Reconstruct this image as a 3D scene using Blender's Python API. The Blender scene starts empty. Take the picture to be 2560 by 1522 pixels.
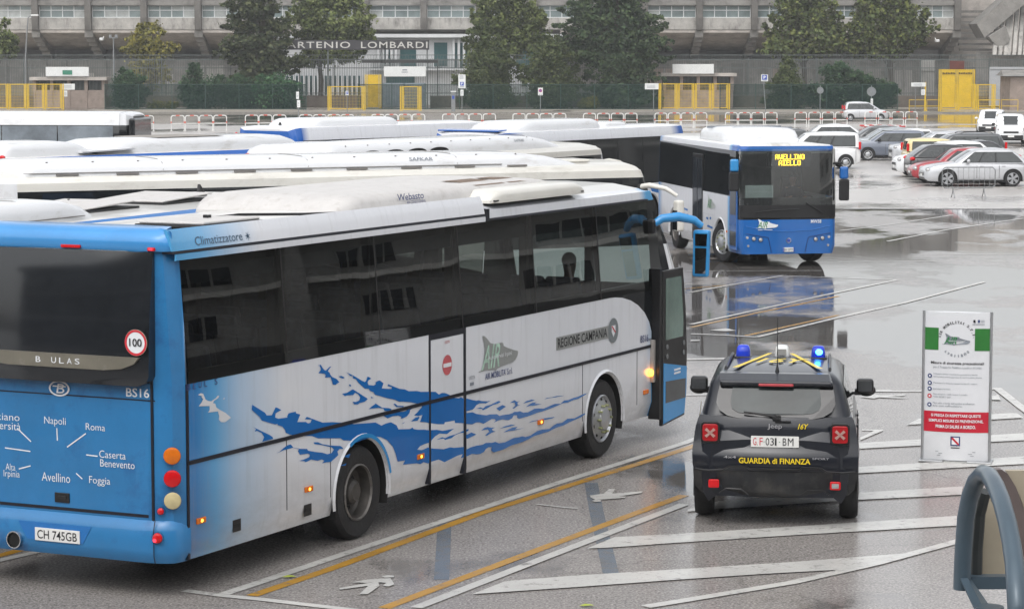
import bpy, math, random
from mathutils import Vector, Matrix
rad = math.radians
SC = bpy.context.scene
COL = SC.collection

# ---------------------------------------------------------------- camera, sky, sun, exposure
CAM_H = 5.107
PITCH = 5.4175
cd = bpy.data.cameras.new("camera")
cam = bpy.data.objects.new("camera", cd)
COL.objects.link(cam)
cam.location = (0, 0, CAM_H)
cam.rotation_euler = (rad(90 - PITCH), 0, 0)
cd.sensor_width = 36.0
cd.lens = 92.306
cd.clip_start = 0.3
cd.clip_end = 3000
SC.camera = cam

SUN_EL, SUN_ROT = 55.0, 200.0
wd = bpy.data.worlds.new("World")
SC.world = wd
wd.use_nodes = True
nt = wd.node_tree
bg = nt.nodes['Background']
sky = nt.nodes.new('ShaderNodeTexSky')
sky.sky_type = 'NISHITA'
sky.sun_disc = False
sky.sun_elevation = rad(SUN_EL)
sky.sun_rotation = rad(SUN_ROT)
sky.air_density = 1.0
sky.dust_density = 3.0
sky.ozone_density = 1.0
hs = nt.nodes.new('ShaderNodeHueSaturation')
hs.inputs['Saturation'].default_value = 0.16
nt.links.new(sky.outputs[0], hs.inputs['Color'])
nt.links.new(hs.outputs[0], bg.inputs['Color'])
bg.inputs['Strength'].default_value = 0.15
sd = bpy.data.lights.new("sun", 'SUN')
sd.energy = 0.7
sd.angle = rad(110)
sd.color = (1.0, 0.97, 0.93)
sun = bpy.data.objects.new("sun", sd)
COL.objects.link(sun)
sun.rotation_euler = (rad(90 - SUN_EL), 0, rad(180 - SUN_ROT))
SC.view_settings.view_transform = 'Standard'
SC.view_settings.look = 'None'
SC.view_settings.gamma = 1.0
SC.view_settings.exposure = 0.75
SC.cycles.max_bounces = 8
SC.cycles.transparent_max_bounces = 12
SC.cycles.caustics_reflective = False
SC.cycles.caustics_refractive = False
SC.cycles.sample_clamp_indirect = 6.0

# ---------------------------------------------------------------- materials
MATS = {}
def srgb(r, g, b):
    f = lambda c: (c / 255 / 12.92) if c / 255 <= 0.04045 else ((c / 255 + 0.055) / 1.055) ** 2.4
    return (f(r), f(g), f(b))

def newmat(name):
    m = bpy.data.materials.new(name)
    m.use_nodes = True
    n = m.node_tree
    return m, n, n.nodes['Principled BSDF']

def N(nt, kind, **kw):
    n = nt.nodes.new(kind)
    for k, v in kw.items():
        if k in n.inputs:
            n.inputs[k].default_value = v
        else:
            setattr(n, k, v)
    return n

def noise(nt, scale, detail=4, rough=0.6, vec=None, stretch=None):
    n = N(nt, 'ShaderNodeTexNoise')
    n.inputs['Scale'].default_value = scale
    n.inputs['Detail'].default_value = detail
    n.inputs['Roughness'].default_value = rough
    if vec is None:
        vec = N(nt, 'ShaderNodeTexCoord').outputs['Object']
    if stretch:
        mp = N(nt, 'ShaderNodeMapping')
        mp.inputs['Scale'].default_value = stretch
        nt.links.new(vec, mp.inputs['Vector'])
        vec = mp.outputs[0]
    nt.links.new(vec, n.inputs['Vector'])
    return n.outputs['Fac']

def ramp(nt, fac, stops, interp='LINEAR'):
    r = N(nt, 'ShaderNodeValToRGB')
    cr = r.color_ramp
    cr.interpolation = interp
    while len(cr.elements) < len(stops):
        cr.elements.new(0.5)
    for e, (p, c) in zip(cr.elements, stops):
        e.position = p
        e.color = (c, c, c, 1) if isinstance(c, (int, float)) else (*c, 1)
    nt.links.new(fac, r.inputs[0])
    return r.outputs[0]

def mixc(nt, fac, a, b, mode='MIX'):
    m = N(nt, 'ShaderNodeMix', data_type='RGBA', blend_type=mode)
    for s, v in ((m.inputs[0], fac), (m.inputs[6], a), (m.inputs[7], b)):
        if isinstance(v, (int, float)):
            s.default_value = v
        elif isinstance(v, tuple):
            s.default_value = (*v, 1)
        else:
            nt.links.new(v, s)
    return m.outputs[2]

def mat(name, col, rough=0.5, metal=0.0, var=0.12, scale=3.0, coat=0.0, bump=0.0, bscale=60, emit=0.0, ior=1.45, dirt=None, stretch=None, dstretch=None):
    """Procedural paint or material: base colour with soft mottling, optional grime patches and bump."""
    if name in MATS:
        return MATS[name]
    m, n, b = newmat(name)
    f = noise(n, scale, 5, 0.65, stretch=stretch)
    lo = tuple(c * (1 - var) for c in col)
    hi = tuple(min(1, c * (1 + var)) for c in col)
    c = ramp(n, f, [(0.3, lo), (0.7, hi)])
    if dirt:
        g = noise(n, dirt[1], 6, 0.7, stretch=dstretch)
        c = mixc(n, ramp(n, g, [(dirt[2], 0.0), (min(1, dirt[2] + 0.2), 0.85)]), c, dirt[0])
    n.links.new(c, b.inputs['Base Color'])
    b.inputs['Roughness'].default_value = rough
    b.inputs['Metallic'].default_value = metal
    b.inputs['IOR'].default_value = ior
    if coat:
        b.inputs['Coat Weight'].default_value = coat
        b.inputs['Coat Roughness'].default_value = 0.06
    if bump:
        bp = N(n, 'ShaderNodeBump', Strength=bump, Distance=0.02)
        n.links.new(noise(n, bscale, 4), bp.inputs['Height'])
        n.links.new(bp.outputs[0], b.inputs['Normal'])
    if emit:
        b.inputs['Emission Color'].default_value = (*col, 1)
        b.inputs['Emission Strength'].default_value = emit
    MATS[name] = m
    return m

def glass(name, tint, thru, ior=1.6, rough=0.0, film=0.12, film_c=0.05):
    """Tinted pane: fresnel mirror over a tinted see-through layer with a little grey film."""
    if name in MATS:
        return MATS[name]
    m = bpy.data.materials.new(name)
    m.use_nodes = True
    n = m.node_tree
    n.nodes.clear()
    out = N(n, 'ShaderNodeOutputMaterial')
    tr = N(n, 'ShaderNodeBsdfTransparent')
    tr.inputs[0].default_value = (*[thru * t for t in tint], 1)
    df = N(n, 'ShaderNodeBsdfDiffuse')
    df.inputs[0].default_value = (film_c, film_c * 1.05, film_c * 1.05, 1)
    gl = N(n, 'ShaderNodeBsdfGlossy')
    gl.inputs['Roughness'].default_value = rough
    fr = N(n, 'ShaderNodeFresnel')
    fr.inputs['IOR'].default_value = ior
    bp = N(n, 'ShaderNodeBump', Strength=0.05, Distance=0.05)
    n.links.new(noise(n, 0.9, 1), bp.inputs['Height'])
    n.links.new(bp.outputs[0], gl.inputs['Normal'])
    a = N(n, 'ShaderNodeMixShader')
    a.inputs[0].default_value = film
    n.links.new(tr.outputs[0], a.inputs[1])
    n.links.new(df.outputs[0], a.inputs[2])
    c = N(n, 'ShaderNodeMixShader')
    n.links.new(fr.outputs[0], c.inputs[0])
    n.links.new(a.outputs[0], c.inputs[1])
    n.links.new(gl.outputs[0], c.inputs[2])
    n.links.new(c.outputs[0], out.inputs[0])
    MATS[name] = m
    return m

# ---------------------------------------------------------------- mesh helpers
def norm2(a, b):
    dx, dy = b[0] - a[0], b[1] - a[1]
    l = math.hypot(dx, dy) or 1
    return dx / l, dy / l

class MB:
    """Collects shapes and links them as ONE mesh object."""
    def __init__(s):
        s.v = []; s.f = []; s.m = []
    def face(s, pts, m=0):
        i = len(s.v)
        s.v += [tuple(p) for p in pts]
        s.f.append(tuple(range(i, i + len(pts))))
        s.m.append(m)
        return s
    def grid(s, rows, m=0, close=False, mats=None):
        i0 = len(s.v); n = len(rows[0])
        for r in rows:
            s.v += [tuple(p) for p in r]
        for a in range(len(rows) - 1):
            for b in range(n if close else n - 1):
                c = (b + 1) % n
                s.f.append((i0 + a * n + b, i0 + a * n + c, i0 + (a + 1) * n + c, i0 + (a + 1) * n + b))
                s.m.append(mats[b] if mats else m)
        return s
    def box(s, x0, x1, y0, y1, z0, z1, m=0):
        i = len(s.v)
        s.v += [(x0, y0, z0), (x1, y0, z0), (x1, y1, z0), (x0, y1, z0), (x0, y0, z1), (x1, y0, z1), (x1, y1, z1), (x0, y1, z1)]
        for q in ((0, 3, 2, 1), (4, 5, 6, 7), (0, 1, 5, 4), (1, 2, 6, 5), (2, 3, 7, 6), (3, 0, 4, 7)):
            s.f.append(tuple(i + k for k in q)); s.m.append(m)
        return s
    def prism(s, poly, off, m=0, m2=None, caps=True):
        """Polygon of 3-D points swept by the offset vector."""
        n = len(poly); off = Vector(off)
        a = [Vector(p) for p in poly]; b = [p + off for p in a]
        i = len(s.v)
        s.v += [tuple(p) for p in a + b]
        if caps:
            s.f.append(tuple(i + k for k in range(n - 1, -1, -1))); s.m.append(m)
            s.f.append(tuple(i + n + k for k in range(n))); s.m.append(m)
        for k in range(n):
            j = (k + 1) % n
            s.f.append((i + k, i + j, i + n + j, i + n + k)); s.m.append(m if m2 is None else m2)
        return s
    def ring(s, c, ax, r, n=12, ph=0.0):
        ax = Vector(ax).normalized()
        u = ax.orthogonal().normalized() if abs(ax.z) > 0.9 else ax.cross(Vector((0, 0, 1))).normalized()
        w = ax.cross(u)
        return [Vector(c) + (u * math.cos(2 * math.pi * k / n + ph) + w * math.sin(2 * math.pi * k / n + ph)) * r for k in range(n)]
    def cyl(s, p0, p1, r0, r1=None, n=12, m=0, caps=True):
        p0, p1 = Vector(p0), Vector(p1)
        r1 = r0 if r1 is None else r1
        A = s.ring(p0, p1 - p0, r0, n); B = s.ring(p1, p1 - p0, r1, n)
        s.grid([A, B], m, close=True)
        if caps:
            s.face(A[::-1], m); s.face(B, m)
        return s
    def tube(s, pts, r, n=8, m=0, closed=False, caps=True):
        pts = [Vector(p) for p in pts]; rows = []; prev = None
        L = len(pts)
        for k in range(L):
            if closed:
                t = pts[(k + 1) % L] - pts[k - 1]
            else:
                t = pts[min(k + 1, L - 1)] - pts[max(k - 1, 0)]
            t.normalize()
            if prev is None:
                u = t.orthogonal().normalized()
            else:
                u = (prev - t * prev.dot(t))
                u = u.normalized() if u.length > 1e-6 else t.orthogonal().normalized()
            prev = u
            w = t.cross(u)
            rr = r[k] if isinstance(r, (list, tuple)) else r
            rows.append([pts[k] + (u * math.cos(2 * math.pi * j / n) + w * math.sin(2 * math.pi * j / n)) * rr for j in range(n)])
        if closed:
            rows.append(rows[0])
        s.grid(rows, m, close=True)
        if caps and not closed:
            s.face(rows[0][::-1], m); s.face(rows[-1], m)
        return s
    def lathe(s, c, ax, prof, n=24, m=0, mats=None):
        """prof: (distance along axis, radius)."""
        c, ax = Vector(c), Vector(ax).normalized()
        rows = [s.ring(c + ax * d, ax, max(r, 1e-4), n) for d, r in prof]
        for k in range(len(rows) - 1):
            s.grid([rows[k], rows[k + 1]], mats[k] if mats else m, close=True)
        return s
    def ellipsoid(s, c, rx, ry, rz, n=12, k=8, m=0):
        rows = []
        for a in range(k + 1):
            t = math.pi * a / k
            rows.append([(c[0] + rx * math.sin(t) * math.cos(2 * math.pi * b / n), c[1] + ry * math.sin(t) * math.sin(2 * math.pi * b / n), c[2] + rz * math.cos(t)) for b in range(n)])
        return s.grid(rows, m, close=True)
    def text(s, body, o, ux, uy, w, h, m=0, bold=0.0, shear=0.0, space=1.0):
        """Lettering fitted to a w x h rectangle whose lower left corner is o."""
        cu = bpy.data.curves.new('lettering', 'FONT')
        cu.body = body; cu.size = 1.0; cu.offset = bold; cu.shear = shear; cu.space_character = space
        cu.resolution_u = 3; cu.align_x = 'LEFT'
        ob = bpy.data.objects.new('lettering', cu)
        me = bpy.data.meshes.new_from_object(ob)
        vs = [v.co for v in me.vertices]
        if vs:
            x0 = min(v.x for v in vs); x1 = max(v.x for v in vs); y0 = min(v.y for v in vs); y1 = max(v.y for v in vs)
            i = len(s.v)
            o, ux, uy = Vector(o), Vector(ux), Vector(uy)
            s.v += [tuple(o + ux * ((v.x - x0) / (x1 - x0) * w) + uy * ((v.y - y0) / (y1 - y0) * h)) for v in vs]
            for p in me.polygons:
                s.f.append(tuple(i + k for k in p.vertices)); s.m.append(m)
        bpy.data.meshes.remove(me); bpy.data.objects.remove(ob); bpy.data.curves.remove(cu)
        return s
    def build(s, name, mats, parent=None, bevel=0.0, smooth=None, seg=2):
        me = bpy.data.meshes.new(name)
        me.from_pydata(s.v, [], s.f)
        for q in (mats if isinstance(mats, (list, tuple)) else [mats]):
            me.materials.append(q)
        me.polygons.foreach_set('material_index', s.m)
        me.update()
        if smooth is not None:
            import bmesh
            bm = bmesh.new(); bm.from_mesh(me)
            bmesh.ops.remove_doubles(bm, verts=bm.verts, dist=1e-4)
            bm.to_mesh(me); bm.free()
            me.shade_smooth()
            me.set_sharp_from_angle(angle=rad(smooth))
        o = bpy.data.objects.new(name, me)
        COL.objects.link(o)
        if parent:
            o.parent = parent
        if bevel:
            md = o.modifiers.new('bevel', 'BEVEL')
            md.width = bevel; md.segments = seg; md.limit_method = 'ANGLE'; md.angle_limit = rad(35)
        return o

def tag(o, label, cat, group=None):
    o['label'] = label; o['category'] = cat
    if group:
        o['group'] = group
    return o

def thing(name, label, cat, loc=(0, 0, 0), rotz=0.0, group=None):
    o = bpy.data.objects.new(name, None)
    COL.objects.link(o)
    o.location = loc; o.rotation_euler = (0, 0, rotz)
    o.empty_display_size = 0.3
    return tag(o, label, cat, group)

def kids(o):
    return [c for c in bpy.data.objects if c.parent == o]

def copy_tree(o, parent=None):
    c = o.copy(); COL.objects.link(c)
    if parent:
        c.parent = parent
    for ch in kids(o):
        copy_tree(ch, c)
    return c

def setting(o, kind='structure'):
    o['kind'] = kind
    return o

def facing(deg):
    """Object rotation that points local +x along compass heading deg (0 = away from camera, 90 = right)."""
    return rad(90 - deg)

def ahead(deg):
    return Vector((math.sin(rad(deg)), math.cos(rad(deg)), 0))

def arc(cx, cz, r, a0, a1, n):
    return [(cx + r * math.cos(rad(a0 + (a1 - a0) * k / n)), cz + r * math.sin(rad(a0 + (a1 - a0) * k / n))) for k in range(n + 1)]

# common materials
GLASSK = mat('dark_glass', (0.012, 0.014, 0.016), 0.04, 0, 0.3, 2, ior=1.55)
RUB = mat('black_rubber', (0.013, 0.013, 0.014), 0.55, 0, 0.3, 8, bump=0.1)
TRIM = mat('black_trim', (0.012, 0.012, 0.013), 0.35, 0, 0.3, 6)
TYRE = mat('tyre_rubber', (0.014, 0.014, 0.015), 0.6, 0, 0.4, 5, bump=0.3, bscale=25)
STEEL = mat('worn_steel', (0.17, 0.16, 0.15), 0.45, 0.4, 0.4, 6, dirt=((0.03, 0.025, 0.02), 7, 0.5))
ALLOY = mat('silver_alloy', (0.45, 0.46, 0.48), 0.28, 0.7, 0.1, 4)
CHROME = mat('bright_chrome', (0.6, 0.6, 0.6), 0.12, 1.0, 0.05, 4)
UNDER = mat('underbody', (0.008, 0.008, 0.008), 0.85, 0, 0.3, 4)
WHITE = mat('white_paint', (0.66, 0.67, 0.685), 0.25, 0, 0.03, 2, coat=0.5, dirt=((0.38, 0.36, 0.33), 2.2, 0.58), dstretch=(0.35, 1.6, 1.0))
ROOFW = mat('white_roof_paint', (0.64, 0.635, 0.615), 0.3, 0, 0.05, 1.5, coat=0.4, dirt=((0.38, 0.36, 0.32), 1.6, 0.52), dstretch=(0.4, 1.5, 1.0))
CREAM = mat('cream_roof_paint', (0.64, 0.625, 0.575), 0.32, 0, 0.06, 1.5, coat=0.3, dirt=((0.38, 0.35, 0.3), 1.8, 0.54), dstretch=(0.4, 1.5, 1.0))
FIBRE = mat('weathered_fibreglass', (0.53, 0.515, 0.5), 0.5, 0, 0.06, 4, dirt=((0.42, 0.4, 0.375), 7, 0.52))
GRILLE = mat('brown_vent_mesh', (0.17, 0.12, 0.085), 0.6, 0, 0.3, 14, bump=0.5, bscale=120)
BLUE = mat('bus_blue', (0.009, 0.112, 0.38), 0.22, 0, 0.06, 2, coat=0.6)
LBLUE = mat('light_bus_blue', (0.028, 0.25, 0.56), 0.25, 0, 0.07, 1.3, coat=0.5, dirt=((0.02, 0.13, 0.36), 2.0, 0.6))
SPLASH = mat('splash_blue', (0.011, 0.14, 0.44), 0.25, 0, 0.05, 2, coat=0.5)
MIRR = mat('mirror_glass', (0.35, 0.38, 0.4), 0.03, 1.0, 0.02, 2)
REDL = mat('red_lens', (0.55, 0.008, 0.012), 0.15, 0, 0.1, 12)
REDLIT = mat('lit_red_lens', (1.0, 0.03, 0.05), 0.3, 0, 0.05, 12, emit=1.6)
AMBER = mat('amber_lens', (0.62, 0.15, 0.01), 0.15, 0, 0.1, 12)
AMBLIT = mat('lit_amber_lens', (1.0, 0.33, 0.03), 0.3, 0, 0.05, 12, emit=5)
CLEAR = mat('clear_lens', (0.5, 0.5, 0.5), 0.08, 0.5, 0.25, 16)
CREAML = mat('cream_lens', (0.5, 0.43, 0.24), 0.2, 0, 0.1, 12)
HEADLIT = mat('lit_headlight', (1.0, 0.93, 0.8), 0.3, 0, 0.02, 5, emit=5)
PLATEW = mat('plate_white', (0.7, 0.7, 0.68), 0.4, 0, 0.06, 20)
INK = mat('black_ink', (0.012, 0.012, 0.014), 0.5, 0, 0.2, 20)
WINK = mat('white_lettering', (0.72, 0.74, 0.76), 0.4, 0, 0.05, 20)
GINK = mat('grey_lettering', (0.2, 0.22, 0.25), 0.4, 0, 0.1, 20)
NAVYINK = mat('navy_lettering', (0.03, 0.05, 0.16), 0.4, 0, 0.1, 20)
REDINK = mat('red_marking', (0.55, 0.03, 0.045), 0.4, 0, 0.08, 20)
GREENINK = mat('green_marking', (0.02, 0.2, 0.05), 0.4, 0, 0.08, 20)
YELINK = mat('yellow_lettering', (0.75, 0.55, 0.02), 0.4, 0, 0.05, 20)
LOGOGREY = mat('logo_grey', (0.27, 0.28, 0.27), 0.35, 0, 0.05, 8)
CABIN = mat('cabin_fabric', (0.02, 0.022, 0.028), 0.8, 0, 0.3, 6)
SKIN = mat('skin', (0.35, 0.2, 0.14), 0.5, 0, 0.06, 8)
# ---------------------------------------------------------------- livery outlines (metres along the side, metres up)
SPLASHES = [[(2.65,1.95),(2.69,1.95),(2.71,1.95),(2.74,1.92),(2.78,1.89),(2.81,1.88),(2.89,1.91),(2.93,1.91),(2.90,1.90),(2.85,1.87),(2.89,1.85),(2.90,1.83),(2.94,1.80),(3.03,1.77),(3.09,1.73),(3.05,1.72),(3.01,1.71),(2.95,1.72),(2.94,1.75),(2.92,1.78),(2.91,1.80),(2.79,1.81),(2.81,1.83),(2.79,1.85),(2.66,1.87),(2.70,1.89),(2.71,1.91),(2.69,1.94)],
 [(3.08,1.79),(3.13,1.79),(3.19,1.77),(3.20,1.76),(3.15,1.76),(3.07,1.79)],
 [(3.29,1.68),(3.32,1.68),(3.34,1.66),(3.31,1.66)],
 [(3.23,1.82),(3.40,1.76),(3.57,1.69),(3.63,1.67),(3.66,1.68),(3.69,1.72),(3.73,1.71),(3.77,1.69),(3.71,1.68),(3.69,1.66),(3.71,1.63),(3.82,1.61),(3.87,1.62),(3.86,1.64),(3.91,1.65),(3.96,1.65),(4.04,1.61),(4.00,1.56),(4.13,1.54),(4.22,1.53),(4.22,1.55),(4.13,1.57),(4.14,1.59),(4.30,1.54),(4.40,1.51),(4.52,1.49),(4.61,1.46),(4.80,1.44),(4.89,1.42),(5.07,1.40),(5.24,1.38),(5.32,1.34),(5.39,1.35),(5.47,1.34),(5.57,1.31),(5.69,1.26),(5.81,1.24),(5.86,1.25),(5.93,1.22),(6.03,1.21),(6.15,1.18),(6.25,1.16),(6.30,1.16),(6.39,1.14),(6.54,1.12),(6.62,1.12),(6.56,1.11),(6.49,1.10),(6.43,1.11),(6.33,1.12),(6.25,1.11),(6.19,1.08),(6.15,1.07),(6.00,1.07),(6.00,1.05),(6.15,1.04),(6.24,1.01),(6.39,0.98),(6.51,0.96),(6.59,0.96),(6.78,0.94),(6.85,0.91),(6.93,0.91),(7.09,0.90),(7.19,0.90),(7.25,0.91),(7.33,0.90),(7.40,0.90),(7.49,0.87),(7.62,0.86),(7.80,0.88),(7.91,0.87),(8.05,0.85),(8.20,0.86),(8.37,0.87),(8.54,0.85),(8.65,0.88),(8.78,0.87),(8.91,0.88),(9.07,0.88),(9.22,0.89),(9.36,0.89),(9.23,0.87),(9.07,0.85),(8.92,0.85),(8.76,0.84),(8.61,0.85),(8.48,0.84),(8.33,0.83),(8.05,0.82),(7.87,0.82),(7.62,0.81),(7.37,0.81),(7.32,0.83),(7.32,0.86),(7.23,0.87),(7.18,0.84),(7.09,0.83),(7.02,0.84),(6.93,0.86),(6.81,0.86),(6.70,0.85),(6.75,0.87),(6.72,0.89),(6.64,0.90),(6.43,0.87),(6.33,0.90),(6.24,0.91),(6.14,0.90),(6.02,0.92),(5.93,0.94),(5.71,0.97),(5.70,1.00),(5.46,1.01),(5.45,0.99),(5.29,1.01),(4.99,1.07),(4.87,1.09),(4.93,1.16),(4.83,1.16),(4.73,1.18),(4.80,1.20),(4.87,1.23),(4.92,1.25),(4.89,1.28),(4.67,1.33),(4.48,1.36),(4.39,1.37),(4.30,1.40),(4.22,1.42),(4.12,1.44),(3.97,1.48),(3.85,1.51),(3.82,1.54),(3.75,1.56),(3.71,1.59),(3.63,1.60),(3.54,1.65),(3.49,1.68),(3.44,1.72),(3.37,1.74),(3.38,1.76),(3.31,1.77),(3.29,1.79)],
 [(6.24,1.07),(6.36,1.07),(6.42,1.05),(6.49,1.07),(6.61,1.07),(6.71,1.08),(6.82,1.09),(6.87,1.08),(6.87,1.07),(6.80,1.06),(6.68,1.06),(6.59,1.05),(6.54,1.04),(6.41,1.03),(6.39,1.05)],
 [(6.76,1.01),(6.93,1.03),(7.02,1.00),(6.85,0.97)],
 [(7.12,1.03),(7.18,1.04),(7.25,1.05),(7.32,1.02),(7.40,1.02),(7.33,1.01),(7.34,0.98),(7.41,0.97),(7.33,0.97),(7.23,0.95),(7.19,0.96),(7.28,0.98),(7.25,1.02)],
 [(7.48,0.98),(7.58,1.00),(7.72,1.00),(7.81,0.98),(7.69,0.98)],
 [(7.56,0.93),(7.65,0.95),(7.74,0.96),(7.86,0.95),(7.80,0.94),(8.01,0.91),(7.76,0.92),(7.67,0.93)],
 [(8.07,0.96),(8.15,0.97),(8.29,0.96),(8.42,0.96),(8.65,0.94),(8.59,0.94),(8.37,0.95),(8.20,0.96)],
 [(5.25,0.84),(5.40,0.85),(5.47,0.83),(5.57,0.84),(5.72,0.84),(5.85,0.85),(5.98,0.86),(6.05,0.86),(6.05,0.84),(5.96,0.83),(5.81,0.84),(5.70,0.83),(5.63,0.81),(5.46,0.81),(5.44,0.83)],
 [(5.92,0.79),(6.12,0.81),(6.25,0.77),(6.02,0.75)],
 [(6.37,0.80),(6.45,0.82),(6.54,0.82),(6.63,0.80),(6.73,0.79),(6.65,0.78),(6.67,0.76),(6.75,0.74),(6.65,0.74),(6.52,0.72),(6.47,0.73),(6.58,0.76),(6.54,0.79)],
 [(6.85,0.76),(6.98,0.77),(7.16,0.77),(7.27,0.75),(7.12,0.75)],
 [(6.95,0.70),(7.07,0.72),(7.19,0.73),(7.34,0.72),(7.26,0.70),(7.53,0.68),(7.21,0.69),(7.09,0.70)],
 [(7.62,0.73),(7.73,0.74),(7.91,0.73),(8.08,0.73),(8.38,0.71),(8.31,0.70),(8.01,0.71),(7.79,0.73)],
 [(1.37,1.70),(1.61,1.59),(1.64,1.56),(1.74,1.55),(1.77,1.58),(1.81,1.62),(1.85,1.61),(1.92,1.58),(1.86,1.57),(1.81,1.56),(1.80,1.52),(1.86,1.50),(2.04,1.49),(2.03,1.50),(2.06,1.53),(2.20,1.53),(2.21,1.51),(2.29,1.49),(2.23,1.42),(2.40,1.40),(2.44,1.38),(2.49,1.38),(2.52,1.41),(2.38,1.43),(2.42,1.45),(2.74,1.35),(2.94,1.33),(3.26,1.28),(3.40,1.25),(3.86,1.21),(3.99,1.16),(4.08,1.17),(4.20,1.17),(4.33,1.12),(4.37,1.07),(4.64,1.04),(4.69,1.05),(4.72,1.03),(4.81,1.01),(4.97,0.99),(5.08,0.97),(5.27,0.95),(5.41,0.92),(5.69,0.91),(5.51,0.87),(5.33,0.90),(5.22,0.88),(5.14,0.85),(5.13,0.83),(4.98,0.83),(4.87,0.82),(4.80,0.79),(4.91,0.77),(5.06,0.78),(5.18,0.75),(5.31,0.73),(5.43,0.71),(5.59,0.71),(5.69,0.69),(5.93,0.67),(6.00,0.63),(6.09,0.64),(6.24,0.64),(6.41,0.63),(6.49,0.64),(6.58,0.63),(6.64,0.62),(6.74,0.62),(6.83,0.59),(6.99,0.58),(7.23,0.60),(7.37,0.59),(7.46,0.59),(7.55,0.57),(7.69,0.57),(7.87,0.60),(8.02,0.60),(8.22,0.58),(8.35,0.61),(8.44,0.62),(8.59,0.61),(8.74,0.64),(8.96,0.62),(9.15,0.64),(9.35,0.65),(9.32,0.64),(9.15,0.61),(8.99,0.60),(8.80,0.59),(8.61,0.57),(8.42,0.57),(8.18,0.55),(8.02,0.55),(7.80,0.55),(7.62,0.53),(7.44,0.52),(7.16,0.52),(6.95,0.50),(6.70,0.50),(6.63,0.53),(6.64,0.57),(6.56,0.58),(6.49,0.57),(6.44,0.54),(6.34,0.53),(6.24,0.54),(6.14,0.56),(6.00,0.55),(5.85,0.55),(5.90,0.59),(5.77,0.59),(5.45,0.56),(5.31,0.61),(5.10,0.61),(5.06,0.60),(4.95,0.63),(4.87,0.62),(4.79,0.64),(4.47,0.67),(4.52,0.71),(4.35,0.72),(4.30,0.82),(4.24,0.90),(4.11,0.99),(3.97,1.04),(3.79,1.07),(3.70,1.06),(3.57,1.06),(3.46,1.05),(3.36,1.08),(3.17,1.11),(3.11,1.14),(2.87,1.17),(2.64,1.20),(2.52,1.24),(2.28,1.27),(2.09,1.31),(2.00,1.34),(1.99,1.37),(1.94,1.41),(1.84,1.44),(1.85,1.45),(1.80,1.45),(1.69,1.48),(1.55,1.52),(1.51,1.56),(1.43,1.61),(1.36,1.65)],
 [(1.38,1.48),(1.53,1.42),(1.69,1.36),(1.75,1.33),(1.76,1.31),(1.55,1.31),(1.59,1.35),(1.54,1.40),(1.46,1.43),(1.41,1.43),(1.44,1.45)],
 [(1.81,1.16),(1.87,1.16),(1.95,1.19),(2.04,1.21),(2.10,1.21),(2.15,1.17),(2.28,1.14),(2.42,1.12),(2.44,1.10),(2.57,1.07),(2.73,1.04),(2.83,1.01),(2.92,1.01),(2.97,1.04),(2.92,1.07),(2.72,1.12),(2.57,1.15),(2.55,1.17),(2.64,1.16),(2.72,1.13),(2.90,1.09),(3.10,1.06),(3.16,1.03),(3.15,1.02),(3.09,1.03),(3.04,1.01),(3.06,0.97),(2.97,0.94),(2.90,0.92),(2.78,0.93),(2.72,0.93),(2.77,0.95),(2.72,0.97),(2.63,0.97),(2.50,1.00),(2.42,0.99),(2.37,0.99),(2.37,1.00),(2.26,1.02),(2.34,1.02),(2.46,1.03),(2.48,1.05),(2.44,1.07),(2.28,1.08),(2.24,1.12),(2.26,1.14),(2.14,1.17),(2.06,1.17),(1.96,1.17)],
 [(3.16,0.94),(3.31,0.95),(3.28,0.91)],
 [(3.08,0.85),(3.23,0.86),(3.21,0.84)],
 [(3.15,1.60),(3.25,1.60),(3.35,1.62),(3.38,1.62),(3.68,1.49),(3.69,1.48),(3.62,1.46),(3.52,1.46),(3.48,1.45),(3.40,1.46),(3.37,1.49),(3.44,1.48),(3.51,1.49),(3.53,1.52),(3.48,1.56),(3.42,1.58),(3.38,1.56),(3.27,1.57),(3.20,1.57)],
 [(3.76,1.50),(3.82,1.48),(3.77,1.48)],
 [(3.71,1.37),(3.77,1.39),(3.86,1.41),(3.85,1.42),(3.94,1.38),(4.01,1.35),(4.15,1.33),(4.22,1.31),(4.19,1.29),(4.06,1.31),(4.03,1.34),(3.92,1.36),(3.77,1.37)],
 [(4.04,1.26),(4.21,1.28),(4.38,1.26),(4.48,1.25),(4.55,1.25),(4.57,1.28),(4.69,1.26),(4.64,1.25),(4.63,1.22),(4.57,1.19),(4.50,1.18),(4.42,1.18),(4.44,1.20),(4.37,1.22),(4.24,1.23),(4.13,1.22)],
 [(4.26,1.36),(4.30,1.36),(4.35,1.33),(4.50,1.31),(4.48,1.30),(4.33,1.32)],
 [(4.66,1.12),(4.76,1.15),(4.84,1.15),(4.86,1.14),(4.81,1.11)],
 [(4.44,1.12),(4.50,1.13),(4.52,1.13),(4.48,1.12)]]
WSPLASHES = [[(0.40,1.91),(0.45,1.92),(0.49,1.91),(0.51,1.88),(0.53,1.85),(0.58,1.83),(0.63,1.82),(0.66,1.83),(0.71,1.84),(0.74,1.86),(0.77,1.86),(0.76,1.84),(0.68,1.82),(0.66,1.80),(0.70,1.79),(0.72,1.75),(0.78,1.72),(0.88,1.68),(0.98,1.62),(0.91,1.60),(0.87,1.59),(0.80,1.60),(0.76,1.63),(0.77,1.66),(0.75,1.70),(0.75,1.71),(0.57,1.72),(0.60,1.74),(0.60,1.78),(0.41,1.80),(0.46,1.83),(0.49,1.86),(0.46,1.88),(0.47,1.89),(0.43,1.90)],
 [(0.84,1.82),(0.87,1.83),(0.86,1.81)]]
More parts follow.
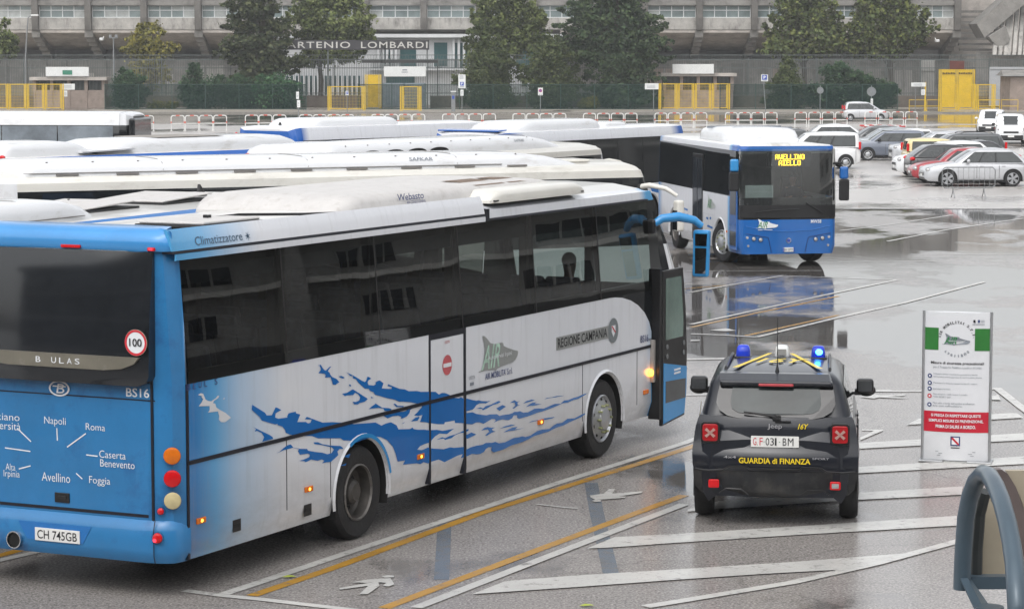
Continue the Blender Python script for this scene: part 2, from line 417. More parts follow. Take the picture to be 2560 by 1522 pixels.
WOLF = [(0.234,1.000),(0.354,0.975),(0.502,0.892),(0.689,0.766),(0.914,0.714),(1.142,0.712),(1.372,0.714),(1.448,0.682),(1.466,0.613),(1.755,0.525),(2.065,0.446),(2.318,0.399),(2.347,0.360),(2.300,0.270),(2.182,0.180),(2.025,0.128),(1.678,0.106),(1.295,0.077),(1.104,0.056),(0.991,0.000),(0.876,0.045),(0.390,0.081),(0.018,0.063),(0.000,0.090),(0.167,0.097),(0.259,0.214),(0.315,0.374),(0.372,0.637),(0.315,0.811)]
# ---------------------------------------------------------------- painted lines on the ground (metres)
LINES_W = [([(-2.74,24.63),(-2.52,25.06),(-1.73,26.64),(0.46,30.97),(2.27,34.38),(2.78,35.48)],0.13),
 ([(-3.14,24.79),(-2.76,24.56),(-2.35,24.37),(-1.39,23.86)],0.12),
 ([(-0.89,24.00),(0.39,26.54),(1.97,29.65)],0.13),
 ([(-5.39,26.00),(-4.89,26.77)],0.12),
 ([(1.24,24.04),(1.58,24.29),(2.72,25.16),(3.67,26.12),(4.67,27.30),(5.12,27.88)],0.14),
 ([(3.86,56.58),(5.03,58.67),(6.29,60.89),(8.78,59.74)],0.11),
 ([(3.42,49.80),(6.95,56.41),(8.78,59.71)],0.11),
 ([(4.45,47.50),(6.38,51.09),(8.13,54.15),(10.68,59.19)],0.11),
 ([(3.29,48.05),(3.85,47.86),(4.45,47.50)],0.11),
 ([(3.88,58.49),(4.79,58.46)],0.08),
 ([(4.13,62.25),(7.37,62.33)],0.08),
 ([(2.59,43.92),(3.65,44.13)],0.20),
 ([(2.45,39.29),(3.01,39.36)],0.10),
 ([(5.43,39.77),(6.27,39.77)],0.14),
 ([(7.33,40.04),(7.51,40.04)],0.14),
 ([(5.45,39.84),(5.81,39.92)],0.10),
 ([(9.59,76.64),(11.34,79.18),(14.17,84.22)],0.10),
 ([(10.34,72.17),(12.75,76.94),(16.10,82.47)],0.10),
 ([(8.11,65.02),(10.52,65.11)],0.08),
 ([(11.29,89.93),(12.81,90.35)],0.10),
 ([(10.45,67.32),(13.23,67.65)],0.07),
 ([(4.79,35.61),(5.07,35.57)],0.10),
 ([(0.28,29.65),(0.62,29.41),(0.75,29.37)],0.05)]
LINES_Y = [([(-2.47,24.56),(-1.73,26.04),(-0.36,29.05),(2.24,33.86),(2.73,34.86)],0.13),
 ([(-1.19,24.00),(-0.04,26.28),(2.01,30.29)],0.13),
 ([(-5.43,26.22),(-5.10,26.89)],0.13),
 ([(3.38,49.28),(5.05,52.36),(6.96,55.71)],0.09),
 ([(4.28,47.79),(5.32,49.62),(6.44,51.59)],0.09),
 ([(3.56,57.26),(4.78,58.38)],0.08)]
LINES_B = [([(0.95,31.18),(0.95,29.14),(0.98,25.65)],0.16),
 ([(-0.74,28.43),(-0.70,26.04),(-0.69,25.33)],0.15)]
PATCHES_W = [[(0.78,26.93),(1.09,27.57),(1.84,27.78),(3.36,28.30),(4.95,28.87),(4.85,28.26),(3.15,27.73),(1.77,27.26),(0.98,26.96)],
 [(-0.38,24.60),(-0.06,25.23),(0.65,25.51),(1.72,25.83),(2.83,26.19),(4.02,26.64),(3.32,25.81),(2.49,25.58),(1.64,25.30),(0.64,24.94)],
 [(1.98,29.27),(2.38,29.84),(4.09,30.42),(5.36,30.87),(5.24,30.27),(4.02,29.93),(2.37,29.32),(1.98,29.14)],
 [(3.10,31.92),(4.34,32.36),(6.54,33.22),(6.42,32.59),(4.28,31.87),(2.98,31.39)],
 [(3.47,33.95),(4.61,34.38),(6.94,35.29),(6.82,34.63),(4.55,33.88),(3.33,33.43)],
 [(5.46,36.07),(5.73,36.69),(7.23,37.32),(7.23,36.81),(6.70,36.59)],
 [(5.07,35.53),(4.95,35.53),(4.67,34.87),(4.64,34.63)],
 [(7.40,40.13),(7.54,40.16),(7.49,38.10),(7.47,36.33),(7.33,36.19),(7.35,37.95)],
 [(7.18,39.21),(7.33,39.29),(7.27,38.73),(7.09,38.73)],
 [(0.91,30.22),(1.07,30.35),(1.15,30.69),(1.22,30.69),(1.17,30.35),(1.54,30.52),(1.51,30.39),(1.24,30.17),(1.32,30.15),(1.31,30.06),(1.09,29.96),(0.96,29.93),(0.91,30.08)],
 [(0.92,29.86),(0.97,29.93),(1.03,29.90),(1.02,29.81),(0.95,29.79)],
 [(-1.56,25.16),(-1.41,25.30),(-1.19,25.37),(-1.14,25.06),(-1.19,24.96),(-1.25,24.99),(-1.22,25.14),(-1.30,25.16),(-1.28,24.99),(-1.37,24.60),(-1.45,24.60),(-1.39,24.99),(-1.65,24.81),(-1.66,24.89),(-1.50,25.03),(-1.39,25.13)],
 [(-1.28,25.46),(-1.24,25.52),(-1.16,25.49),(-1.16,25.42),(-1.25,25.39)],
 [(5.21,39.08),(5.48,39.37),(5.55,39.24),(5.95,39.37),(5.90,39.21),(5.64,39.13),(5.95,38.97),(5.78,38.92),(5.50,39.02),(5.40,38.89)],
 [(3.68,48.67),(4.02,49.02),(4.17,48.60),(3.95,48.47)],
 [(3.22,47.02),(3.38,47.02),(3.37,46.84),(3.20,46.79)]]
# ---------------------------------------------------------------- wet ground
def ground_mat(name, c0, c1, speck, puddle, wetrough=0.035, damprough=0.3, ps=0.09, stretch=(1.0, 0.6, 1.0), ior=1.36, wetzone=0.0, dark=0.5):
    m, n, b = newmat(name)
    pos = N(n, 'ShaderNodeNewGeometry').outputs['Position']
    big = noise(n, 0.18, 5, 0.6, pos)
    mid = noise(n, 1.7, 5, 0.7, pos)
    c = ramp(n, big, [(0.32, c0), (0.68, c1)])
    c = mixc(n, ramp(n, mid, [(0.35, 0.0), (0.75, 0.5)]), c, tuple(x * 0.7 for x in c0))
    fine = noise(n, 38, 3, 0.7, pos)
    c = mixc(n, ramp(n, fine, [(0.45, 0.0), (0.62, speck)]), c, tuple(min(1, x * 2.6) for x in c1))
    c = mixc(n, ramp(n, noise(n, 21, 3, 0.7, pos), [(0.5, 0.0), (0.66, speck)]), c, tuple(x * 0.3 for x in c0))
    pd = noise(n, ps, 7, 0.6, pos, stretch)
    if wetzone:                                   # the low ground in the middle of the lot holds a film of water
        sp = N(n, 'ShaderNodeSeparateXYZ'); n.links.new(pos, sp.inputs[0])
        z1 = N(n, 'ShaderNodeMapRange'); z1.inputs['From Min'].default_value = 34; z1.inputs['From Max'].default_value = 46
        z1.inputs['To Max'].default_value = wetzone
        z1.inputs['To Min'].default_value = -0.055
        n.links.new(sp.outputs['Y'], z1.inputs['Value'])
        ad = N(n, 'ShaderNodeMath', operation='ADD'); n.links.new(pd, ad.inputs[0]); n.links.new(z1.outputs[0], ad.inputs[1])
        pd = ad.outputs[0]
    wet = ramp(n, pd, [(puddle - 0.05, 0.0), (puddle + 0.035, 1.0)])
    c = mixc(n, wet, c, tuple(x * dark for x in c0))
    vo = N(n, 'ShaderNodeTexVoronoi', feature='DISTANCE_TO_EDGE'); vo.inputs['Scale'].default_value = 0.19
    wob = N(n, 'ShaderNodeMix', data_type='VECTOR'); wob.inputs[0].default_value = 0.12
    nz = N(n, 'ShaderNodeTexNoise'); nz.inputs['Scale'].default_value = 0.9; nz.inputs['Detail'].default_value = 5
    n.links.new(pos, nz.inputs['Vector']); n.links.new(pos, wob.inputs[4])
    va = N(n, 'ShaderNodeVectorMath', operation='ADD'); n.links.new(pos, va.inputs[0]); n.links.new(nz.outputs['Color'], va.inputs[1])
    n.links.new(va.outputs[0], vo.inputs['Vector'])
    c = mixc(n, ramp(n, vo.outputs['Distance'], [(0.0, 0.3), (0.005, 0.0)]), c, tuple(x * 0.3 for x in c0))
    n.links.new(c, b.inputs['Base Color'])
    mr = N(n, 'ShaderNodeMapRange')
    mr.inputs['To Min'].default_value = damprough
    mr.inputs['To Max'].default_value = wetrough
    n.links.new(wet, mr.inputs['Value'])
    n.links.new(mr.outputs[0], b.inputs['Roughness'])
    b.inputs['IOR'].default_value = ior
    inv = N(n, 'ShaderNodeMath', operation='MULTIPLY_ADD')
    inv.inputs[1].default_value = -0.07
    inv.inputs[2].default_value = 0.075
    n.links.new(wet, inv.inputs[0])
    bp = N(n, 'ShaderNodeBump', Distance=0.012)
    n.links.new(inv.outputs[0], bp.inputs['Strength'])
    n.links.new(noise(n, 45, 3, 0.7, pos), bp.inputs['Height'])
    bp2 = N(n, 'ShaderNodeBump', Strength=0.03, Distance=0.02)
    n.links.new(noise(n, 2.2, 2, 0.5, pos), bp2.inputs['Height'])
    n.links.new(bp.outputs[0], bp2.inputs['Normal'])
    n.links.new(bp2.outputs[0], b.inputs['Normal'])
    return m

ASPH = ground_mat('wet_asphalt', (0.185, 0.172, 0.162), (0.25, 0.233, 0.22), 0.45, 0.535, 0.035, 0.24, 0.3, wetzone=0.075, dark=0.55)
CONC = ground_mat('wet_concrete_lot', (0.38, 0.36, 0.34), (0.48, 0.455, 0.43), 0.15, 0.56, 0.05, 0.3, 0.14, (0.6, 0.35, 1), dark=0.6)
ROAD = ground_mat('wet_road', (0.24, 0.215, 0.19), (0.32, 0.29, 0.255), 0.15, 0.50, 0.05, 0.25, 0.1, (0.6, 0.25, 1), dark=0.6)
PAVE = ground_mat('wet_pavement', (0.25, 0.225, 0.195), (0.33, 0.30, 0.26), 0.2, 0.6, 0.1, 0.4)

def line_mat(name, col, wear):
    m, n, b = newmat(name)
    pos = N(n, 'ShaderNodeNewGeometry').outputs['Position']
    f = noise(n, 5.0, 7, 0.75, pos)
    g = noise(n, 34, 4, 0.7, pos)
    c = ramp(n, noise(n, 1.1, 4, 0.6, pos), [(0.3, tuple(x * 0.75 for x in col)), (0.7, col)])
    c = mixc(n, ramp(n, f, [(wear, 0.0), (wear + 0.13, 0.9)]), c, (0.16, 0.15, 0.142))
    c = mixc(n, ramp(n, g, [(0.55, 0.0), (0.7, 0.5)]), c, tuple(x * 0.45 for x in col))
    n.links.new(c, b.inputs['Base Color'])
    b.inputs['Roughness'].default_value = 0.22
    b.inputs['IOR'].default_value = 1.36
    bp = N(n, 'ShaderNodeBump', Strength=0.2, Distance=0.01)
    n.links.new(g, bp.inputs['Height'])
    n.links.new(bp.outputs[0], b.inputs['Normal'])
    return m
LWHITE = line_mat('worn_white_line', (0.6, 0.59, 0.56), 0.55)
LYEL = line_mat('worn_yellow_line', (0.5, 0.27, 0.04), 0.55)
LBLUEP = line_mat('worn_blue_line', (0.145, 0.175, 0.215), 0.47)

setting(MB().face([(-900, -60, 0), (900, -60, 0), (900, 1500, 0), (-900, 1500, 0)]).build('ground', ASPH))
setting(MB().face([(-200, 87.6, 0.004), (200, 87.6, 0.004), (200, 196, 0.004), (-200, 196, 0.004)]).build('concrete_lot', CONC))
setting(MB().face([(-200, 196, 0.006), (200, 196, 0.006), (200, 232, 0.006), (-200, 232, 0.006)]).build('road', ROAD))
pv = MB().box(-200, 200, 232.3, 330, -0.1, 0.13)
setting(pv.build('pavement', PAVE))
setting(MB().box(-200, 200, 232.0, 232.3, -0.1, 0.145).build('kerb', mat('kerb_stone', (0.2, 0.19, 0.17), 0.45, 0, 0.2, 3), bevel=0.02))
dr = MB()
for k in range(120):
    dr.box(-60 + k, -60 + k + 0.93, 87.25, 87.5, -0.05, 0.006)
setting(dr.build('slot_drain', mat('drain_iron', (0.035, 0.033, 0.03), 0.5, 0.3, 0.3, 5)))

def strip(mb, pts, w, z):
    rows = []
    for k, p in enumerate(pts):
        a = pts[max(k - 1, 0)]; c = pts[min(k + 1, len(pts) - 1)]
        dx, dy = norm2(a, c)
        rows.append([(p[0] - dy * w / 2, p[1] + dx * w / 2, z), (p[0] + dy * w / 2, p[1] - dx * w / 2, z)])
    mb.grid(rows)
wl = MB()
for k, (p, w) in enumerate(LINES_W):
    strip(wl, p, w, 0.008 + 0.0007 * (k % 5))
for k, p in enumerate(PATCHES_W):
    wl.face([(x, y, 0.0116 + 0.0004 * (k % 3)) for x, y in p])
for k in range(9):                       # parking bay lines of the far lot
    strip(wl, [(9 + k * 2.6, 97 + k * 0.9), (11.6 + k * 2.6, 103 + k * 0.9)], 0.1, 0.012)
setting(wl.build('white_markings', LWHITE))
yl = MB()
for p, w in LINES_Y:
    strip(yl, p, w, 0.0045)
setting(yl.build('yellow_markings', LYEL))
bl = MB()
for p, w in LINES_B:
    strip(bl, p, w, 0.003)
setting(bl.build('blue_markings', LBLUEP))
# ---------------------------------------------------------------- the stadium edge beyond the lot
F_PX = 6564.0
def at(u, v, Y):
    """Point at distance Y seen at photo position (u, v)."""
    a = (u - 1280) / F_PX; b = -(v - 761) / F_PX
    t = rad(PITCH)
    d = Vector((a, math.cos(t) + b * math.sin(t), -math.sin(t) + b * math.cos(t)))
    return Vector((0, 0, CAM_H)) + d * (Y / d.y)
def ux(u, Y): return at(u, 200, Y).x
def vz(v, Y): return at(1280, v, Y).z

CONCR = mat('weathered_concrete', (0.215, 0.205, 0.19), 0.8, 0, 0.22, 0.9, dirt=((0.07, 0.066, 0.06), 0.55, 0.52), bump=0.3, bscale=6)
CONCL = mat('peeling_pale_concrete', (0.36, 0.345, 0.32), 0.8, 0, 0.22, 1.2, dirt=((0.1, 0.092, 0.084), 0.9, 0.5), dstretch=(1.6, 1, 0.5), bump=0.3, bscale=6)
PILC = mat('dark_pillar_concrete', (0.13, 0.122, 0.112), 0.85, 0, 0.3, 0.8)
CONCD = mat('dark_stained_concrete', (0.42, 0.385, 0.35), 0.85, 0, 0.25, 0.8, dirt=((0.22, 0.2, 0.185), 0.5, 0.5))
SHADOWC = mat('recess_concrete', (0.3, 0.285, 0.27), 0.9, 0, 0.25, 0.6)
WFRAME = mat('white_window_frame', (0.6, 0.62, 0.62), 0.5, 0, 0.08, 3)
PANE = mat('greenish_pane', (0.19, 0.235, 0.235), 0.1, 0, 0.35, 0.35, ior=1.5)
PANEB = mat('grey_blind_pane', (0.36, 0.38, 0.37), 0.25, 0, 0.3, 0.6)
PLASW = mat('white_render', (0.62, 0.63, 0.64), 0.6, 0, 0.08, 0.8)
TEAL = mat('teal_pane', (0.05, 0.12, 0.125), 0.08, 0, 0.3, 0.5)
FENCE = mat('grey_green_fence_paint', (0.10, 0.115, 0.112), 0.5, 0, 0.25, 2)
LOWG = mat('dark_green_fence_paint', (0.012, 0.04, 0.032), 0.5, 0, 0.25, 2)
YEL = mat('yellow_gate_paint', (0.60, 0.40, 0.015), 0.35, 0, 0.1, 2.5, dirt=((0.3, 0.17, 0.01), 3, 0.62))
PINKW = mat('pinkish_booth_wall', (0.26, 0.21, 0.18), 0.8, 0, 0.2, 1.5, dirt=((0.12, 0.1, 0.09), 1.2, 0.58))
SIGNW = mat('sign_white', (0.66, 0.67, 0.66), 0.45, 0, 0.06, 3)
GALV = mat('galvanised_pole', (0.22, 0.23, 0.235), 0.45, 0.5, 0.15, 4)
SIGNBL = mat('sign_blue', (0.02, 0.06, 0.35), 0.4, 0, 0.08, 5)
GREYGATE = mat('blue_grey_gate_paint', (0.16, 0.19, 0.215), 0.5, 0, 0.12, 2)
LOWWALL = mat('brown_low_wall', (0.115, 0.098, 0.082), 0.85, 0, 0.3, 1.0, dirt=((0.05, 0.045, 0.035), 1.0, 0.55))

BY = 272.0
PIL = [-48, 92, 224, 363, 498, 637, 777, 917, 1060, 1197, 1337, 1472, 1610, 1747, 1884, 2020, 2145, 2268, 2390]
st = thing('stadium_stand', 'long grey concrete stadium stand with a window row above a sloping overhang', 'stadium', (0, 0, 0))
XL, XR = ux(-420, BY), ux(2394, BY)
z0, z1, z2, z3 = vz(75, BY), vz(45, BY), vz(14, BY), vz(6, BY)
mb = MB()
mb.box(XL, XR, BY, BY + 0.5, z0, z1)                                   # parapet band
mb.build('parapet', CONCL, st, bevel=0.04)
mb = MB()
mb.box(XL, XR, BY - 0.35, BY + 0.6, z2, z3 + 0.15)                       # ledge above the windows
mb.build('ledge', CONCR, st)
mb = MB()
mb.box(XL, XR, BY + 0.62, BY + 0.9, z0 - 0.2, z3)
mb.build('window_backing', SHADOWC, st)
mb = MB()
mb.box(XL, XR, BY + 1.2, BY + 2.2, z3 + 0.15, 15.5)                      # wall above the picture's edge
mb.box(XL, XR, BY + 0.4, BY + 2.2, 15.5, 16.3)
mb.box(XL, XR, BY + 2.2, BY + 26, 15.9, 16.4)
mb.build('upper_wall', CONCR, st)
ZB = vz(118, 280)
mb = MB()
mb.prism([(XL, BY + 0.1, z0 - 0.002), (XL, 280, ZB), (XL, 280, ZB - 0.3), (XL, BY + 0.1, z0 - 0.3)], (ux(880, BY) - XL, 0, 0))
mb.prism([(ux(1400, BY), BY + 0.1, z0 - 0.002), (ux(1400, BY), 280, ZB), (ux(1400, BY), 280, ZB - 0.3), (ux(1400, BY), BY + 0.1, z0 - 0.3)], (XR - ux(1400, BY), 0, 0))
mb.build('soffit', CONCD, st)
mb = MB()
mb.box(XL - 20, XR + 2, 284, 284.6, 0, 16)
mb.build('recess_wall', SHADOWC, st)
mb = MB()
mb.box(XL - 20, ux(700, 278), 277.5, 278, 0, vz(150, 278))
mb.box(ux(1440, 278), XR, 277.5, 278, 0, vz(150, 278))
for k in range(60):
    x = XL + k * 2.1
    if x < ux(690, 278) or (x > ux(1450, 278) and x < XR - 1):
        mb.box(x, x + 0.25, 277.3, 277.5, 0, vz(152, 278))
mb.build('ground_floor_wall', CONCR, st)
rng = random.Random(5)
for k in range(26):
    x = XL + 3 + k * 4.3
    if ux(690, 278) - 3 < x < ux(1450, 278) or x > XR - 4:
        continue
    zt_ = vz(152, 278)
    MB().box(x, x + rng.uniform(1.2, 3.0), 277.42, 277.49, rng.uniform(0.3, 1.4), zt_ - rng.uniform(0.3, 1.6)).build('wall_panel', [CONCL, PINKW, SHADOWC, PILC, SIGNW][rng.choice((0, 0, 1, 2, 3, 3, 4))], st)
for i, u in enumerate(PIL):
    x = ux(u, BY)
    mb = MB()
    prof = [(BY - 0.75, 15.5), (BY - 0.75, z1), (BY - 0.5, z0 - 0.05), (BY + 0.6, z0 - 0.05), (BY + 0.6, 15.5)]
    mb.prism([(x - 0.33, y, z) for y, z in prof], (0.66, 0, 0))
    mb.build('pillar', PILC, st, bevel=0.05)
    if not 880 < u < 1400:
        mb = MB()
        st_pts = [(BY - 0.2, z0 - 0.06)]
        n = 6
        for k in range(n):
            y = BY - 0.2 + 8.6 * (k + 1) / n; zt = z0 - 0.06 - (z0 - vz(140, 280)) * (k + 0.4) / n
            st_pts += [(y - 8.6 / n * 0.9, zt - 0.55), (y, zt - 0.62)]
        st_pts += [(280.8, ZB - 1.2), (280.8, ZB), (BY + 0.2, z0 - 0.06)]
        mb.prism([(x - 0.42, y, z) for y, z in st_pts], (0.84, 0, 0))
        mb.cyl((x, 280.2, 0), (x, 280.2, ZB - 0.8), 0.5, n=12)
        mb.build('stepped_bracket', CONCR, st)
for i in range(len(PIL) - 1):
    a, b = ux(PIL[i], BY) + 0.36, ux(PIL[i + 1], BY) - 0.36
    y = BY + 0.3
    fr = MB()
    fr.box(a, b, y - 0.06, y + 0.06, z1, z1 + 0.07); fr.box(a, b, y - 0.06, y + 0.06, z2 - 0.07, z2)
    zm = z1 + (z2 - z1) * 0.6
    fr.box(a, b, y - 0.062, y + 0.06, zm - 0.045, zm + 0.045)
    cols = [a + (b - a) * k / 4 for k in range(5)]
    for k, x in enumerate(cols):
        fr.box(x - 0.045, x + 0.045, y - 0.066, y + 0.06, z1 + 0.07, z2 - 0.07)
    w = fr.build('window', WFRAME, st)
    pn = MB()
    for k in range(4):
        for r, (za, zb) in enumerate(((z1, zm), (zm, z2))):
            pn.box(cols[k] + 0.045, cols[k + 1] - 0.045, y + 0.0, y + 0.02, za + 0.04, zb - 0.04, 1 if rng.random() < 0.22 else 0)
    pn.build('pane', [PANE, PANEB], w)
# white clubhouse under the stand
wb = thing('white_clubhouse', 'white two storey clubhouse front with slats and teal glass under the stand', 'building', (0, 0, 0))
WY = 264.0
wx0, wx1 = ux(690, WY), ux(1405, WY)
zt = vz(92, WY)
MB().box(wx0, wx1, WY + 0.6, WY + 6, 0, zt - 0.1).build('wall', PLASW, wb)
MB().box(wx0 - 0.3, wx1 + 0.3, WY - 0.5, WY + 6.2, zt - 0.1, zt + 0.25).build('roof_edge', PLASW, wb)
for u0, u1, v0, v1 in ((962, 982, 124, 160), (1000, 1040, 124, 166), (1085, 1118, 107, 166), (700, 790, 190, 238), (800, 900, 190, 238), (1130, 1170, 108, 170), (965, 1036, 190, 240), (1290, 1390, 110, 170)):
    f = MB().box(ux(u0, WY), ux(u1, WY), WY + 0.5, WY + 0.58, vz(v1, WY), vz(v0, WY)).build('window', TEAL, wb)
for u in list(range(946, 992, 11)) + list(range(1134, 1180, 13)) + list(range(700, 910, 12)):
    lo, hi = (vz(238, WY), vz(190, WY)) if u < 930 else (vz(172, WY), vz(100, WY))
    MB().box(ux(u, WY) - 0.12, ux(u, WY) + 0.12, WY, WY + 0.3, lo, hi).build('slat', PLASW, wb)
mb = MB()
for k in range(70):
    x = ux(930, WY) + (ux(1180, WY) - ux(930, WY)) * k / 69
    mb.box(x - 0.02, x + 0.02, WY - 0.42, WY - 0.38, vz(172, WY), vz(152, WY))
mb.box(ux(930, WY), ux(1180, WY), WY - 0.45, WY - 0.35, vz(152, WY), vz(152, WY) + 0.08)
mb.build('balcony_rail', FENCE, wb)
MB().box(ux(925, WY), ux(1185, WY), WY - 0.5, WY + 0.5, vz(176, WY), vz(172, WY)).build('balcony_slab', PLASW, wb)
# stair tower and raking buttresses at the right
tw = thing('stair_tower', 'grey concrete stand end with raking buttresses at the right edge', 'building', (0, 0, 0))
tb = MB()
tb.box(ux(2394, 276), ux(2800, 276), 282, 290, 0, 16)
tb.build('wall', CONCD, tw)
tb = MB()
for k in range(10):
    tb.box(ux(2400, 274) + 0.1, ux(2490, 274), 273 + k * 0.8, 273.8 + k * 0.8, vz(150 - 14 * k, 274) - 0.25, vz(150 - 14 * k, 274))
tb.build('stairs', CONCR, tw)
for u in (2500, 2535, 2575):
    x = ux(u, 266)
    b = MB()
    for off in (-0.75, -0.2, 0.35):
        b.prism([(x + off + 1.9, 274, 12.5), (x + off + 2.3, 274, 12.5), (x + off + 0.35, 266, vz(138, 266)), (x + off, 266, vz(138, 266))], (0, 0.6, 0))
    b.build('buttress', CONCL, tw)
tb = MB()
tb.prism([(ux(2460, 268), 268, vz(95, 268)), (ux(2640, 268), 268, vz(-60, 268)), (ux(2640, 268), 268, vz(-120, 268)), (ux(2440, 268), 268, vz(60, 268))], (0, 5, 0))
tb.prism([(ux(2470, 267), 267, vz(92, 267)), (ux(2512, 267), 267, vz(66, 267)), (ux(2524, 267), 267, vz(100, 267)), (ux(2500, 267), 267, vz(128, 267))], (0, 2, 0))
tb.build('raking_beam', CONCR, tw)
tb = MB()
tb.box(ux(2440, 270), ux(2700, 270), 270, 270.4, 0, vz(130, 270))
tb.build('lower_wall', CONCR, tw)

# tall bar fence and its low wall
fy = 252.0
fe = thing('bar_fence', 'tall grey green steel bar fence on a low brown wall round the stadium', 'fence', (0, 0, 0))
fx0, fx1 = ux(-200, fy), ux(2700, fy)
ft, fb = vz(147, fy), vz(240, fy)
gaps = [(85, 262), (905, 1075), (1660, 1800), (2350, 2440)]
def ingap(x):
    return any(ux(a, fy) < x < ux(b, fy) for a, b in gaps)
mb = MB(); k = 0
x = fx0
while x < fx1:
    mb.box(x - 0.022, x + 0.022, fy - 0.02, fy + 0.02, 2.35 if ingap(x) else fb - 0.05, ft)
    x += 0.165
mb.build('bars', FENCE, fe)
mb = MB()
for z in (ft - 0.12, ft - 0.9, fb + 0.25):
    mb.box(fx0, fx1, fy + 0.02, fy + 0.07, z - 0.04, z + 0.04)
x = fx0
while x < fx1:                                                           # cranked top with barbed mesh
    mb.box(x - 0.015, x + 0.015, fy + 0.05, fy + 0.4, ft, ft + 0.03)
    x += 0.5
mb.box(fx0, fx1, fy + 0.38, fy + 0.43, ft + 0.3, ft + 0.36)
for k in range(400):
    x = fx0 + (fx1 - fx0) * k / 399
    mb.box(x - 0.012, x + 0.012, fy + 0.4, fy + 0.43, ft, ft + 0.3)
mb.build('rails', FENCE, fe)
mb = MB(); prev = fx0
for a, b in gaps + [(2700, 2701)]:
    mb.box(prev, ux(a, fy), fy - 0.15, fy + 0.3, 0.1, fb); prev = ux(b, fy)
mb.build('low_wall', LOWWALL, fe)
x = fx0; 
while x < fx1:
    if not ingap(x):
        MB().box(x - 0.06, x + 0.06, fy + 0.08, fy + 0.2, 0.1, ft + 0.05).build('post', FENCE, fe)
    x += 3.3

# low green mesh fence in front of the hedges
def netting():
    m = bpy.data.materials.new('green_netting'); m.use_nodes = True
    n = m.node_tree; n.nodes.clear()
    out = N(n, 'ShaderNodeOutputMaterial'); t = N(n, 'ShaderNodeBsdfTransparent'); d = N(n, 'ShaderNodeBsdfDiffuse')
    d.inputs[0].default_value = (0.012, 0.035, 0.03, 1)
    mx = N(n, 'ShaderNodeMixShader')
    w = N(n, 'ShaderNodeTexNoise'); w.inputs['Scale'].default_value = 2.0
    n.links.new(N(n, 'ShaderNodeTexCoord').outputs['Object'], w.inputs['Vector'])
    r = N(n, 'ShaderNodeMapRange'); r.inputs['To Min'].default_value = 0.18; r.inputs['To Max'].default_value = 0.4
    n.links.new(w.outputs['Fac'], r.inputs['Value']); n.links.new(r.outputs[0], mx.inputs[0])
    n.links.new(t.outputs[0], mx.inputs[1]); n.links.new(d.outputs[0], mx.inputs[2]); n.links.new(mx.outputs[0], out.inputs[0])
    return m
NET = netting()
ly = 243.0
for u0, u1, lab in ((262, 765, 'low dark green mesh fence in front of the left hedges'), (895, 1655, 'low dark green mesh fence below the pine and the two cone shaped trees'), (1800, 2245, 'low dark green mesh fence in front of the right hedges')):
    t = thing('mesh_fence', lab, 'fence', (0, 0, 0), group='low green mesh fences')
    a, b = ux(u0, ly), ux(u1, ly)
    top = vz(211, ly)
    MB().box(a, b, ly - 0.01, ly + 0.01, 0.15, top).build('netting', NET, t)
    mb = MB().box(a, b, ly - 0.05, ly - 0.012, top - 0.06, top).box(a, b, ly - 0.05, ly - 0.012, 0.14, 0.2)
    mb.build('rail', LOWG, t)
    k = 0
    x = a
    while x <= b + 0.01:
        MB().box(x - 0.035, x + 0.035, ly - 0.09, ly - 0.055, 0.12, top + 0.05).build('post', LOWG, t)
        x += (b - a) / max(1, round((b - a) / 3.0))

# lettered board over the gate
bd = thing('stadium_name_board', 'long dark board with pale serif capitals on posts above the entrance gate', 'sign', (0, 0, 0))
sy = 250.0
MB().box(ux(690, sy), ux(1073, sy), sy, sy + 0.12, vz(125, sy), vz(101, sy)).build('board', mat('dark_board', (0.028, 0.026, 0.03), 0.5, 0, 0.3, 1), bd)
PALEL = mat('pale_letters', (0.5, 0.49, 0.46), 0.5)
mb = MB()
mb.text('PARTENIO', (ux(700, sy), sy - 0.02, vz(121, sy)), (1, 0, 0), (0, 0, 1), ux(876, sy) - ux(700, sy), vz(105, sy) - vz(121, sy), 0, 0.005, 0, 1.15)
mb.build('lettering', PALEL, bd)
mb = MB()
mb.text('LOMBARDI', (ux(903, sy), sy - 0.02, vz(121, sy)), (1, 0, 0), (0, 0, 1), ux(1069, sy) - ux(903, sy), vz(105, sy) - vz(121, sy), 0, 0.005, 0, 1.15)
mb.build('lettering', PALEL, bd)
for u in (700, 820, 955, 1068):
    MB().box(ux(u, sy) - 0.06, ux(u, sy) + 0.06, sy + 0.13, sy + 0.25, 0.1, vz(101, sy)).build('post', FENCE, bd)
MB().box(ux(905, sy), ux(1095, sy), sy + 0.13, sy + 0.4, vz(158, sy), vz(151, sy)).build('beam', mat('dark_iron', (0.03, 0.03, 0.03), 0.6), bd)

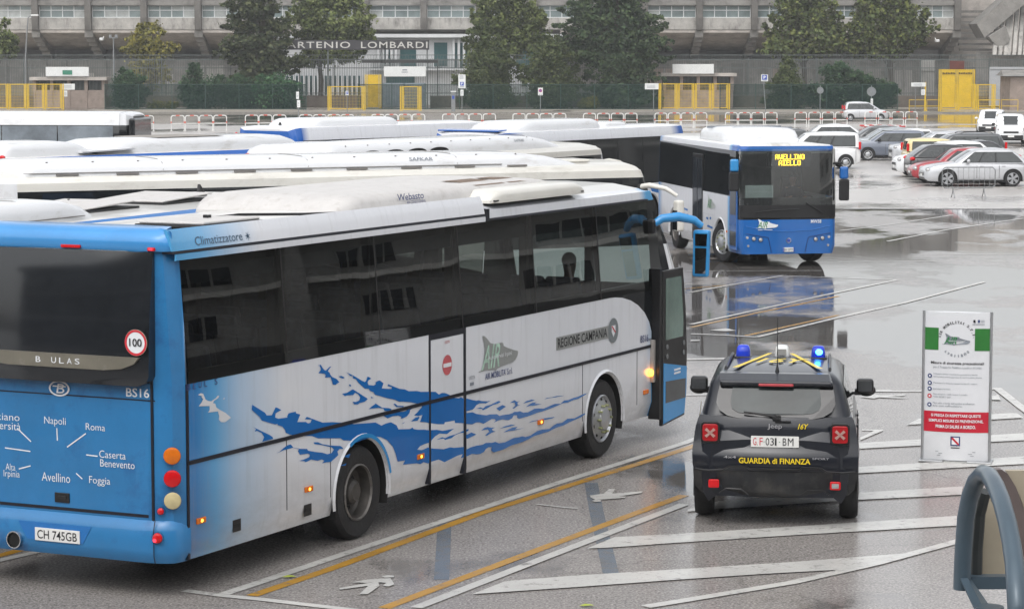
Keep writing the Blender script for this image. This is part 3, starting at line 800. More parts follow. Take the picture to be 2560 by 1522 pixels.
# entrance: white header over the blue-grey gate
hd = thing('entrance_gate', 'blue grey double gate under a white header panel below the name board', 'gate', (0, 0, 0))
MB().box(ux(960, sy), ux(1065, sy), sy - 0.15, sy + 0.1, vz(192, sy), vz(167, sy)).build('header_panel', SIGNW, hd, bevel=0.02)
MB().box(ux(1006, sy), ux(1018, sy), sy - 0.162, sy - 0.152, vz(177, sy), vz(174, sy)).box(ux(1004, sy), ux(1020, sy), sy - 0.162, sy - 0.152, vz(182, sy), vz(180, sy)).build('marking', GINK, hd)
for a, b in ((957, 1009), (1011, 1063)):
    g = MB()
    g.box(ux(a, sy), ux(b, sy), sy + 0.0, sy + 0.08, 0.2, vz(208, sy))
    g.tube([(ux(a + 3, sy), sy - 0.03, 0.35), (ux(b - 3, sy), sy - 0.03, 0.35), (ux(b - 3, sy), sy - 0.03, vz(211, sy)), (ux(a + 3, sy), sy - 0.03, vz(211, sy))], 0.04, 6, 1, closed=True)
    for k in range(7):
        x = ux(a + 6 + k * 6.5, sy)
        g.box(x - 0.02, x + 0.02, sy - 0.05, sy, 0.4, vz(212, sy), 1)
    g.build('gate_leaf', [GREYGATE, mat('pale_grey_bars', (0.3, 0.33, 0.35), 0.5)], hd)

def yellow_fence(label, u0, u1, v0, v1, Y, n, solid=False, group='yellow gates and pens by the stadium fence', skew=0.0):
    t = thing('yellow_gate', label, 'gate', (0, 0, 0), group=group)
    a, b = ux(u0, Y), ux(u1, Y); zt, zb = vz(v0, Y), 0.14
    w = (b - a) / n
    for k in range(n + 1):
        x = a + w * k; y = Y + skew * k
        MB().box(x - 0.12, x - 0.03, y - 0.06, y + 0.06, zb, zt).box(x + 0.03, x + 0.12, y - 0.06, y + 0.06, zb, zt).build('post', YEL, t)
    for k in range(n):
        x = a + w * k + 0.16; x1 = x + w - 0.32; y = Y + skew * (k + 0.5)
        p = MB()
        p.box(x, x1, y - 0.03, y + 0.03, zt - 0.09, zt - 0.01).box(x, x1, y - 0.03, y + 0.03, zb + 0.1, zb + 0.17)
        p.box(x, x + 0.07, y - 0.032, y + 0.032, zb + 0.17, zt - 0.09).box(x1 - 0.07, x1, y - 0.032, y + 0.032, zb + 0.17, zt - 0.09)
        if solid:
            p.box(x + 0.07, x1 - 0.07, y - 0.01, y + 0.01, zb + 0.17, zt - 0.09)
            for j in range(6):
                xx = x + 0.1 + (x1 - x - 0.2) * j / 5
                p.box(xx - 0.02, xx + 0.02, y - 0.03, y - 0.01, zb + 0.2, zt - 0.12)
        else:
            for j in range(9):
                xx = x + (x1 - x) * (j + 1) / 10
                p.box(xx - 0.006, xx + 0.006, y - 0.006, y + 0.006, zb + 0.17, zt - 0.09)
            for j in range(7):
                zz = zb + (zt - zb) * (j + 1) / 8
                p.box(x, x1, y - 0.006, y + 0.006, zz - 0.006, zz + 0.006)
        p.build('gate_panel', YEL, t)
    return t
yellow_fence('yellow mesh turnstile fence of four bays at the left edge', -25, 156, 210, 275, 243, 4)
yellow_fence('wide yellow mesh pen left of the solid yellow door', 822, 910, 216, 285, 238, 1)
yellow_fence('solid yellow sheet door left of the grey gate', 915, 950, 187, 262, 247, 1, True)
yellow_fence('narrow yellow mesh gate standing in front of the grey gate', 1003, 1050, 216, 288, 236, 1)
yellow_fence('yellow mesh turnstile fence of four bays under the blank white header', 1650, 1822, 209, 280, 243, 4)
yellow_fence('tall solid yellow double door under the rusty red plate', 2350, 2434, 174, 262, 247, 2, True)
yellow_fence('yellow mesh turnstile fence in front of the tall yellow door', 2350, 2486, 211, 280, 238, 3)
t = thing('yellow_guard_rail', 'low yellow tubular guard rail left of the tall yellow door', 'railing', (0, 0, 0), group='low yellow rails')
for a, b in ((2274, 2312), (2318, 2352)):
    MB().tube([(ux(a, 234), 234, 0.13), (ux(a, 234), 234, 1.15), (ux(b, 234), 234, 1.15), (ux(b, 234), 234, 0.13)], 0.035, 6).tube([(ux(a, 234), 234, 0.6), (ux(b, 234), 234, 0.6)], 0.03, 6).build('hoop', YEL, t)
t = thing('yellow_guard_rail', 'low yellow tubular guard rail in front of the pinkish hut', 'railing', (0, 0, 0), group='low yellow rails')
for a, b in ((2448, 2500), (2505, 2546)):
    MB().tube([(ux(a, 234), 234, 0.13), (ux(a, 234), 234, 1.15), (ux(b, 234), 234, 1.15), (ux(b, 234), 234, 0.13)], 0.035, 6).tube([(ux(a, 234), 234, 0.6), (ux(b, 234), 234, 0.6)], 0.03, 6).build('hoop', YEL, t)
tag(MB().box(ux(2314, 238) - 0.06, ux(2314, 238) + 0.06, 238, 238.12, 0.1, vz(206, 238)).box(ux(2314, 238) - 0.09, ux(2314, 238) + 0.09, 237.97, 238.15, 0.1, 0.2).build('yellow_post', YEL, bevel=0.01), 'single tall yellow post beside the white notice board', 'post')
pl = thing('rusty_plate', 'rusty dark red plate above the tall yellow door', 'sign', (0, 0, 0))
MB().box(ux(2374, 249), ux(2410, 249), 249, 249.08, vz(173, 249), vz(153, 249)).box(ux(2370, 249), ux(2414, 249), 249.02, 249.1, vz(175, 249), vz(173, 249)).build('plate', mat('rust_red', (0.11, 0.03, 0.022), 0.7, 0, 0.4, 2), pl)
mb = MB()
for a_, b_ in ((2356, 2389), (2397, 2431)):
    for k in range(8):
        x = ux(a_, 247) + (ux(b_, 247) - ux(a_, 247)) * k / 8
        mb.box(x, x + 0.1, 246.89, 246.9, vz(186, 247), vz(186, 247) + 0.17 - 0.03 * (k % 3 == 1))
mb.build('marking', INK, pl)

def booth(label, u0, u1, v0, hu0, hu1, hv0, hv1, Y, screen=False):
    t = thing('ticket_booth', label, 'booth', (0, 0, 0))
    a, b = ux(u0, Y), ux(u1, Y); z = vz(v0, Y); n = 4; w = (b - a) / n
    m_ = MB()
    m_.box(a, b, Y, Y + 2.4, 0.1, vz(226, Y)); m_.box(a, b, Y + 2.0, Y + 2.4, vz(226, Y), z)
    for k in range(n + 1):
        m_.box(a + w * k - 0.16, a + w * k + 0.16, Y - 0.05, Y + 2, vz(226, Y), z - 0.2)
        m_.box(a + w * k - 0.1, a + w * k + 0.1, Y - 0.06, Y, 0.1, vz(226, Y))
    m_.build('wall', PINKW, t)
    MB().box(a - 0.4, b + 0.4, Y - 0.5, Y + 2.6, z - 0.2, z + 0.1).build('roof_slab', CONCD, t)
    for k in range(n):
        g = MB()
        for j in range(9):
            x = a + w * k + 0.3 + (w - 0.6) * j / 8
            g.box(x - 0.025, x + 0.025, Y + 0.2, Y + 0.25, vz(226, Y), z - 0.25)
        g.box(a + w * k + 0.17, a + w * (k + 1) - 0.17, Y + 0.6, Y + 0.65, vz(226, Y), z - 0.22, 1)
        g.build('barred_opening', [FENCE, UNDER], t)
    MB().box(ux(hu0, Y), ux(hu1, Y), Y - 0.75, Y - 0.52, vz(hv1, Y), vz(hv0, Y)).build('header_panel', SIGNW, t, bevel=0.02)
    if screen:
        MB().box(ux(160, Y), ux(184, Y), Y - 0.79, Y - 0.751, vz(187, Y), vz(176, Y)).build('green_sign', mat('green_plate', (0.03, 0.19, 0.12), 0.4), t)
    return t
booth('pinkish ticket booth under a white header with a green square', 86, 258, 196, 118, 225, 168, 191, 250.5, True)
booth('pinkish ticket booth under a blank white header behind the yellow turnstiles', 1662, 1830, 186, 1680, 1783, 161, 185, 250.5)
hut = thing('roadside_hut', 'pinkish hut with a grey tiled roof at the right edge', 'hut', (0, 0, 0))
MB().box(ux(2526, 240), ux(2700, 240), 240, 245, 0.1, vz(192, 240)).build('wall', PINKW, hut)
MB().prism([(ux(2505, 240), 239.5, vz(190, 240)), (ux(2516, 240), 242.5, vz(176, 240)), (ux(2516, 240), 245.3, vz(190, 240))], (9, 0, 0)).build('roof', CONCR, hut)
# white panelled gate sheets behind the bars at the right
tag(MB().box(ux(2300, 253), ux(2336, 253), 253, 253.1, 0.3, vz(150, 253)).box(ux(2300, 253), ux(2336, 253), 252.9, 253, vz(177, 253) - 0.05, vz(177, 253) + 0.2, 0).build('panel_gate', mat('pale_sheet', (0.33, 0.32, 0.3), 0.6, 0, 0.1, 2)), 'tall pale sheet gate behind the bars left of the yellow door', 'gate')
tag(MB().box(ux(2478, 250), ux(2640, 250), 251, 251.1, 0.3, vz(172, 250)).box(ux(2478, 250), ux(2640, 250), 250.9, 251, vz(174, 250), vz(168, 250)).build('corrugated_screen', mat('pale_corrugated', (0.36, 0.37, 0.38), 0.5, 0.2, 0.1, 2)), 'pale corrugated screen behind the pinkish hut', 'screen')

# road signs and street furniture along the far pavement
def pole_sign(name, label, u, vb, vt, plates, Y=None, r=0.035, cat='sign', group=None, lean=0.0):
    b = at(u, vb, 100); 
    d = b - Vector((0, 0, CAM_H)); k = -CAM_H / d.z
    p = Vector((0, 0, CAM_H)) + d * k
    p.z = 0.0
    Yp = p.y
    t = thing(name, label, cat, (p.x, p.y, 0), 0, group)
    zt = vz(vt, Yp)
    MB().cyl((0, 0.05, 0), (lean, 0.05, zt), r, n=8).build('pole', GALV, t)
    for (du0, du1, v0, v1, kind) in plates:
        s = Yp / F_PX
        x0, x1, za, zb = du0 * s, du1 * s, vz(v1, Yp), vz(v0, Yp)
        xc, zc = (x0 + x1) / 2, (za + zb) / 2
        w, h = x1 - x0, zb - za
        m_ = MB()
        if kind == 'back':
            m_.cyl((xc, 0.02, zc), (xc, 0.05, zc), h / 2, n=20)
            m_.build('sign_back', GALV, t)
            continue
        m_.box(x0, x1, -0.03, 0.0, za, zb)
        pl_ = m_.build('sign_plate', SIGNW, t, bevel=0.008)
        k_ = MB()
        f = -0.034
        if kind in ('P', 'PP'):
            q = 0.36 if kind == 'P' else 0.2
            cz = zc + h * (0.08 if kind == 'P' else -0.18); s_ = min(w, h) * (0.36 if kind == 'P' else 0.26)
            k_.box(xc - s_, xc + s_, f, -0.03, cz - s_, cz + s_, 0)
            k_.text('P', (xc - s_ * 0.45, f - 0.004, cz - s_ * 0.65), (1, 0, 0), (0, 0, 1), s_ * 0.9, s_ * 1.3, 1, 0.03)
            k_.box(xc - w * 0.3, xc + w * 0.3, f, -0.03, za + h * 0.07, za + h * 0.12, 2)
            if kind == 'PP':
                for j in range(3):
                    k_.box(xc - w * 0.35, xc + w * 0.2, f, -0.03, zb - h * (0.12 + 0.09 * j), zb - h * (0.08 + 0.09 * j), 2)
        elif kind == 'no':
            cz = zc + h * 0.12; R = w * 0.36
            k_.lathe((xc, f, cz), (0, 1, 0), [(0, 0), (0, R * 0.75)], 20, 0)
            k_.lathe((xc, f - 0.001, cz), (0, 1, 0), [(0, R * 0.72), (0, R)], 20, 3)
            k_.prism([(xc - R * 0.66, f - 0.006, cz + R * 0.5), (xc - R * 0.5, f - 0.006, cz + R * 0.66), (xc + R * 0.66, f - 0.006, cz - R * 0.5), (xc + R * 0.5, f - 0.006, cz - R * 0.66)], (0, 0.002, 0), 3)
            k_.box(xc - w * 0.3, xc - w * 0.05, f, -0.03, za + h * 0.08, za + h * 0.17, 2)
            k_.box(xc + w * 0.05, xc + w * 0.3, f, -0.03, za + h * 0.08, za + h * 0.17, 2)
        else:
            for j in range(3):
                k_.box(x0 + w * 0.15, x1 - w * 0.25, f, -0.03, za + h * (0.25 + 0.2 * j), za + h * (0.31 + 0.2 * j), 2)
        k_.build('marking', [SIGNBL, WINK, GINK, REDINK], pl_)
    return t
pole_sign('road_sign', 'small post with two white plates one above the other, right of the left hedges', 746, 312, 228, [(-5, 2, 230, 248, 'txt'), (-3, 5, 251, 269, 'txt')])
pole_sign('road_sign', 'tall white parking panel with blue square beside the ticket machine', 1155, 284, 184, [(-9, 9, 187, 221, 'PP'), (-4, 4, 225, 240, 'txt')])
pole_sign('road_sign', 'no parking sign with red ring in front of the middle cone shaped tree', 1351, 290, 219, [(-6, 6, 220, 239, 'no')])
pole_sign('road_sign', 'white parking sign with large letter on a post left of the right hedges', 1915, 286, 183, [(-13, 4, 187, 204, 'P')], lean=-0.3)
pole_sign('road_sign', 'grey back of a round sign on a post in front of the right hedges', 2050, 290, 214, [(-8, 8, 218, 235, 'back')])
pole_sign('road_sign', 'grey backed sign with white sticker behind the silver city car', 2178, 292, 214, [(-5, 5, 218, 241, 'back'), (-2, 4, 247, 263, 'txt')])
pole_sign('road_sign', 'small white parking plate on the front of the wide yellow pen', 868, 286, 224, [(-4, 4, 228, 239, 'P')])
pole_sign('notice_board', 'white notice board on a thin post left of the tall yellow door', 2288, 284, 205, [(-11, 25, 207, 217, 'txt'), (14, 24, 224, 238, 'txt')], cat='notice board')
pole_sign('notice_board', 'white notice board at the end of the left yellow turnstiles', 160, 276, 209, [(-3, 28, 210, 225, 'txt'), (0, 9, 227, 242, 'txt')], cat='notice board')
pole_sign('road_sign', 'white plate at the left end of the right yellow turnstiles', 1634, 282, 208, [(-22, 12, 209, 224, 'txt')])
p = at(1133, 282, 233)
tm = thing('ticket_machine', 'slim grey parking ticket machine with a wide cap on the far pavement', 'ticket machine', (p.x, 233.6, 0.13))
MB().box(-0.18, 0.18, -0.15, 0.15, 0, 1.72).build('body', GALV, tm, bevel=0.03)
MB().box(-0.24, 0.24, -0.2, 0.2, 1.72, 1.82).build('cap', SIGNW, tm, bevel=0.03)
MB().box(-0.1, 0.1, -0.17, -0.152, 1.1, 1.4).build('panel', SIGNBL, tm)
for u, v0, v1, Y, arm, lab in ((62, 41, 275, 246, 18, 'tall curved street lamp at the left edge'), (285, 98, 210, 250, 0, 'short floodlight mast behind the hedges'),):
    t = thing('street_lamp', lab, 'street lamp', (ux(u, Y), Y, 0.1))
    zt = vz(v0, Y); s = Y / F_PX
    if arm:
        MB().tube([(0, 0, 0), (0.1, 0, zt * 0.55), (0.3, 0, zt * 0.85), (arm * s * 0.6, 0, zt * 0.97), (arm * s, 0, zt)], [0.09, 0.07, 0.06, 0.05, 0.05], 8).build('pole', GALV, t)
        MB().box(arm * s, arm * s + 0.7, -0.15, 0.15, zt - 0.1, zt + 0.05).build('lamp_head', SIGNW, t, bevel=0.04)
    else:
        MB().cyl((0, 0, 0), (0, 0, zt), 0.1, 0.06, 8).build('pole', GALV, t)
        MB().box(-0.4, 0.4, -0.12, 0.12, zt - 0.05, zt + 0.05).box(-0.4, -0.15, -0.2, 0.1, zt + 0.05, zt + 0.3).box(0.15, 0.4, -0.2, 0.1, zt + 0.05, zt + 0.3).build('lamp_head', GALV, t)
for u, v, lab in ((256, 99, 'white surveillance camera on the left bracket'), (2341, 103, 'white surveillance camera below the right bracket')):
    p = at(u, v, 271)
    t = thing('surveillance_camera', lab, 'camera', (p.x, 270.6, p.z))
    MB().box(-0.18, 0.18, -0.5, 0.4, -0.12, 0.16).build('housing', SIGNW, t, bevel=0.05)
    MB().tube([(0, 0.2, 0), (0, 0.8, 0.1), (0, 1.3, 0.3)], 0.05, 6).build('arm', SIGNW, t)
# ---------------------------------------------------------------- trees and hedges
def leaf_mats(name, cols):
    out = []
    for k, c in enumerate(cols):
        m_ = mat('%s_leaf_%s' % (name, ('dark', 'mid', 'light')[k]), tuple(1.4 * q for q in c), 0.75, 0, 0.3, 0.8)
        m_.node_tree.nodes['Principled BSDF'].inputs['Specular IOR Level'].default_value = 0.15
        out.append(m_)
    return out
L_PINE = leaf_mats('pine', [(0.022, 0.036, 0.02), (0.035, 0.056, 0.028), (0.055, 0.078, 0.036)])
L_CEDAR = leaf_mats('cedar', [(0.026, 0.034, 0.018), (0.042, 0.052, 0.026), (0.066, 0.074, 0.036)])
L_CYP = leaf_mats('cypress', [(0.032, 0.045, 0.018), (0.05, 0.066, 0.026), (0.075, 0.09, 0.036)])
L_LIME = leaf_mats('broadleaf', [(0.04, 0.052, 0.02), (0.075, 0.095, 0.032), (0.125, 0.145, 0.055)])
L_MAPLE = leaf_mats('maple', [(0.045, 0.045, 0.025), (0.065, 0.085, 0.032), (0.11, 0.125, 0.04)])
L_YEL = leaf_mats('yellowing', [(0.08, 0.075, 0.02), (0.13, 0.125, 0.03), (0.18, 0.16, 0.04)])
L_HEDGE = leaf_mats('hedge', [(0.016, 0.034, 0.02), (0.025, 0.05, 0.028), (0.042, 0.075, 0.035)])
BARK = mat('bark', (0.06, 0.048, 0.038), 0.9, 0, 0.35, 2, bump=0.6, bscale=8)

def crown_mb(lobes, n, size, rng, flat=1.0, per=26, spread=0.33):
    """Leaf clumps through the volume of several ellipsoid lobes (centre, radii)."""
    mb = MB()
    wts = [l[3] * l[4] * l[5] for l in lobes]
    tot = sum(wts)
    for l, w in zip(lobes, wts):
        cl = max(3, int(2.7 * n * (0.3 / len(lobes) + 0.7 * w / tot) / per))
        for _ in range(cl):
            while True:
                d = Vector((rng.uniform(-1, 1), rng.uniform(-1, 1), rng.uniform(-1, 1)))
                if 0.05 < d.length < 1:
                    break
            d = d.normalized() * (rng.random() ** 0.38)
            c = Vector((l[0] + d.x * l[3], l[1] + d.y * l[4], l[2] + d.z * l[5]))
            cm = min(2, max(0, int(rng.gauss(1.0 + 0.4 * d.z, 0.6) + 0.5)))  # random clump tone, painted lighter towards lobe tops like light from above
            cr = spread * (l[3] * l[4] * l[5]) ** (1 / 3) * rng.uniform(0.6, 1.25)
            for _ in range(per):
                p = c + Vector((rng.gauss(0, cr * 0.55), rng.gauss(0, cr * 0.55), rng.gauss(0, cr * 0.55 * flat)))
                a = Vector((rng.gauss(0, 1), rng.gauss(0, 1), rng.gauss(0, 0.6))).normalized()
                b = a.orthogonal().normalized()
                b = (b * math.cos(rng.random() * 6.28) + a.cross(b) * math.sin(rng.random() * 6.28))
                s = size * 0.92 * rng.uniform(0.6, 1.4)
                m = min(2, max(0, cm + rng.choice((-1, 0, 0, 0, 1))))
                mb.face([p - a * s * 0.5, p + b * s * 0.38, p + a * s * 0.5, p - b * s * 0.38], m)
    return mb

def tree(name, label, u, Y, lobes_px, n, size, mats, seed, trunk_u=None, trunk_w=0.28, flat=1.0, cat='tree', group='trees along the stadium fence', limbs=5, per=26, depth=0.9, spread=0.33, bottom=0.1, sprays=5):
    """lobes_px: (u, v, half width px, half height px) in the photo, carried to distance Y."""
    rng = random.Random(seed)
    s = Y / F_PX
    x0 = ux(trunk_u if trunk_u else u, Y)
    t = thing(name, label, cat, (x0, Y, bottom), 0, group)
    lobes = []
    for (lu, lv, hw, hh) in lobes_px:
        lobes.append((ux(lu, Y) - x0, rng.uniform(-0.3, 0.3) * hw * s, vz(lv, Y) - bottom, hw * s, hw * s * depth, hh * s))
    mini = []
    for l in lobes:                                # ragged outer sprays
        for _ in range(sprays):
            a_ = rng.uniform(-0.7, 3.84); d_ = rng.uniform(0.85, 1.2); k_ = rng.uniform(0.2, 0.38)
            mini.append((l[0] + l[3] * d_ * math.cos(a_), l[1] + l[4] * rng.uniform(-0.8, 0.8), l[2] + l[5] * d_ * math.sin(a_), l[3] * k_, l[4] * k_, l[5] * k_ * 0.9))
    lobes = [(l[0], l[1], l[2], l[3] * 0.93, l[4] * 0.93, l[5] * 0.93) for l in lobes] + mini
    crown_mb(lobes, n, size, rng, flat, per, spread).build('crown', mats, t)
    if limbs:
        top = max(l[2] for l in lobes)
        mb = MB()
        pts = [(0, 0, 0)] + [(rng.uniform(-0.15, 0.15), rng.uniform(-0.1, 0.1), top * k / 5) for k in range(1, 6)]
        mb.tube(pts, [trunk_w * (1 - 0.15 * k) for k in range(6)], 9)
        for k in range(limbs):
            l = lobes[k % len(lobes)]
            z = max(0.3, min(top * 0.9, l[2] - 0.5))
            mb.tube([(0, 0, z * 0.7), (l[0] * 0.5, l[1] * 0.5, z * 0.88), (l[0] + rng.uniform(-0.4, 0.4), l[1], l[2] + 0.2)], [trunk_w * 0.5, trunk_w * 0.32, trunk_w * 0.12], 6)
        mb.build('trunk', BARK, t)
    return t

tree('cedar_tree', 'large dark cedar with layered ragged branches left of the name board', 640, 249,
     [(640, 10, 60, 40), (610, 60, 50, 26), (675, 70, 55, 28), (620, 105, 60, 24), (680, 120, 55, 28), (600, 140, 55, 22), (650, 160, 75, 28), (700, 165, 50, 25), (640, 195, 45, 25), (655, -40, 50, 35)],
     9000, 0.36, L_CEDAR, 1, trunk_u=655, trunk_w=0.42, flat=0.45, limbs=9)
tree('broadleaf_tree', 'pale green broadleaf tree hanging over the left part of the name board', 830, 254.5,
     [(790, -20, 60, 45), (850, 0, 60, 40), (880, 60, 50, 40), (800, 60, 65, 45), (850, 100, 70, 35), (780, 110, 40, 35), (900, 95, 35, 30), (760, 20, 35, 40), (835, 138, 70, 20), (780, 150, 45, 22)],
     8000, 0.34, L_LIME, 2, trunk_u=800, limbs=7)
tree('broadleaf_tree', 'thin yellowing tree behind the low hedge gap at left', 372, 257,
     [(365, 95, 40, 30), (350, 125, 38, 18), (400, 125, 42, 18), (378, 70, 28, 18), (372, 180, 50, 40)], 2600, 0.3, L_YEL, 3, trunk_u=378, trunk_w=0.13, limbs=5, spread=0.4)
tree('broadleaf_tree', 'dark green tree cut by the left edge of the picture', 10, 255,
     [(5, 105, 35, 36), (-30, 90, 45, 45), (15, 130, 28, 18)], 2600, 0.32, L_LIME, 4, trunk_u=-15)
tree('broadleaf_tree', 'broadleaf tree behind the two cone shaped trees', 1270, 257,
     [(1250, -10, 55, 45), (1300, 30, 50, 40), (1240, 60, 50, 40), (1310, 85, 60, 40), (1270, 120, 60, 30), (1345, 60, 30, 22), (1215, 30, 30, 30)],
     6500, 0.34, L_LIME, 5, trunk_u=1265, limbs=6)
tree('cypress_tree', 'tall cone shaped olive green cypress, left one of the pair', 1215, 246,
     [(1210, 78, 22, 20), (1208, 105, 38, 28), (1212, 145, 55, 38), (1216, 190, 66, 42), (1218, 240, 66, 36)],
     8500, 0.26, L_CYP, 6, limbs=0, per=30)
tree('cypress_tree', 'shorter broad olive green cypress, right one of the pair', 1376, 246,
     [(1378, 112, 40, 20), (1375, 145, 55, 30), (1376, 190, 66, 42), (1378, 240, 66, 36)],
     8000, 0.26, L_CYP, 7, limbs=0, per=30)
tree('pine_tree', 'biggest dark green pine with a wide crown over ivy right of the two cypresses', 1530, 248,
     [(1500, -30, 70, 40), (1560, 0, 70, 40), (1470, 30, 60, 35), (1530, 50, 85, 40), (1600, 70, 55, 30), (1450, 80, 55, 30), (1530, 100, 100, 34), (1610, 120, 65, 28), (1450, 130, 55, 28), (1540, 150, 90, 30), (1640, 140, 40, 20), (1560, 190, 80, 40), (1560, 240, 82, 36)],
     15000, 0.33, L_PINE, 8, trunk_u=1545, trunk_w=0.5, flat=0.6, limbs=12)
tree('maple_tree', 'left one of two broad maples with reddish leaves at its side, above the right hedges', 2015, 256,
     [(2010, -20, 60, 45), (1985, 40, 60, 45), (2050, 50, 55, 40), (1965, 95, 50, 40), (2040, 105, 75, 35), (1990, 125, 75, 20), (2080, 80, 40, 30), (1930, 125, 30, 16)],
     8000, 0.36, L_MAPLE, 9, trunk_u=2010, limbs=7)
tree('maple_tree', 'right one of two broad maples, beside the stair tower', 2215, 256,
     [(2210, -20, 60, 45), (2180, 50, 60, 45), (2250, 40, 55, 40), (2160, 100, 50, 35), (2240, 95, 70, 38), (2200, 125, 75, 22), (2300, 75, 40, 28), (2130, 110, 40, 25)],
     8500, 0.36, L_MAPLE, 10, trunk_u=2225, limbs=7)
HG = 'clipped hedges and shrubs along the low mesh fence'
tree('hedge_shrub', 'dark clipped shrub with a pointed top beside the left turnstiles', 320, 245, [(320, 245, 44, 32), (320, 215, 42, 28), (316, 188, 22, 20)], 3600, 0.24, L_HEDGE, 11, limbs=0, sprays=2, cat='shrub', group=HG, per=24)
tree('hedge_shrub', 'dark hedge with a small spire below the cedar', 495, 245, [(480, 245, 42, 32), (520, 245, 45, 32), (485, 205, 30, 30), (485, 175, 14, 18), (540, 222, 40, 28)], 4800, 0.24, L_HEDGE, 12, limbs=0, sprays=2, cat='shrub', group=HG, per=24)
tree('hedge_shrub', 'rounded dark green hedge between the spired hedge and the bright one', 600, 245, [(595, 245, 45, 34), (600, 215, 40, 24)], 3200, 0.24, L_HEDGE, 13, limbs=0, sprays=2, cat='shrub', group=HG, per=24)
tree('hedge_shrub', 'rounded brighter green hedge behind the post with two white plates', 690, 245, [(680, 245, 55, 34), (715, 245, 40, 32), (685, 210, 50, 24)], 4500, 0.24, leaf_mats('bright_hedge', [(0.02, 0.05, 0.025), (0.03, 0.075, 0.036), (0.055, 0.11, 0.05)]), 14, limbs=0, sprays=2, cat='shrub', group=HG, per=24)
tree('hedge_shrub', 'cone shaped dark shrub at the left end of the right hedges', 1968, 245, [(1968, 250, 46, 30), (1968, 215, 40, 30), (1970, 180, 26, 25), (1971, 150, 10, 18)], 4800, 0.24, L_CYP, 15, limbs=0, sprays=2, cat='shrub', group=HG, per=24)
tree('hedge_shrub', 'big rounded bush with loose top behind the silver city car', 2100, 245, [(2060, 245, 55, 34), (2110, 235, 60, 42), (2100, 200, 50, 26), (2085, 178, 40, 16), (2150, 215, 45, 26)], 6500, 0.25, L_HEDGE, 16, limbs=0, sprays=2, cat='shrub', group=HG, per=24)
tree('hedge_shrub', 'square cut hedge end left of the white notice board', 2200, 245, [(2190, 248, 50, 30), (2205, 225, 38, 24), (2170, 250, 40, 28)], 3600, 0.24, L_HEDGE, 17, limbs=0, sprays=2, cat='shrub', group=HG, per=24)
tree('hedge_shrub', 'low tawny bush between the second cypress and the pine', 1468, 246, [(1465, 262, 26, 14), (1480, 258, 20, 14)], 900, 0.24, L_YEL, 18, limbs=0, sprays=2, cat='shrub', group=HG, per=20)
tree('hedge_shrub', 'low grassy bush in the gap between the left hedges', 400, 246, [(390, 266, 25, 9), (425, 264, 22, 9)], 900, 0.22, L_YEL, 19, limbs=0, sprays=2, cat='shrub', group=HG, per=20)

# ---------------------------------------------------------------- hoop rails along the far road
ONES = 'first second third fourth fifth sixth seventh eighth ninth tenth eleventh twelfth thirteenth fourteenth fifteenth sixteenth seventeenth eighteenth nineteenth'.split()
def ordinal(n):
    if n < 20:
        return ONES[n - 1]
    t = ('twenty', 'thirty', 'forty', 'fifty')[n // 10 - 2]
    return t[:-1] + 'ieth' if n % 10 == 0 else t + ' ' + ONES[n % 10 - 1]
HOOPW = mat('white_rail_paint', (0.62, 0.62, 0.6), 0.4, 0, 0.08, 4)
HOOPR = mat('red_rail_band', (0.5, 0.09, 0.06), 0.4, 0, 0.15, 4)
us = []
for base, lst in ((0, [(1010, 1098), (1228, 1318), (1328, 1420), (1430, 1520), (1530, 1620), (1755, 1845), (1852, 1943), (1952, 2043), (2140, 2230), (2240, 2330), (2340, 2430)]),
                  (850, [(10, 100), (228, 318), (325, 412), (420, 510), (518, 606), (732, 822), (828, 918), (922, 1012), (1022, 1110), (1232, 1322), (1330, 1420), (1425, 1515), (1522, 1612), (1735, 1822), (1832, 1924), (1932, 2022), (2030, 2118), (2242, 2332), (2336, 2428)]),
                  (1700, [(5, 95), (102, 190), (318, 408), (412, 502), (505, 595), (602, 690), (812, 902), (912, 1000), (1008, 1095), (1102, 1190), (1310, 1400), (1408, 1495), (1502, 1592), (1600, 1688)])):
    for a, b in lst:
        us.append(base + (a + b) / 2 / 2.8535)
us = sorted([us[0] - 62, us[0] - 31] + us)
hm = MB(); hw, hh = 0.44, 1.03
pth = [(-hw, 0, 0), (-hw, 0, hh * 0.5)] + [(-hw + 0.14 + 0.14 * math.cos(rad(a)), 0, hh - 0.14 + 0.14 * math.sin(rad(a))) for a in (180, 150, 120, 90)]
pth += [(hw - 0.14 + 0.14 * math.cos(rad(a)), 0, hh - 0.14 + 0.14 * math.sin(rad(a))) for a in (90, 60, 30, 0)] + [(hw, 0, hh * 0.5), (hw, 0, 0)]
hm.tube(pth, 0.035, 8, 0)
hm.tube([(-hw, 0, hh * 0.48), (hw, 0, hh * 0.48)], 0.03, 8, 0)
hm.cyl((-0.13, 0, hh), (0.13, 0, hh), 0.04, n=8, m=1)
for s_ in (-1, 1):
    hm.cyl((s_ * hw, 0, hh * 0.5), (s_ * hw, 0, hh * 0.62), 0.04, n=8, m=1)
    hm.cyl((s_ * hw, 0, 0), (s_ * hw, 0, 0.02), 0.09, n=10, m=0)
hoop = None
for i, u in enumerate(us):
    k = (u - 1280) / F_PX
    Y = 183.3 / (1 - 0.23 * k)
    o = hm.build('hoop_rail', [HOOPW, HOOPR]) if hoop is None else hoop.copy()
    if hoop is None:
        hoop = o
    else:
        COL.objects.link(o)
    o.location = (k * Y, Y, 0.004)
    o.rotation_euler = (0, 0, rad(13))
    tag(o, 'white hoop rail with red bands, %s from the left in the far row' % ordinal(i + 1), 'hoop rail', 'hoop rails along the far road')
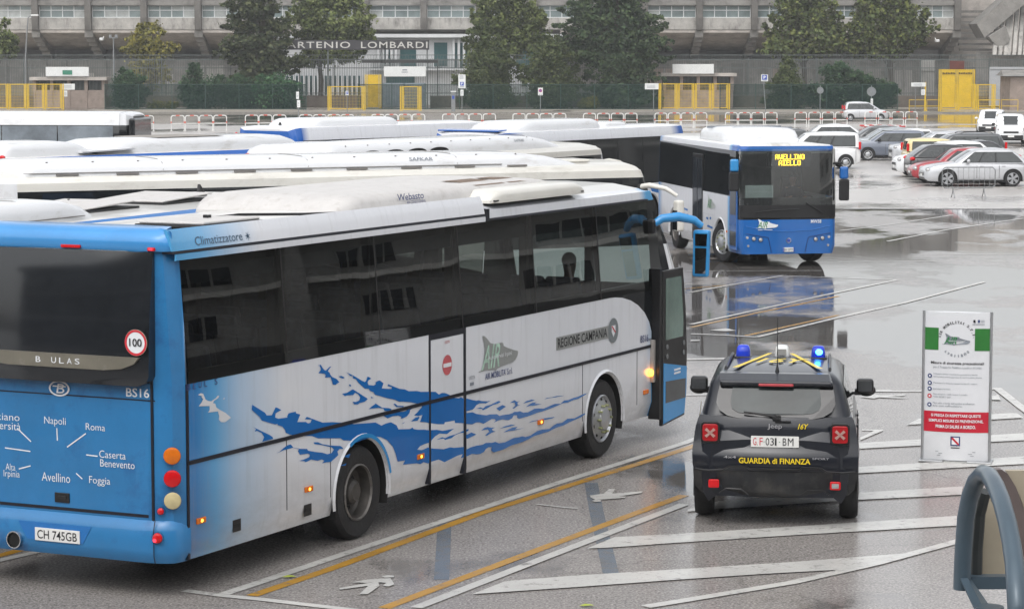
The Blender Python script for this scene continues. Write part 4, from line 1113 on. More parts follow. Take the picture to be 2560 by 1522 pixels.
# ---------------------------------------------------------------- buses
def grad_paint(name, stops, axis='X', rough=0.25, dirt=((0.4, 0.38, 0.34), 1.8, 0.66)):
    """Factory livery that fades along the vehicle: stops are (metres, colour)."""
    m, n, b = newmat(name)
    sp = N(n, 'ShaderNodeSeparateXYZ')
    n.links.new(N(n, 'ShaderNodeTexCoord').outputs['Object'], sp.inputs[0])
    lo, hi = stops[0][0], stops[-1][0]
    mr = N(n, 'ShaderNodeMapRange')
    mr.inputs['From Min'].default_value = lo; mr.inputs['From Max'].default_value = hi
    n.links.new(sp.outputs[axis], mr.inputs['Value'])
    c = ramp(n, mr.outputs[0], [((s - lo) / (hi - lo), col) for s, col in stops])
    f = noise(n, 2.5, 5, 0.6)
    c = mixc(n, ramp(n, f, [(0.3, 0.06), (0.75, 0.0)]), c, (0.3, 0.3, 0.3))
    g = noise(n, dirt[1], 6, 0.7)
    c = mixc(n, ramp(n, g, [(dirt[2], 0.0), (dirt[2] + 0.2, 0.6)]), c, dirt[0])
    # road film splashed up over the lower panels
    h = N(n, 'ShaderNodeMapRange')
    h.inputs['From Min'].default_value = 0.2; h.inputs['From Max'].default_value = 1.1
    h.inputs['To Min'].default_value = 0.85; h.inputs['To Max'].default_value = 0.0
    n.links.new(sp.outputs['Z'], h.inputs['Value'])
    g2 = noise(n, 3.5, 6, 0.7, stretch=(1, 1, 2.5))
    mu = N(n, 'ShaderNodeMath', operation='MULTIPLY')
    n.links.new(h.outputs[0], mu.inputs[0]); n.links.new(g2, mu.inputs[1])
    c = mixc(n, mu.outputs[0], c, (0.2, 0.185, 0.165))
    stk = noise(n, 5.0, 5, 0.7, stretch=(2.2, 1, 0.12))    # rain streaks
    c = mixc(n, ramp(n, stk, [(0.52, 0.0), (0.75, 0.22)]), c, (0.25, 0.24, 0.225))
    n.links.new(c, b.inputs['Base Color'])
    b.inputs['Roughness'].default_value = rough
    b.inputs['Coat Weight'].default_value = 0.4
    b.inputs['Coat Roughness'].default_value = 0.08
    return m

PW = (0.72, 0.735, 0.77)
PB = (0.012, 0.185, 0.48)
PBL = (0.05, 0.32, 0.62)
SIDE16 = grad_paint('fading_blue_white', [(0.0, PB), (0.35, PB), (0.7, (0.09, 0.36, 0.66)), (1.15, (0.42, 0.56, 0.72)), (2.0, PW), (11.2, PW), (11.45, (0.4, 0.55, 0.72)), (11.8, PB), (13, PB)])
ROOF16 = grad_paint('fading_roof_edge', [(0.0, PBL), (0.6, (0.16, 0.42, 0.70)), (1.6, PW), (11.2, PW), (11.4, PBL), (13, PBL)])
REAR16 = mat('rear_blue', (0.02, 0.165, 0.38), 0.32, 0, 0.12, 1.2, coat=0.35, dirt=((0.012, 0.075, 0.22), 1.7, 0.52))

def wheel(parent, x, y, r, side, w=0.28, style='dish', steer=0.0, name='wheel', rimr=0.6):
    """side -1: outer face towards -y. The tyre carries its rim and nuts as sub-parts."""
    t = MB()
    R = r
    ax = (math.sin(steer), side * math.cos(steer), 0)
    c = (x - ax[0] * w, y - ax[1] * w, r)
    rr = r * rimr
    t.lathe(c, ax, [(0.02, rr), (0.0, R * 0.93), (0.03, R * 0.985), (0.06, R), (w - 0.06, R), (w - 0.03, R * 0.985), (w, R * 0.93), (w + 0.005, R * 0.8), (w - 0.01, rr * 1.04), (w - 0.05, rr)], 36)
    for k in range(3):
        d = 0.07 + (w - 0.14) * (k + 0.5) / 3
        t.lathe(c, ax, [(d - 0.008, R * 1.001), (d, R * 0.985), (d + 0.008, R * 1.001)], 36)
    o = t.build(name, TYRE, parent, smooth=40)
    m = MB()
    if style == 'deep':          # sunk rear disc with a steel flange
        m.lathe(c, ax, [(w - 0.05, rr * 1.0), (w - 0.005, rr * 1.02), (w + 0.005, rr * 0.96), (w - 0.02, rr * 0.93), (w - 0.13, rr * 0.88), (w - 0.16, rr * 0.8), (w - 0.17, rr * 0.55), (w - 0.06, rr * 0.42), (w - 0.03, rr * 0.3), (w - 0.03, 0)], 32, mats=[0, 0, 0, 1, 1, 1, 1, 1, 1])
        n, rn, dn = 10, rr * 0.66, w - 0.165
    elif style == 'cover':       # pale wheel trim with slots round the edge
        m.lathe(c, ax, [(w - 0.05, rr), (w + 0.0, rr * 1.02), (w + 0.01, rr * 0.97), (w - 0.02, rr * 0.9), (w + 0.015, rr * 0.62), (w + 0.03, rr * 0.5), (w + 0.05, rr * 0.46), (w + 0.07, rr * 0.3), (w + 0.075, 0)], 32, mats=[0, 0, 0, 2, 2, 2, 0, 0])
        n, rn, dn = 10, rr * 0.58, w + 0.03
    elif style == 'alloy':
        m.lathe(c, ax, [(w - 0.03, rr), (w + 0.004, rr * 1.02), (w + 0.006, rr * 0.93), (w - 0.05, rr * 0.9), (w - 0.06, 0)], 28, mats=[0, 0, 1, 1])
        ax_ = Vector(ax); u = ax_.cross(Vector((0, 0, 1))).normalized(); v = Vector((0, 0, 1))
        for k in range(10):
            a = 2 * math.pi * (k // 2) / 5 + (0.16 if k % 2 else -0.16)
            d = u * math.cos(a) + v * math.sin(a); q = u * -math.sin(a) + v * math.cos(a)
            p0 = Vector(c) + ax_ * (w - 0.03)
            m.prism([p0 + q * 0.022, p0 - q * 0.022, p0 + d * rr * 0.95 - q * 0.03, p0 + d * rr * 0.95 + q * 0.03], ax_ * 0.035, 0)
        m.lathe(c, ax, [(w - 0.01, rr * 0.2), (w + 0.015, rr * 0.18), (w + 0.02, 0)], 16)
        n = 0
    else:                        # plain steel or hubcap disc
        m.lathe(c, ax, [(w - 0.03, rr), (w + 0.004, rr * 1.0), (w + 0.002, rr * 0.9), (w - 0.02, rr * 0.8), (w + 0.01, rr * 0.45), (w + 0.02, rr * 0.2), (w + 0.02, 0)], 28, mats=[0, 0, 2, 2, 0, 0])
        n = 5; rn = rr * 0.62; dn = w - 0.008
    if n:
        ax_ = Vector(ax); u = ax_.cross(Vector((0, 0, 1))).normalized(); v = Vector((0, 0, 1))
        for k in range(n):
            a = 2 * math.pi * k / n
            p = Vector(c) + ax_ * (dn - 0.01) + (u * math.cos(a) + v * math.sin(a)) * rn
            if style == 'deep':
                m.cyl(p, p + ax_ * 0.012, rr * 0.13, n=10, m=3)
            elif style == 'plain':
                m.cyl(p, p + ax_ * 0.02, rr * 0.11, n=8, m=3)
            else:
                m.cyl(p, p + ax_ * 0.05, rr * 0.05, n=6, m=1)
                p2 = Vector(c) + ax_ * (w - 0.016) + (u * math.cos(a + 0.3) + v * math.sin(a + 0.3)) * rr * 0.8
                m.cyl(p2, p2 + ax_ * 0.012, rr * 0.075, n=8, m=3)
    rim_mats = {'deep': [STEEL, mat('dirty_hub', (0.06, 0.055, 0.05), 0.5, 0.3, 0.4, 5), STEEL, UNDER], 'cover': [ALLOY, mat('greenish_nuts', (0.3, 0.32, 0.16), 0.5, 0, 0.3, 6), mat('pale_trim', (0.35, 0.36, 0.36), 0.4, 0.4, 0.2, 6), UNDER], 'alloy': [ALLOY, UNDER, ALLOY, UNDER], 'plain': [ALLOY, UNDER, mat('pale_trim', (0.35, 0.36, 0.36), 0.4, 0.4, 0.2, 6), UNDER]}[style if style in ('deep', 'cover', 'alloy') else 'plain']
    m.build('rim', rim_mats, o, smooth=30)
    return o

def notched(x0, x1, zq, ztop, wheels, ra, top=None):
    """Outline (x, z) of a side panel with half round wheel openings along its lower edge."""
    pts = [(x0, zq)]
    segs = []; cur = x0
    for xc in wheels:
        a = math.degrees(math.asin((zq - 0.5) / ra)) if zq < 0.5 + ra else 0
        xl = xc - ra * math.cos(rad(a)); xr = xc + ra * math.cos(rad(a))
        segs.append((cur, xl)); cur = xr
        pts += arc(xc, 0.5, ra, 180 - a, a, 18)
    segs.append((cur, x1))
    pts += [(x1, zq)]
    pts += top if top else [(x1, ztop), (x0, ztop)]
    return pts, segs

def hood(parent, name, x0, x1, hw, z0, z1, m, front=0.6, rear=0.4, yc=0.0, nose=0.35):
    """Rounded roof unit; front/rear = run-out lengths of its sloping ends."""
    rows = []
    xs = [(0, 0.02), (0.15, 0.35), (0.4, 0.72), (0.7, 0.94), (1, 1)]
    st_ = [(x0 + rear * a, b) for a, b in xs] + [(x1 - front * a, b) for a, b in xs[::-1]]
    for x, h in st_:
        H = z0 + (z1 - z0) * h; W = hw * (0.86 + 0.14 * h)
        r = (H - z0)
        rows.append([(x, yc - W, z0 - 0.03), (x, yc - W * 0.985, z0 + r * 0.45), (x, yc - W * 0.93, z0 + r * 0.78), (x, yc - W * 0.78, z0 + r * 0.95), (x, yc - W * 0.3, H), (x, yc + W * 0.3, H), (x, yc + W * 0.78, z0 + r * 0.95), (x, yc + W * 0.93, z0 + r * 0.78), (x, yc + W * 0.985, z0 + r * 0.45), (x, yc + W, z0 - 0.03)])
    mb = MB().grid(rows)
    mb.face(rows[0]); mb.face(rows[-1][::-1])
    return mb.build(name, m, parent, smooth=50)

def mirror_arm(parent, pts, m, head, glass_dir, hw=0.13, hh=0.33, r=0.05, name='mirror'):
    """Curved arm with a hanging housing; glass on the side glass_dir (x sign)."""
    n = len(pts)
    mb = MB().tube(pts, [r * (1.25 - 0.5 * k / (n - 1)) for k in range(n)], 10)
    o = mb.build('mirror_arm', m, parent, smooth=60)
    hx, hy, hz = head
    b = MB().box(hx - 0.07, hx + 0.07, hy - hw, hy + hw, hz - hh, hz + hh)
    h = b.build(name, m, o, bevel=0.045, seg=3)
    g = hx + glass_dir * 0.074
    MB().face([(g, hy - hw * 0.82, hz - hh * 0.9), (g, hy + hw * 0.82, hz - hh * 0.9), (g, hy + hw * 0.82, hz + hh * 0.35), (g, hy - hw * 0.82, hz + hh * 0.35)]).build('mirror_glass', MIRR, h)
    return o, h

def bus_shell(t, L, W, zs, zb, zt, zr, zc, wheels, ms, rake=0.5, xa=1.1, open_band=False, side_top=None, corner=None, nose=None, shoulder=0.16, ra=0.56, open_front=False, lean=0.035):
    """ms: side, band, roof, rear, front materials. Returns the body object."""
    w = W / 2
    prof = [(w - 0.06, zs), (w, zs + 0.2), (w, 1.15), (w, zb), (w - lean, zt), (w - lean - 0.015, zt + 0.12), (w - shoulder, zr), (w * 0.55, zr + (zc - zr) * 0.75), (0, zc)]
    strips_side = [0, 0, 0, 1, 2, 2, 3, 3]
    rearx = corner or [(0.0, 0.3), (0.02, 0.17), (0.07, 0.07), (0.16, 0.015), (0.24, 0.0)]
    frontx = nose or [(L - xa, 0.0), (L - 0.55, 0.03), (L - 0.22, 0.12), (L - 0.06, 0.28), (L, 0.5)]
    def g(z):
        return max(0.0, min(1.0, (z - 1.0) / (zr - 1.0))) ** 1.25
    def sect(x, ins, front):
        pts = []
        for (y, z) in prof:
            xx = x
            zz = z
            if front:
                xx = L - xa + (x - (L - xa)) * (1 - rake / xa * g(z))
                if z >= zr - 0.001:
                    zz = z - 0.10 * ((x - (L - xa)) / xa) ** 2
            elif z >= zr - 0.001:
                zz = z - 0.3 * ins
            k = (w - ins) / w
            pts.append((xx, -y * k, zz))
        return pts + [(x_, -y_, z_) for x_, y_, z_ in pts[-2::-1]]
    R = [sect(x, i, False) for x, i in rearx]
    Fr = [sect(x, i, True) for x, i in frontx]
    full = strips_side + strips_side[::-1]
    mb = MB()
    rm = [4 if q in (0, 1, 2) else q for q in full]
    fm = [5 if q in (0,) else q for q in full]
    if ms.get('dark_front'):
        fm[2] = fm[-3] = 1
    mb.grid(R, mats=rm)
    if open_front:
        for k in range(len(full)):
            if min(k, len(full) - 1 - k) != 3:
                mb.grid([[r[k], r[k + 1]] for r in Fr], fm[k])
        if ms.get('screen'):
            n_ = len(full) + 1
            gl = MB()
            gl.grid([[r[3], r[4]] for r in Fr], 1)
            gl.grid([[r[n_ - 4], r[n_ - 5]] for r in Fr], 1)
            gl.grid([[Fr[-1][3], Fr[-1][4]], [Fr[-1][n_ - 4], Fr[-1][n_ - 5]]], 0)
            gl.build('windscreen', [ms['screen'], GLASSK], t)
    else:
        mb.grid(Fr, mats=fm)
    # long middle: upper strips as a grid, lower panels with wheel openings
    a, b = R[-1], Fr[0]
    n = len(a)
    for k in range(n - 1):
        q = min(k, n - 2 - k)
        if q < 3 or (q == 3 and open_band):
            continue
        mb.face([a[k], a[k + 1], b[k + 1], b[k]], full[k])
    x0, x1 = rearx[-1][0], L - xa
    for sgn in (-1, 1):
        pts, segs = notched(x0, x1, zs + 0.2, zb, wheels, ra, side_top if sgn < 0 else None)
        poly = [(x, sgn * w, z) for x, z in pts]
        mb.face(poly if sgn < 0 else poly[::-1], 0)
        for xa_, xb_ in segs:
            q = [(xa_, sgn * w, zs + 0.2), (xb_, sgn * w, zs + 0.2), (xb_, sgn * (w - 0.06), zs), (xa_, sgn * (w - 0.06), zs)]
            mb.face(q if sgn > 0 else q[::-1], 0)
        for xc in wheels:
            aa = arc(xc, 0.5, ra + 0.005, 200, -20, 22)
            mb.grid([[(x, sgn * w, z) for x, z in aa], [(x, sgn * (w - 0.6), z) for x, z in aa]], m=6)
            ab = arc(xc, 0.5, ra + 0.05, 190, -10, 22)
            mb.grid([[(x, sgn * (w + 0.004), z) for x, z in ab], [(x, sgn * (w + 0.022), z) for x, z in arc(xc, 0.5, ra + 0.02, 190, -10, 22)], [(x, sgn * (w - 0.02), z) for x, z in arc(xc, 0.5, ra - 0.005, 190, -10, 22)]], m=7)
    # end caps in horizontal strips
    for S_, mm in ((R[0], [4, 4, 4, 4, 4, 4, 3, 3]), (Fr[-1], [5, 5, 1 if ms.get('dark_front') else 5, 1, 5, 5, 3, 3])):
        for k in range(n // 2):
            if open_front and S_ is Fr[-1] and k == 3:
                continue
            mb.face([S_[k], S_[k + 1], S_[n - 2 - k], S_[n - 1 - k]] if S_[n - 2 - k] != S_[k + 1] else [S_[k], S_[k + 1], S_[n - 1 - k]], mm[k])
    # underside with open wheel bays
    cur = x0
    for xc in list(wheels) + [None]:
        e = (xc - ra - 0.02) if xc else L - 0.3
        mb.box(cur, e, -w + 0.1, w - 0.1, zs + 0.02, zs + 0.06, 6)
        cur = (xc + ra + 0.02) if xc else 0
    return mb.build('body', [ms['side'], ms['band'], ms['cant'], ms['roof'], ms['rear'], ms['front'], UNDER, ms.get('lip', ms['side'])], t, smooth=28)

def side_windows(t, xs, W, zb, zt, m, gap=0.012, name='window', sides=(-1,), inset=0.035):
    w = W / 2
    for sgn in sides:
        for k in range(len(xs) - 1):
            a, b = xs[k] + gap, xs[k + 1] - gap
            f = [(a, sgn * (w + 0.004), zb), (b, sgn * (w + 0.004), zb), (b, sgn * (w - inset + 0.004), zt), (a, sgn * (w - inset + 0.004), zt)]
            MB().face(f if sgn < 0 else f[::-1]).build(name, m, t)

def place_rr(corner, heading, W):
    """Rear centre from the rear right corner."""
    a = rad(heading)
    return (corner[0] - math.cos(a) * W / 2, corner[1] + math.sin(a) * W / 2, 0)

def polys_on_side(mb, polys, W, off, m=0):
    for p in polys:
        mb.face([(x, -W / 2 - off, z) for x, z in p], m)
def wolf(mb, o, ux_, uy_, h, m_grey=0, m_let=1, m_w=2, off=(0, 0, 0)):
    """Wolf head badge with slanted letters, height h."""
    o, a, b, off = Vector(o), Vector(ux_), Vector(uy_), Vector(off)
    mb.face([o + a * x * h + b * z * h for x, z in WOLF], m_grey)
    mb.text('AIR', o + a * 0.16 * h + b * 0.10 * h + off, a, b + a * 0.3, 1.05 * h, 0.62 * h, m_let, 0.012)
    mb.text('Autoservizi Irpini', o + a * 0.53 * h + b * 0.30 * h + off * 2, a, b, 1.4 * h, 0.14 * h, m_w, 0.006)

# ---- foreground coach
W16 = 2.5
bus16 = thing('coach', 'blue and white coach filling the foreground, seen from its right rear corner', 'coach', place_rr((-3.152, 24.31), 26.0, W16), facing(26.0), 'parked buses and coaches')
L16 = 12.6
WIN16 = glass('coach_tinted_glass', (0.75, 0.85, 0.82), 0.6, 1.62, film=0.04)
arcpts = [(11.4, 1.42)] + [(10.0 + 1.42 * math.sin(rad(a)), 1.36 + 0.67 * math.cos(rad(a))) for a in (80, 68, 55, 42, 30, 18, 8, 0)]
body16 = bus_shell(bus16, L16, W16, 0.34, 2.03, 3.2, 3.36, 3.44, [3.56, 9.88],
                   dict(side=SIDE16, band=GLASSK, cant=ROOF16, roof=ROOFW, rear=REAR16, front=LBLUE, dark_front=True, screen=glass('coach_windscreen', (0.8, 0.88, 0.85), 0.8, 1.55, film=0.05)), rake=1.0, xa=1.2, open_band=True, nose=[(11.4, 0.0), (12.0, 0.0), (12.46, 0.008), (12.57, 0.045), (12.6, 0.12)], open_front=True,
                   side_top=[(11.4, 1.28)] + arcpts + [(0.24, 2.03)], ra=0.58, lean=0.085, shoulder=0.2)
# black glass forward of the curved white panel
mb = MB()
mb.face([(11.4, -1.2485, 1.28), (11.4, -1.2485, 2.03), (10.0, -1.2485, 2.03)] + [(x, -1.2485, z) for x, z in arcpts[::-1][1:]])
mb.build('cab_side_panel', GLASSK, bus16)
side_windows(bus16, [0.24, 2.06, 3.98, 5.92, 7.86, 9.76, 11.4], W16, 2.03, 3.2, WIN16, 0.01, inset=0.085)
side_windows(bus16, [0.24, 2.06, 3.98, 5.92, 7.86, 9.76, 11.4], W16, 2.03, 3.2, WIN16, 0.01, sides=(1,), inset=0.085)
mb = MB()
for x in (2.06, 3.98, 5.92, 7.86, 9.76):
    for sgn in (-1, 1):
        mb.prism([(x - 0.012, sgn * 1.2555, 2.03), (x + 0.012, sgn * 1.2555, 2.03), (x + 0.012, sgn * 1.1705, 3.2), (x - 0.012, sgn * 1.1705, 3.2)], (0, -0.06 * sgn, 0))
        mb.box(x - 0.05, x + 0.05, sgn * 1.09 - 0.05, sgn * 1.09 + 0.05, 2.0, 3.2)
mb.box(0.24, 11.4, -1.22, -1.18, 2.0, 2.14).box(0.24, 11.4, 1.18, 1.22, 2.0, 2.14)
mb.build('window_pillars', TRIM, bus16)
# interior
mb = MB().box(0.3, 11.2, -1.15, 1.15, 1.2, 1.25).box(0.3, 11.0, -1.12, -0.55, 2.95, 3.1).box(0.3, 11.0, 0.55, 1.12, 2.95, 3.1).box(0.2, 0.26, -1.15, 1.15, 1.0, 3.2)
mb.build('interior', CABIN, bus16)
seat_mb = MB().box(-0.2, 0.28, -0.24, 0.24, 1.55, 1.68)
seat_mb.prism([(-0.24, -0.24, 1.66), (-0.12, -0.24, 1.66), (-0.3, -0.24, 2.34), (-0.38, -0.24, 2.34)], (0, 0.48, 0))
seat0 = None
for k in range(11):
    for y in (-0.9, -0.4, 0.4, 0.9):
        o = seat_mb.build('passenger_seat', mat('seat_fabric', (0.03, 0.04, 0.07), 0.85, 0, 0.4, 10), bus16, bevel=0.04) if seat0 is None else seat0.copy()
        if seat0 is None:
            seat0 = o
        else:
            COL.objects.link(o)
        o.location = (1.1 + 0.86 * k, y, 0)
# belt line, door gaps and panel seams
mb = MB()
mb.box(0.2, 11.75, -1.262, -1.2, 1.262, 1.3)
mb.box(5.085, 5.125, -1.256, -1.2, 0.36, 2.03)
mb.box(5.93, 5.985, -1.256, -1.2, 0.36, 2.03)
mb.box(5.125, 5.93, -1.255, -1.2, 1.965, 2.03)
for x in (2.02, 2.9, 9.2, 10.92):
    mb.box(x - 0.006, x + 0.006, -1.2525, -1.2, 0.55, 1.26)
mb.box(0.2, 0.235, -1.256, -1.2, 0.36, 2.03).box(5.99, 6.0, -1.2525, -1.2, 0.4, 1.26)
mb.build('panel_gaps', mat('dark_navy_gap', (0.006, 0.007, 0.014), 0.5), bus16)
MB().box(5.15, 5.9, -1.2535, -1.249, 0.56, 1.95).build('middle_door', SIDE16, bus16)
mb = MB(); polys_on_side(mb, SPLASHES, W16, 0.0045)
mb.build('livery_splash', SPLASH, bus16)
mb = MB(); polys_on_side(mb, WSPLASHES, W16, 0.0045)
mb.build('white_splash', WHITE, bus16)
e = -1.2575
mb = MB()
wolf(mb, (6.30, e, 1.45), (1, 0, 0), (0, 0, 1), 0.445, 0, 1, 2, (0, -0.002, 0))
mb.text("AIR MOBILITA' S.r.l.", (6.47, e, 1.375), (1, 0, 0), (0, 0, 1), 0.72, 0.075, 3, 0.012)
mb.build('side_badge', [LOGOGREY, mat('pale_green_letters', (0.4, 0.58, 0.47), 0.4, 0, 0.3, 9), WINK, NAVYINK], bus16)
mb = MB()
mb.box(8.42, 10.0, e, e + 0.004, 1.52, 1.68, 0)
mb.lathe((10.13, e - 0.002, 1.605), (0, 1, 0), [(0, 0), (0, 0.16)], 28, 4)
mb.prism([(10.07, e - 0.004, 1.67), (10.19, e - 0.004, 1.67), (10.19, e - 0.004, 1.59), (10.13, e - 0.004, 1.52), (10.07, e - 0.004, 1.59)], (0, -0.001, 0), 2)
mb.prism([(10.07, e - 0.007, 1.655), (10.085, e - 0.007, 1.67), (10.19, e - 0.007, 1.585), (10.175, e - 0.007, 1.57)], (0, -0.001, 0), 3)
mb.text('REGIONE CAMPANIA', (8.45, e - 0.003, 1.545), (1, 0, 0), (0, 0, 1), 1.48, 0.115, 1, 0.008)
mb.build('region_plate', [LOGOGREY, INK, WINK, REDINK, mat('badge_grey', (0.17, 0.19, 0.2), 0.4)], bus16)
mb = MB()
mb.lathe((5.52, e, 1.65), (0, 1, 0), [(0, 0), (0, 0.115)], 26, 0)
mb.box(5.425, 5.615, e - 0.003, e - 0.001, 1.628, 1.672, 1)
mb.text('USCITA', (5.46, e, 1.895), (1, 0, 0), (0, 0, 1), 0.12, 0.03, 0, 0.01)
mb.build('no_entry_sticker', [mat('faded_red', (0.5, 0.1, 0.11), 0.4), WINK], bus16)
mb = MB()
mb.text('BS16', (11.02, e, 1.355), (1, 0, 0), (0, 0, 1), 0.26, 0.095, 0, 0.01)
mb.box(11.3, 11.38, e, e + 0.003, 1.36, 1.385, 1)
mb.text('B', (0.2, e, 1.97), (1, 0, 0), (0, 0, 1), 0.07, 0.06, 0)
for ch, x in (('E', 0.31), ('U', 0.41), ('L', 0.51), ('S', 0.69)):
    mb.text(ch, (x, e, 1.972), (1, 0, 0), (0, 0, 1), 0.05, 0.06, 0)
mb.text('USCITA', (6.06, e, 1.42), (1, 0, 0), (0, 0, 1), 0.15, 0.04, 1, 0.01)
mb.box(6.09, 6.18, e, e + 0.003, 1.35, 1.385, 1)
mb.build('side_lettering', [NAVYINK, GINK, WINK], bus16)
for x, z, lit in ((0.42, 0.705, 1), (2.44, 0.705, 1), (4.87, 0.705, 1), (7.96, 0.7, 1), (11.2, 0.69, 0)):
    mm = MB().box(x - 0.075, x + 0.075, -1.272, -1.2505, z - 0.028, z + 0.028)
    o = mm.build('side_marker', AMBER, bus16, bevel=0.006)
    if lit:
        MB().ellipsoid((x, -1.273, z), 0.02, 0.004, 0.016, 8, 6).build('bulb', AMBLIT, o)
for x, z in ((1.07, 0.55), (2.43, 0.49)):
    o = MB().box(x - 0.075, x + 0.075, -1.2535, -1.2505, z - 0.06, z + 0.06).build('hatch_lock', TRIM, bus16, bevel=0.004)
    MB().box(x - 0.05, x + 0.05, -1.258, -1.254, z - 0.015, z + 0.02).build('latch', RUB, o)
MB().ellipsoid((11.33, -1.27, 0.93), 0.055, 0.04, 0.05, 12, 8).build('turn_signal', AMBLIT, bus16, smooth=60)
for x, st_ in ((3.56, 'deep'), (9.88, 'cover')):
    for s_ in (-1, 1):
        wheel(bus16, x, s_ * 1.215, 0.5, s_, 0.3, st_)
MB().grid([[(x, -1.2755, z) for x, z in arc(3.56, 0.5, 0.628, 118, 12, 14)], [(x, -1.2755, z) for x, z in arc(3.56, 0.5, 0.585, 118, 12, 14)]]).build('arch_trim', LBLUE, bus16)
# cant rail: dark slot under the hinged roof edge, window gutter
mb = MB()
mb.prism([(0.06, -1.217, 3.262), (6.55, -1.217, 3.262), (6.55, -1.21, 3.285), (0.06, -1.21, 3.285)], (0, 0.12, 0))
mb.prism([(6.6, -1.217, 3.205), (11.35, -1.217, 3.205), (11.35, -1.213, 3.225), (6.6, -1.213, 3.225)], (0, 0.06, 0))
mb.box(6.55, 6.68, -1.21, -1.105, 3.2, 3.34)
mb.build('gutter_slot', mat('dark_navy_gap', (0.006, 0.007, 0.014), 0.5), bus16)
mb = MB()
mb.prism([(0.1, -1.205, 3.195), (0.1, -1.225, 3.2), (0.1, -1.223, 3.255), (0.1, -1.205, 3.26)], (6.45, 0, 0))
mb.build('window_gutter', ROOF16, bus16)
fl = MB()
fl.prism([(0.05, -1.213, 3.288), (0.05, -1.19, 3.4), (0.05, -1.15, 3.49), (0.05, -1.12, 3.485), (0.05, -1.2, 3.29)], (6.5, 0, 0))
flap = fl.build('roof_edge_flap', ROOF16, bus16, smooth=40)
mb = MB()
d1, d2 = Vector((0, 0.023, 0.112)).normalized(), Vector((1, 0, 0))
o_ = Vector((0, -1.212, 3.288)) + Vector((0, -0.004, 0))
mb.text('Climatizzatore', o_ + d2 * 0.46 + d1 * 0.03, d2, d1, 0.84, 0.085, 0, 0.004)
mb.build('lettering', mat('grey_blue_letters', (0.07, 0.12, 0.18), 0.4), flap)
for x in (0.33, 1.4):
    mb = MB()
    c = o_ + d2 * x + d1 * 0.065
    for k in range(7):
        a = 2 * math.pi * k / 7 + 0.3
        p = c + d2 * math.cos(a) * 0.055 + d1 * math.sin(a) * 0.05
        q = d2 * -math.sin(a) + d1 * math.cos(a)
        mb.face([c + q * 0.008, c - q * 0.008, p])
mb.build('lettering', [mat('grey_blue_letters', (0.07, 0.12, 0.18), 0.4)], flap)
# roof furniture
MB().box(6.9, 9.4, -1.17, -0.5, 3.41, 3.425).build('roof_seal', TRIM, bus16)
hood(bus16, 'air_conditioner', 6.85, 9.5, 0.33, 3.42, 3.54, CREAM, 0.35, 0.3, -0.85)
o = hood(bus16, 'roof_fairing', 3.9, 9.9, 1.0, 3.42, 3.61, FIBRE, 1.4, 0.5, 0.15)
for x in (7.2, 8.1):
    MB().grid([[(x + 0.78 * a, -0.3 - 0.5 * b, 3.617 - 0.05 * b * b - 0.05 * max(0, x + 0.78 * a - 8.5)) for b in (0, 0.35, 0.7, 0.95)] for a in (0, 0.25, 0.5, 0.75, 1)]).build('vent_mesh', GRILLE, o, smooth=60)
mb = MB()
m_ = mb.text('Webasto', (5.1, -0.862, 3.50), (1, 0, 0), (0, 0.12, 1), 0.62, 0.075, 0, 0.006)
mb.text('AIR CONDITIONING', (5.3, -0.87, 3.455), (1, 0, 0), (0, 0.12, 1), 0.45, 0.035, 0, 0.004)
mb.build('lettering', NAVYINK, o)
h = MB().box(1.0, 2.05, -0.95, -0.2, 3.47, 3.5).build('roof_hatch', FIBRE, bus16, bevel=0.02)
MB().box(0.97, 2.08, -0.98, -0.17, 3.44, 3.469).build('seal', RUB, h, bevel=0.01)
MB().box(1.6, 1.66, -0.62, -0.56, 3.5, 3.53).build('catch', TRIM, h)
MB().tube([(1.5, -0.45, 3.47), (2.2, -0.6, 3.5), (3.0, -0.9, 3.47), (3.6, -1.1, 3.46)], 0.015, 6).build('roof_cable', RUB, bus16)
# rear face (y runs from the right corner at -1.25 to the left)
def ry(d): return -1.25 + d
xr = -0.006
mb = MB()
rw = MB()
rows = []
for z, y0_ in ((3.28, 0.215), (3.15, 0.215), (3.0, 0.215), (2.8, 0.215), (2.6, 0.215), (2.4, 0.215), (2.2, 0.215), (2.12, 0.217), (2.06, 0.245), (2.025, 0.34)):
    t_ = (z - 2.0) / 1.28
    x_ = -0.03 - 0.1 * (1 - t_ * t_)
    rows.append([(x_ + 0.03 * abs(q) ** 4, 0 + q * (1.25 - y0_), z) for q in (-1, -0.93, -0.7, -0.35, 0, 0.35, 0.7, 0.93, 1)])
rw.grid(rows)
for r_ in (0, -1):
    rw.grid([[r[r_] for r in rows], [(0.02, r[r_][1], r[r_][2]) for r in rows]])
rw.grid([rows[-1], [(0.0, y, z) for x, y, z in rows[-1]]])
rwo = rw.build('rear_window', mat('rear_dark_glass', (0.013, 0.015, 0.018), 0.07, 0, 0.3, 1.5, ior=1.62), bus16, smooth=50)
ch = MB()
ch.prism([(-0.135, ry(0.3), 2.3), (-0.135, ry(0.36), 2.235), (-0.135, ry(0.5), 2.185), (-0.135, ry(0.7), 2.165), (-0.135, ry(1.8), 2.165), (-0.135, ry(2.0), 2.185), (-0.135, ry(2.14), 2.235), (-0.135, ry(2.2), 2.3)], (0.05, 0, 0))
cho = ch.build('rear_garnish', mat('peeling_champagne_paint', (0.22, 0.205, 0.165), 0.35, 0.5, 0.12, 3, dirt=((0.4, 0.4, 0.38), 2.6, 0.6)), bus16)
ch = MB()
for c_, d_ in (('B', 1.47), ('U', 1.29), ('L', 1.2), ('A', 1.11), ('S', 1.02)):
    ch.text(c_, (-0.138, ry(d_), 2.205), (0, -1, 0), (0, 0, 1), 0.055, 0.055, 0, 0.004)
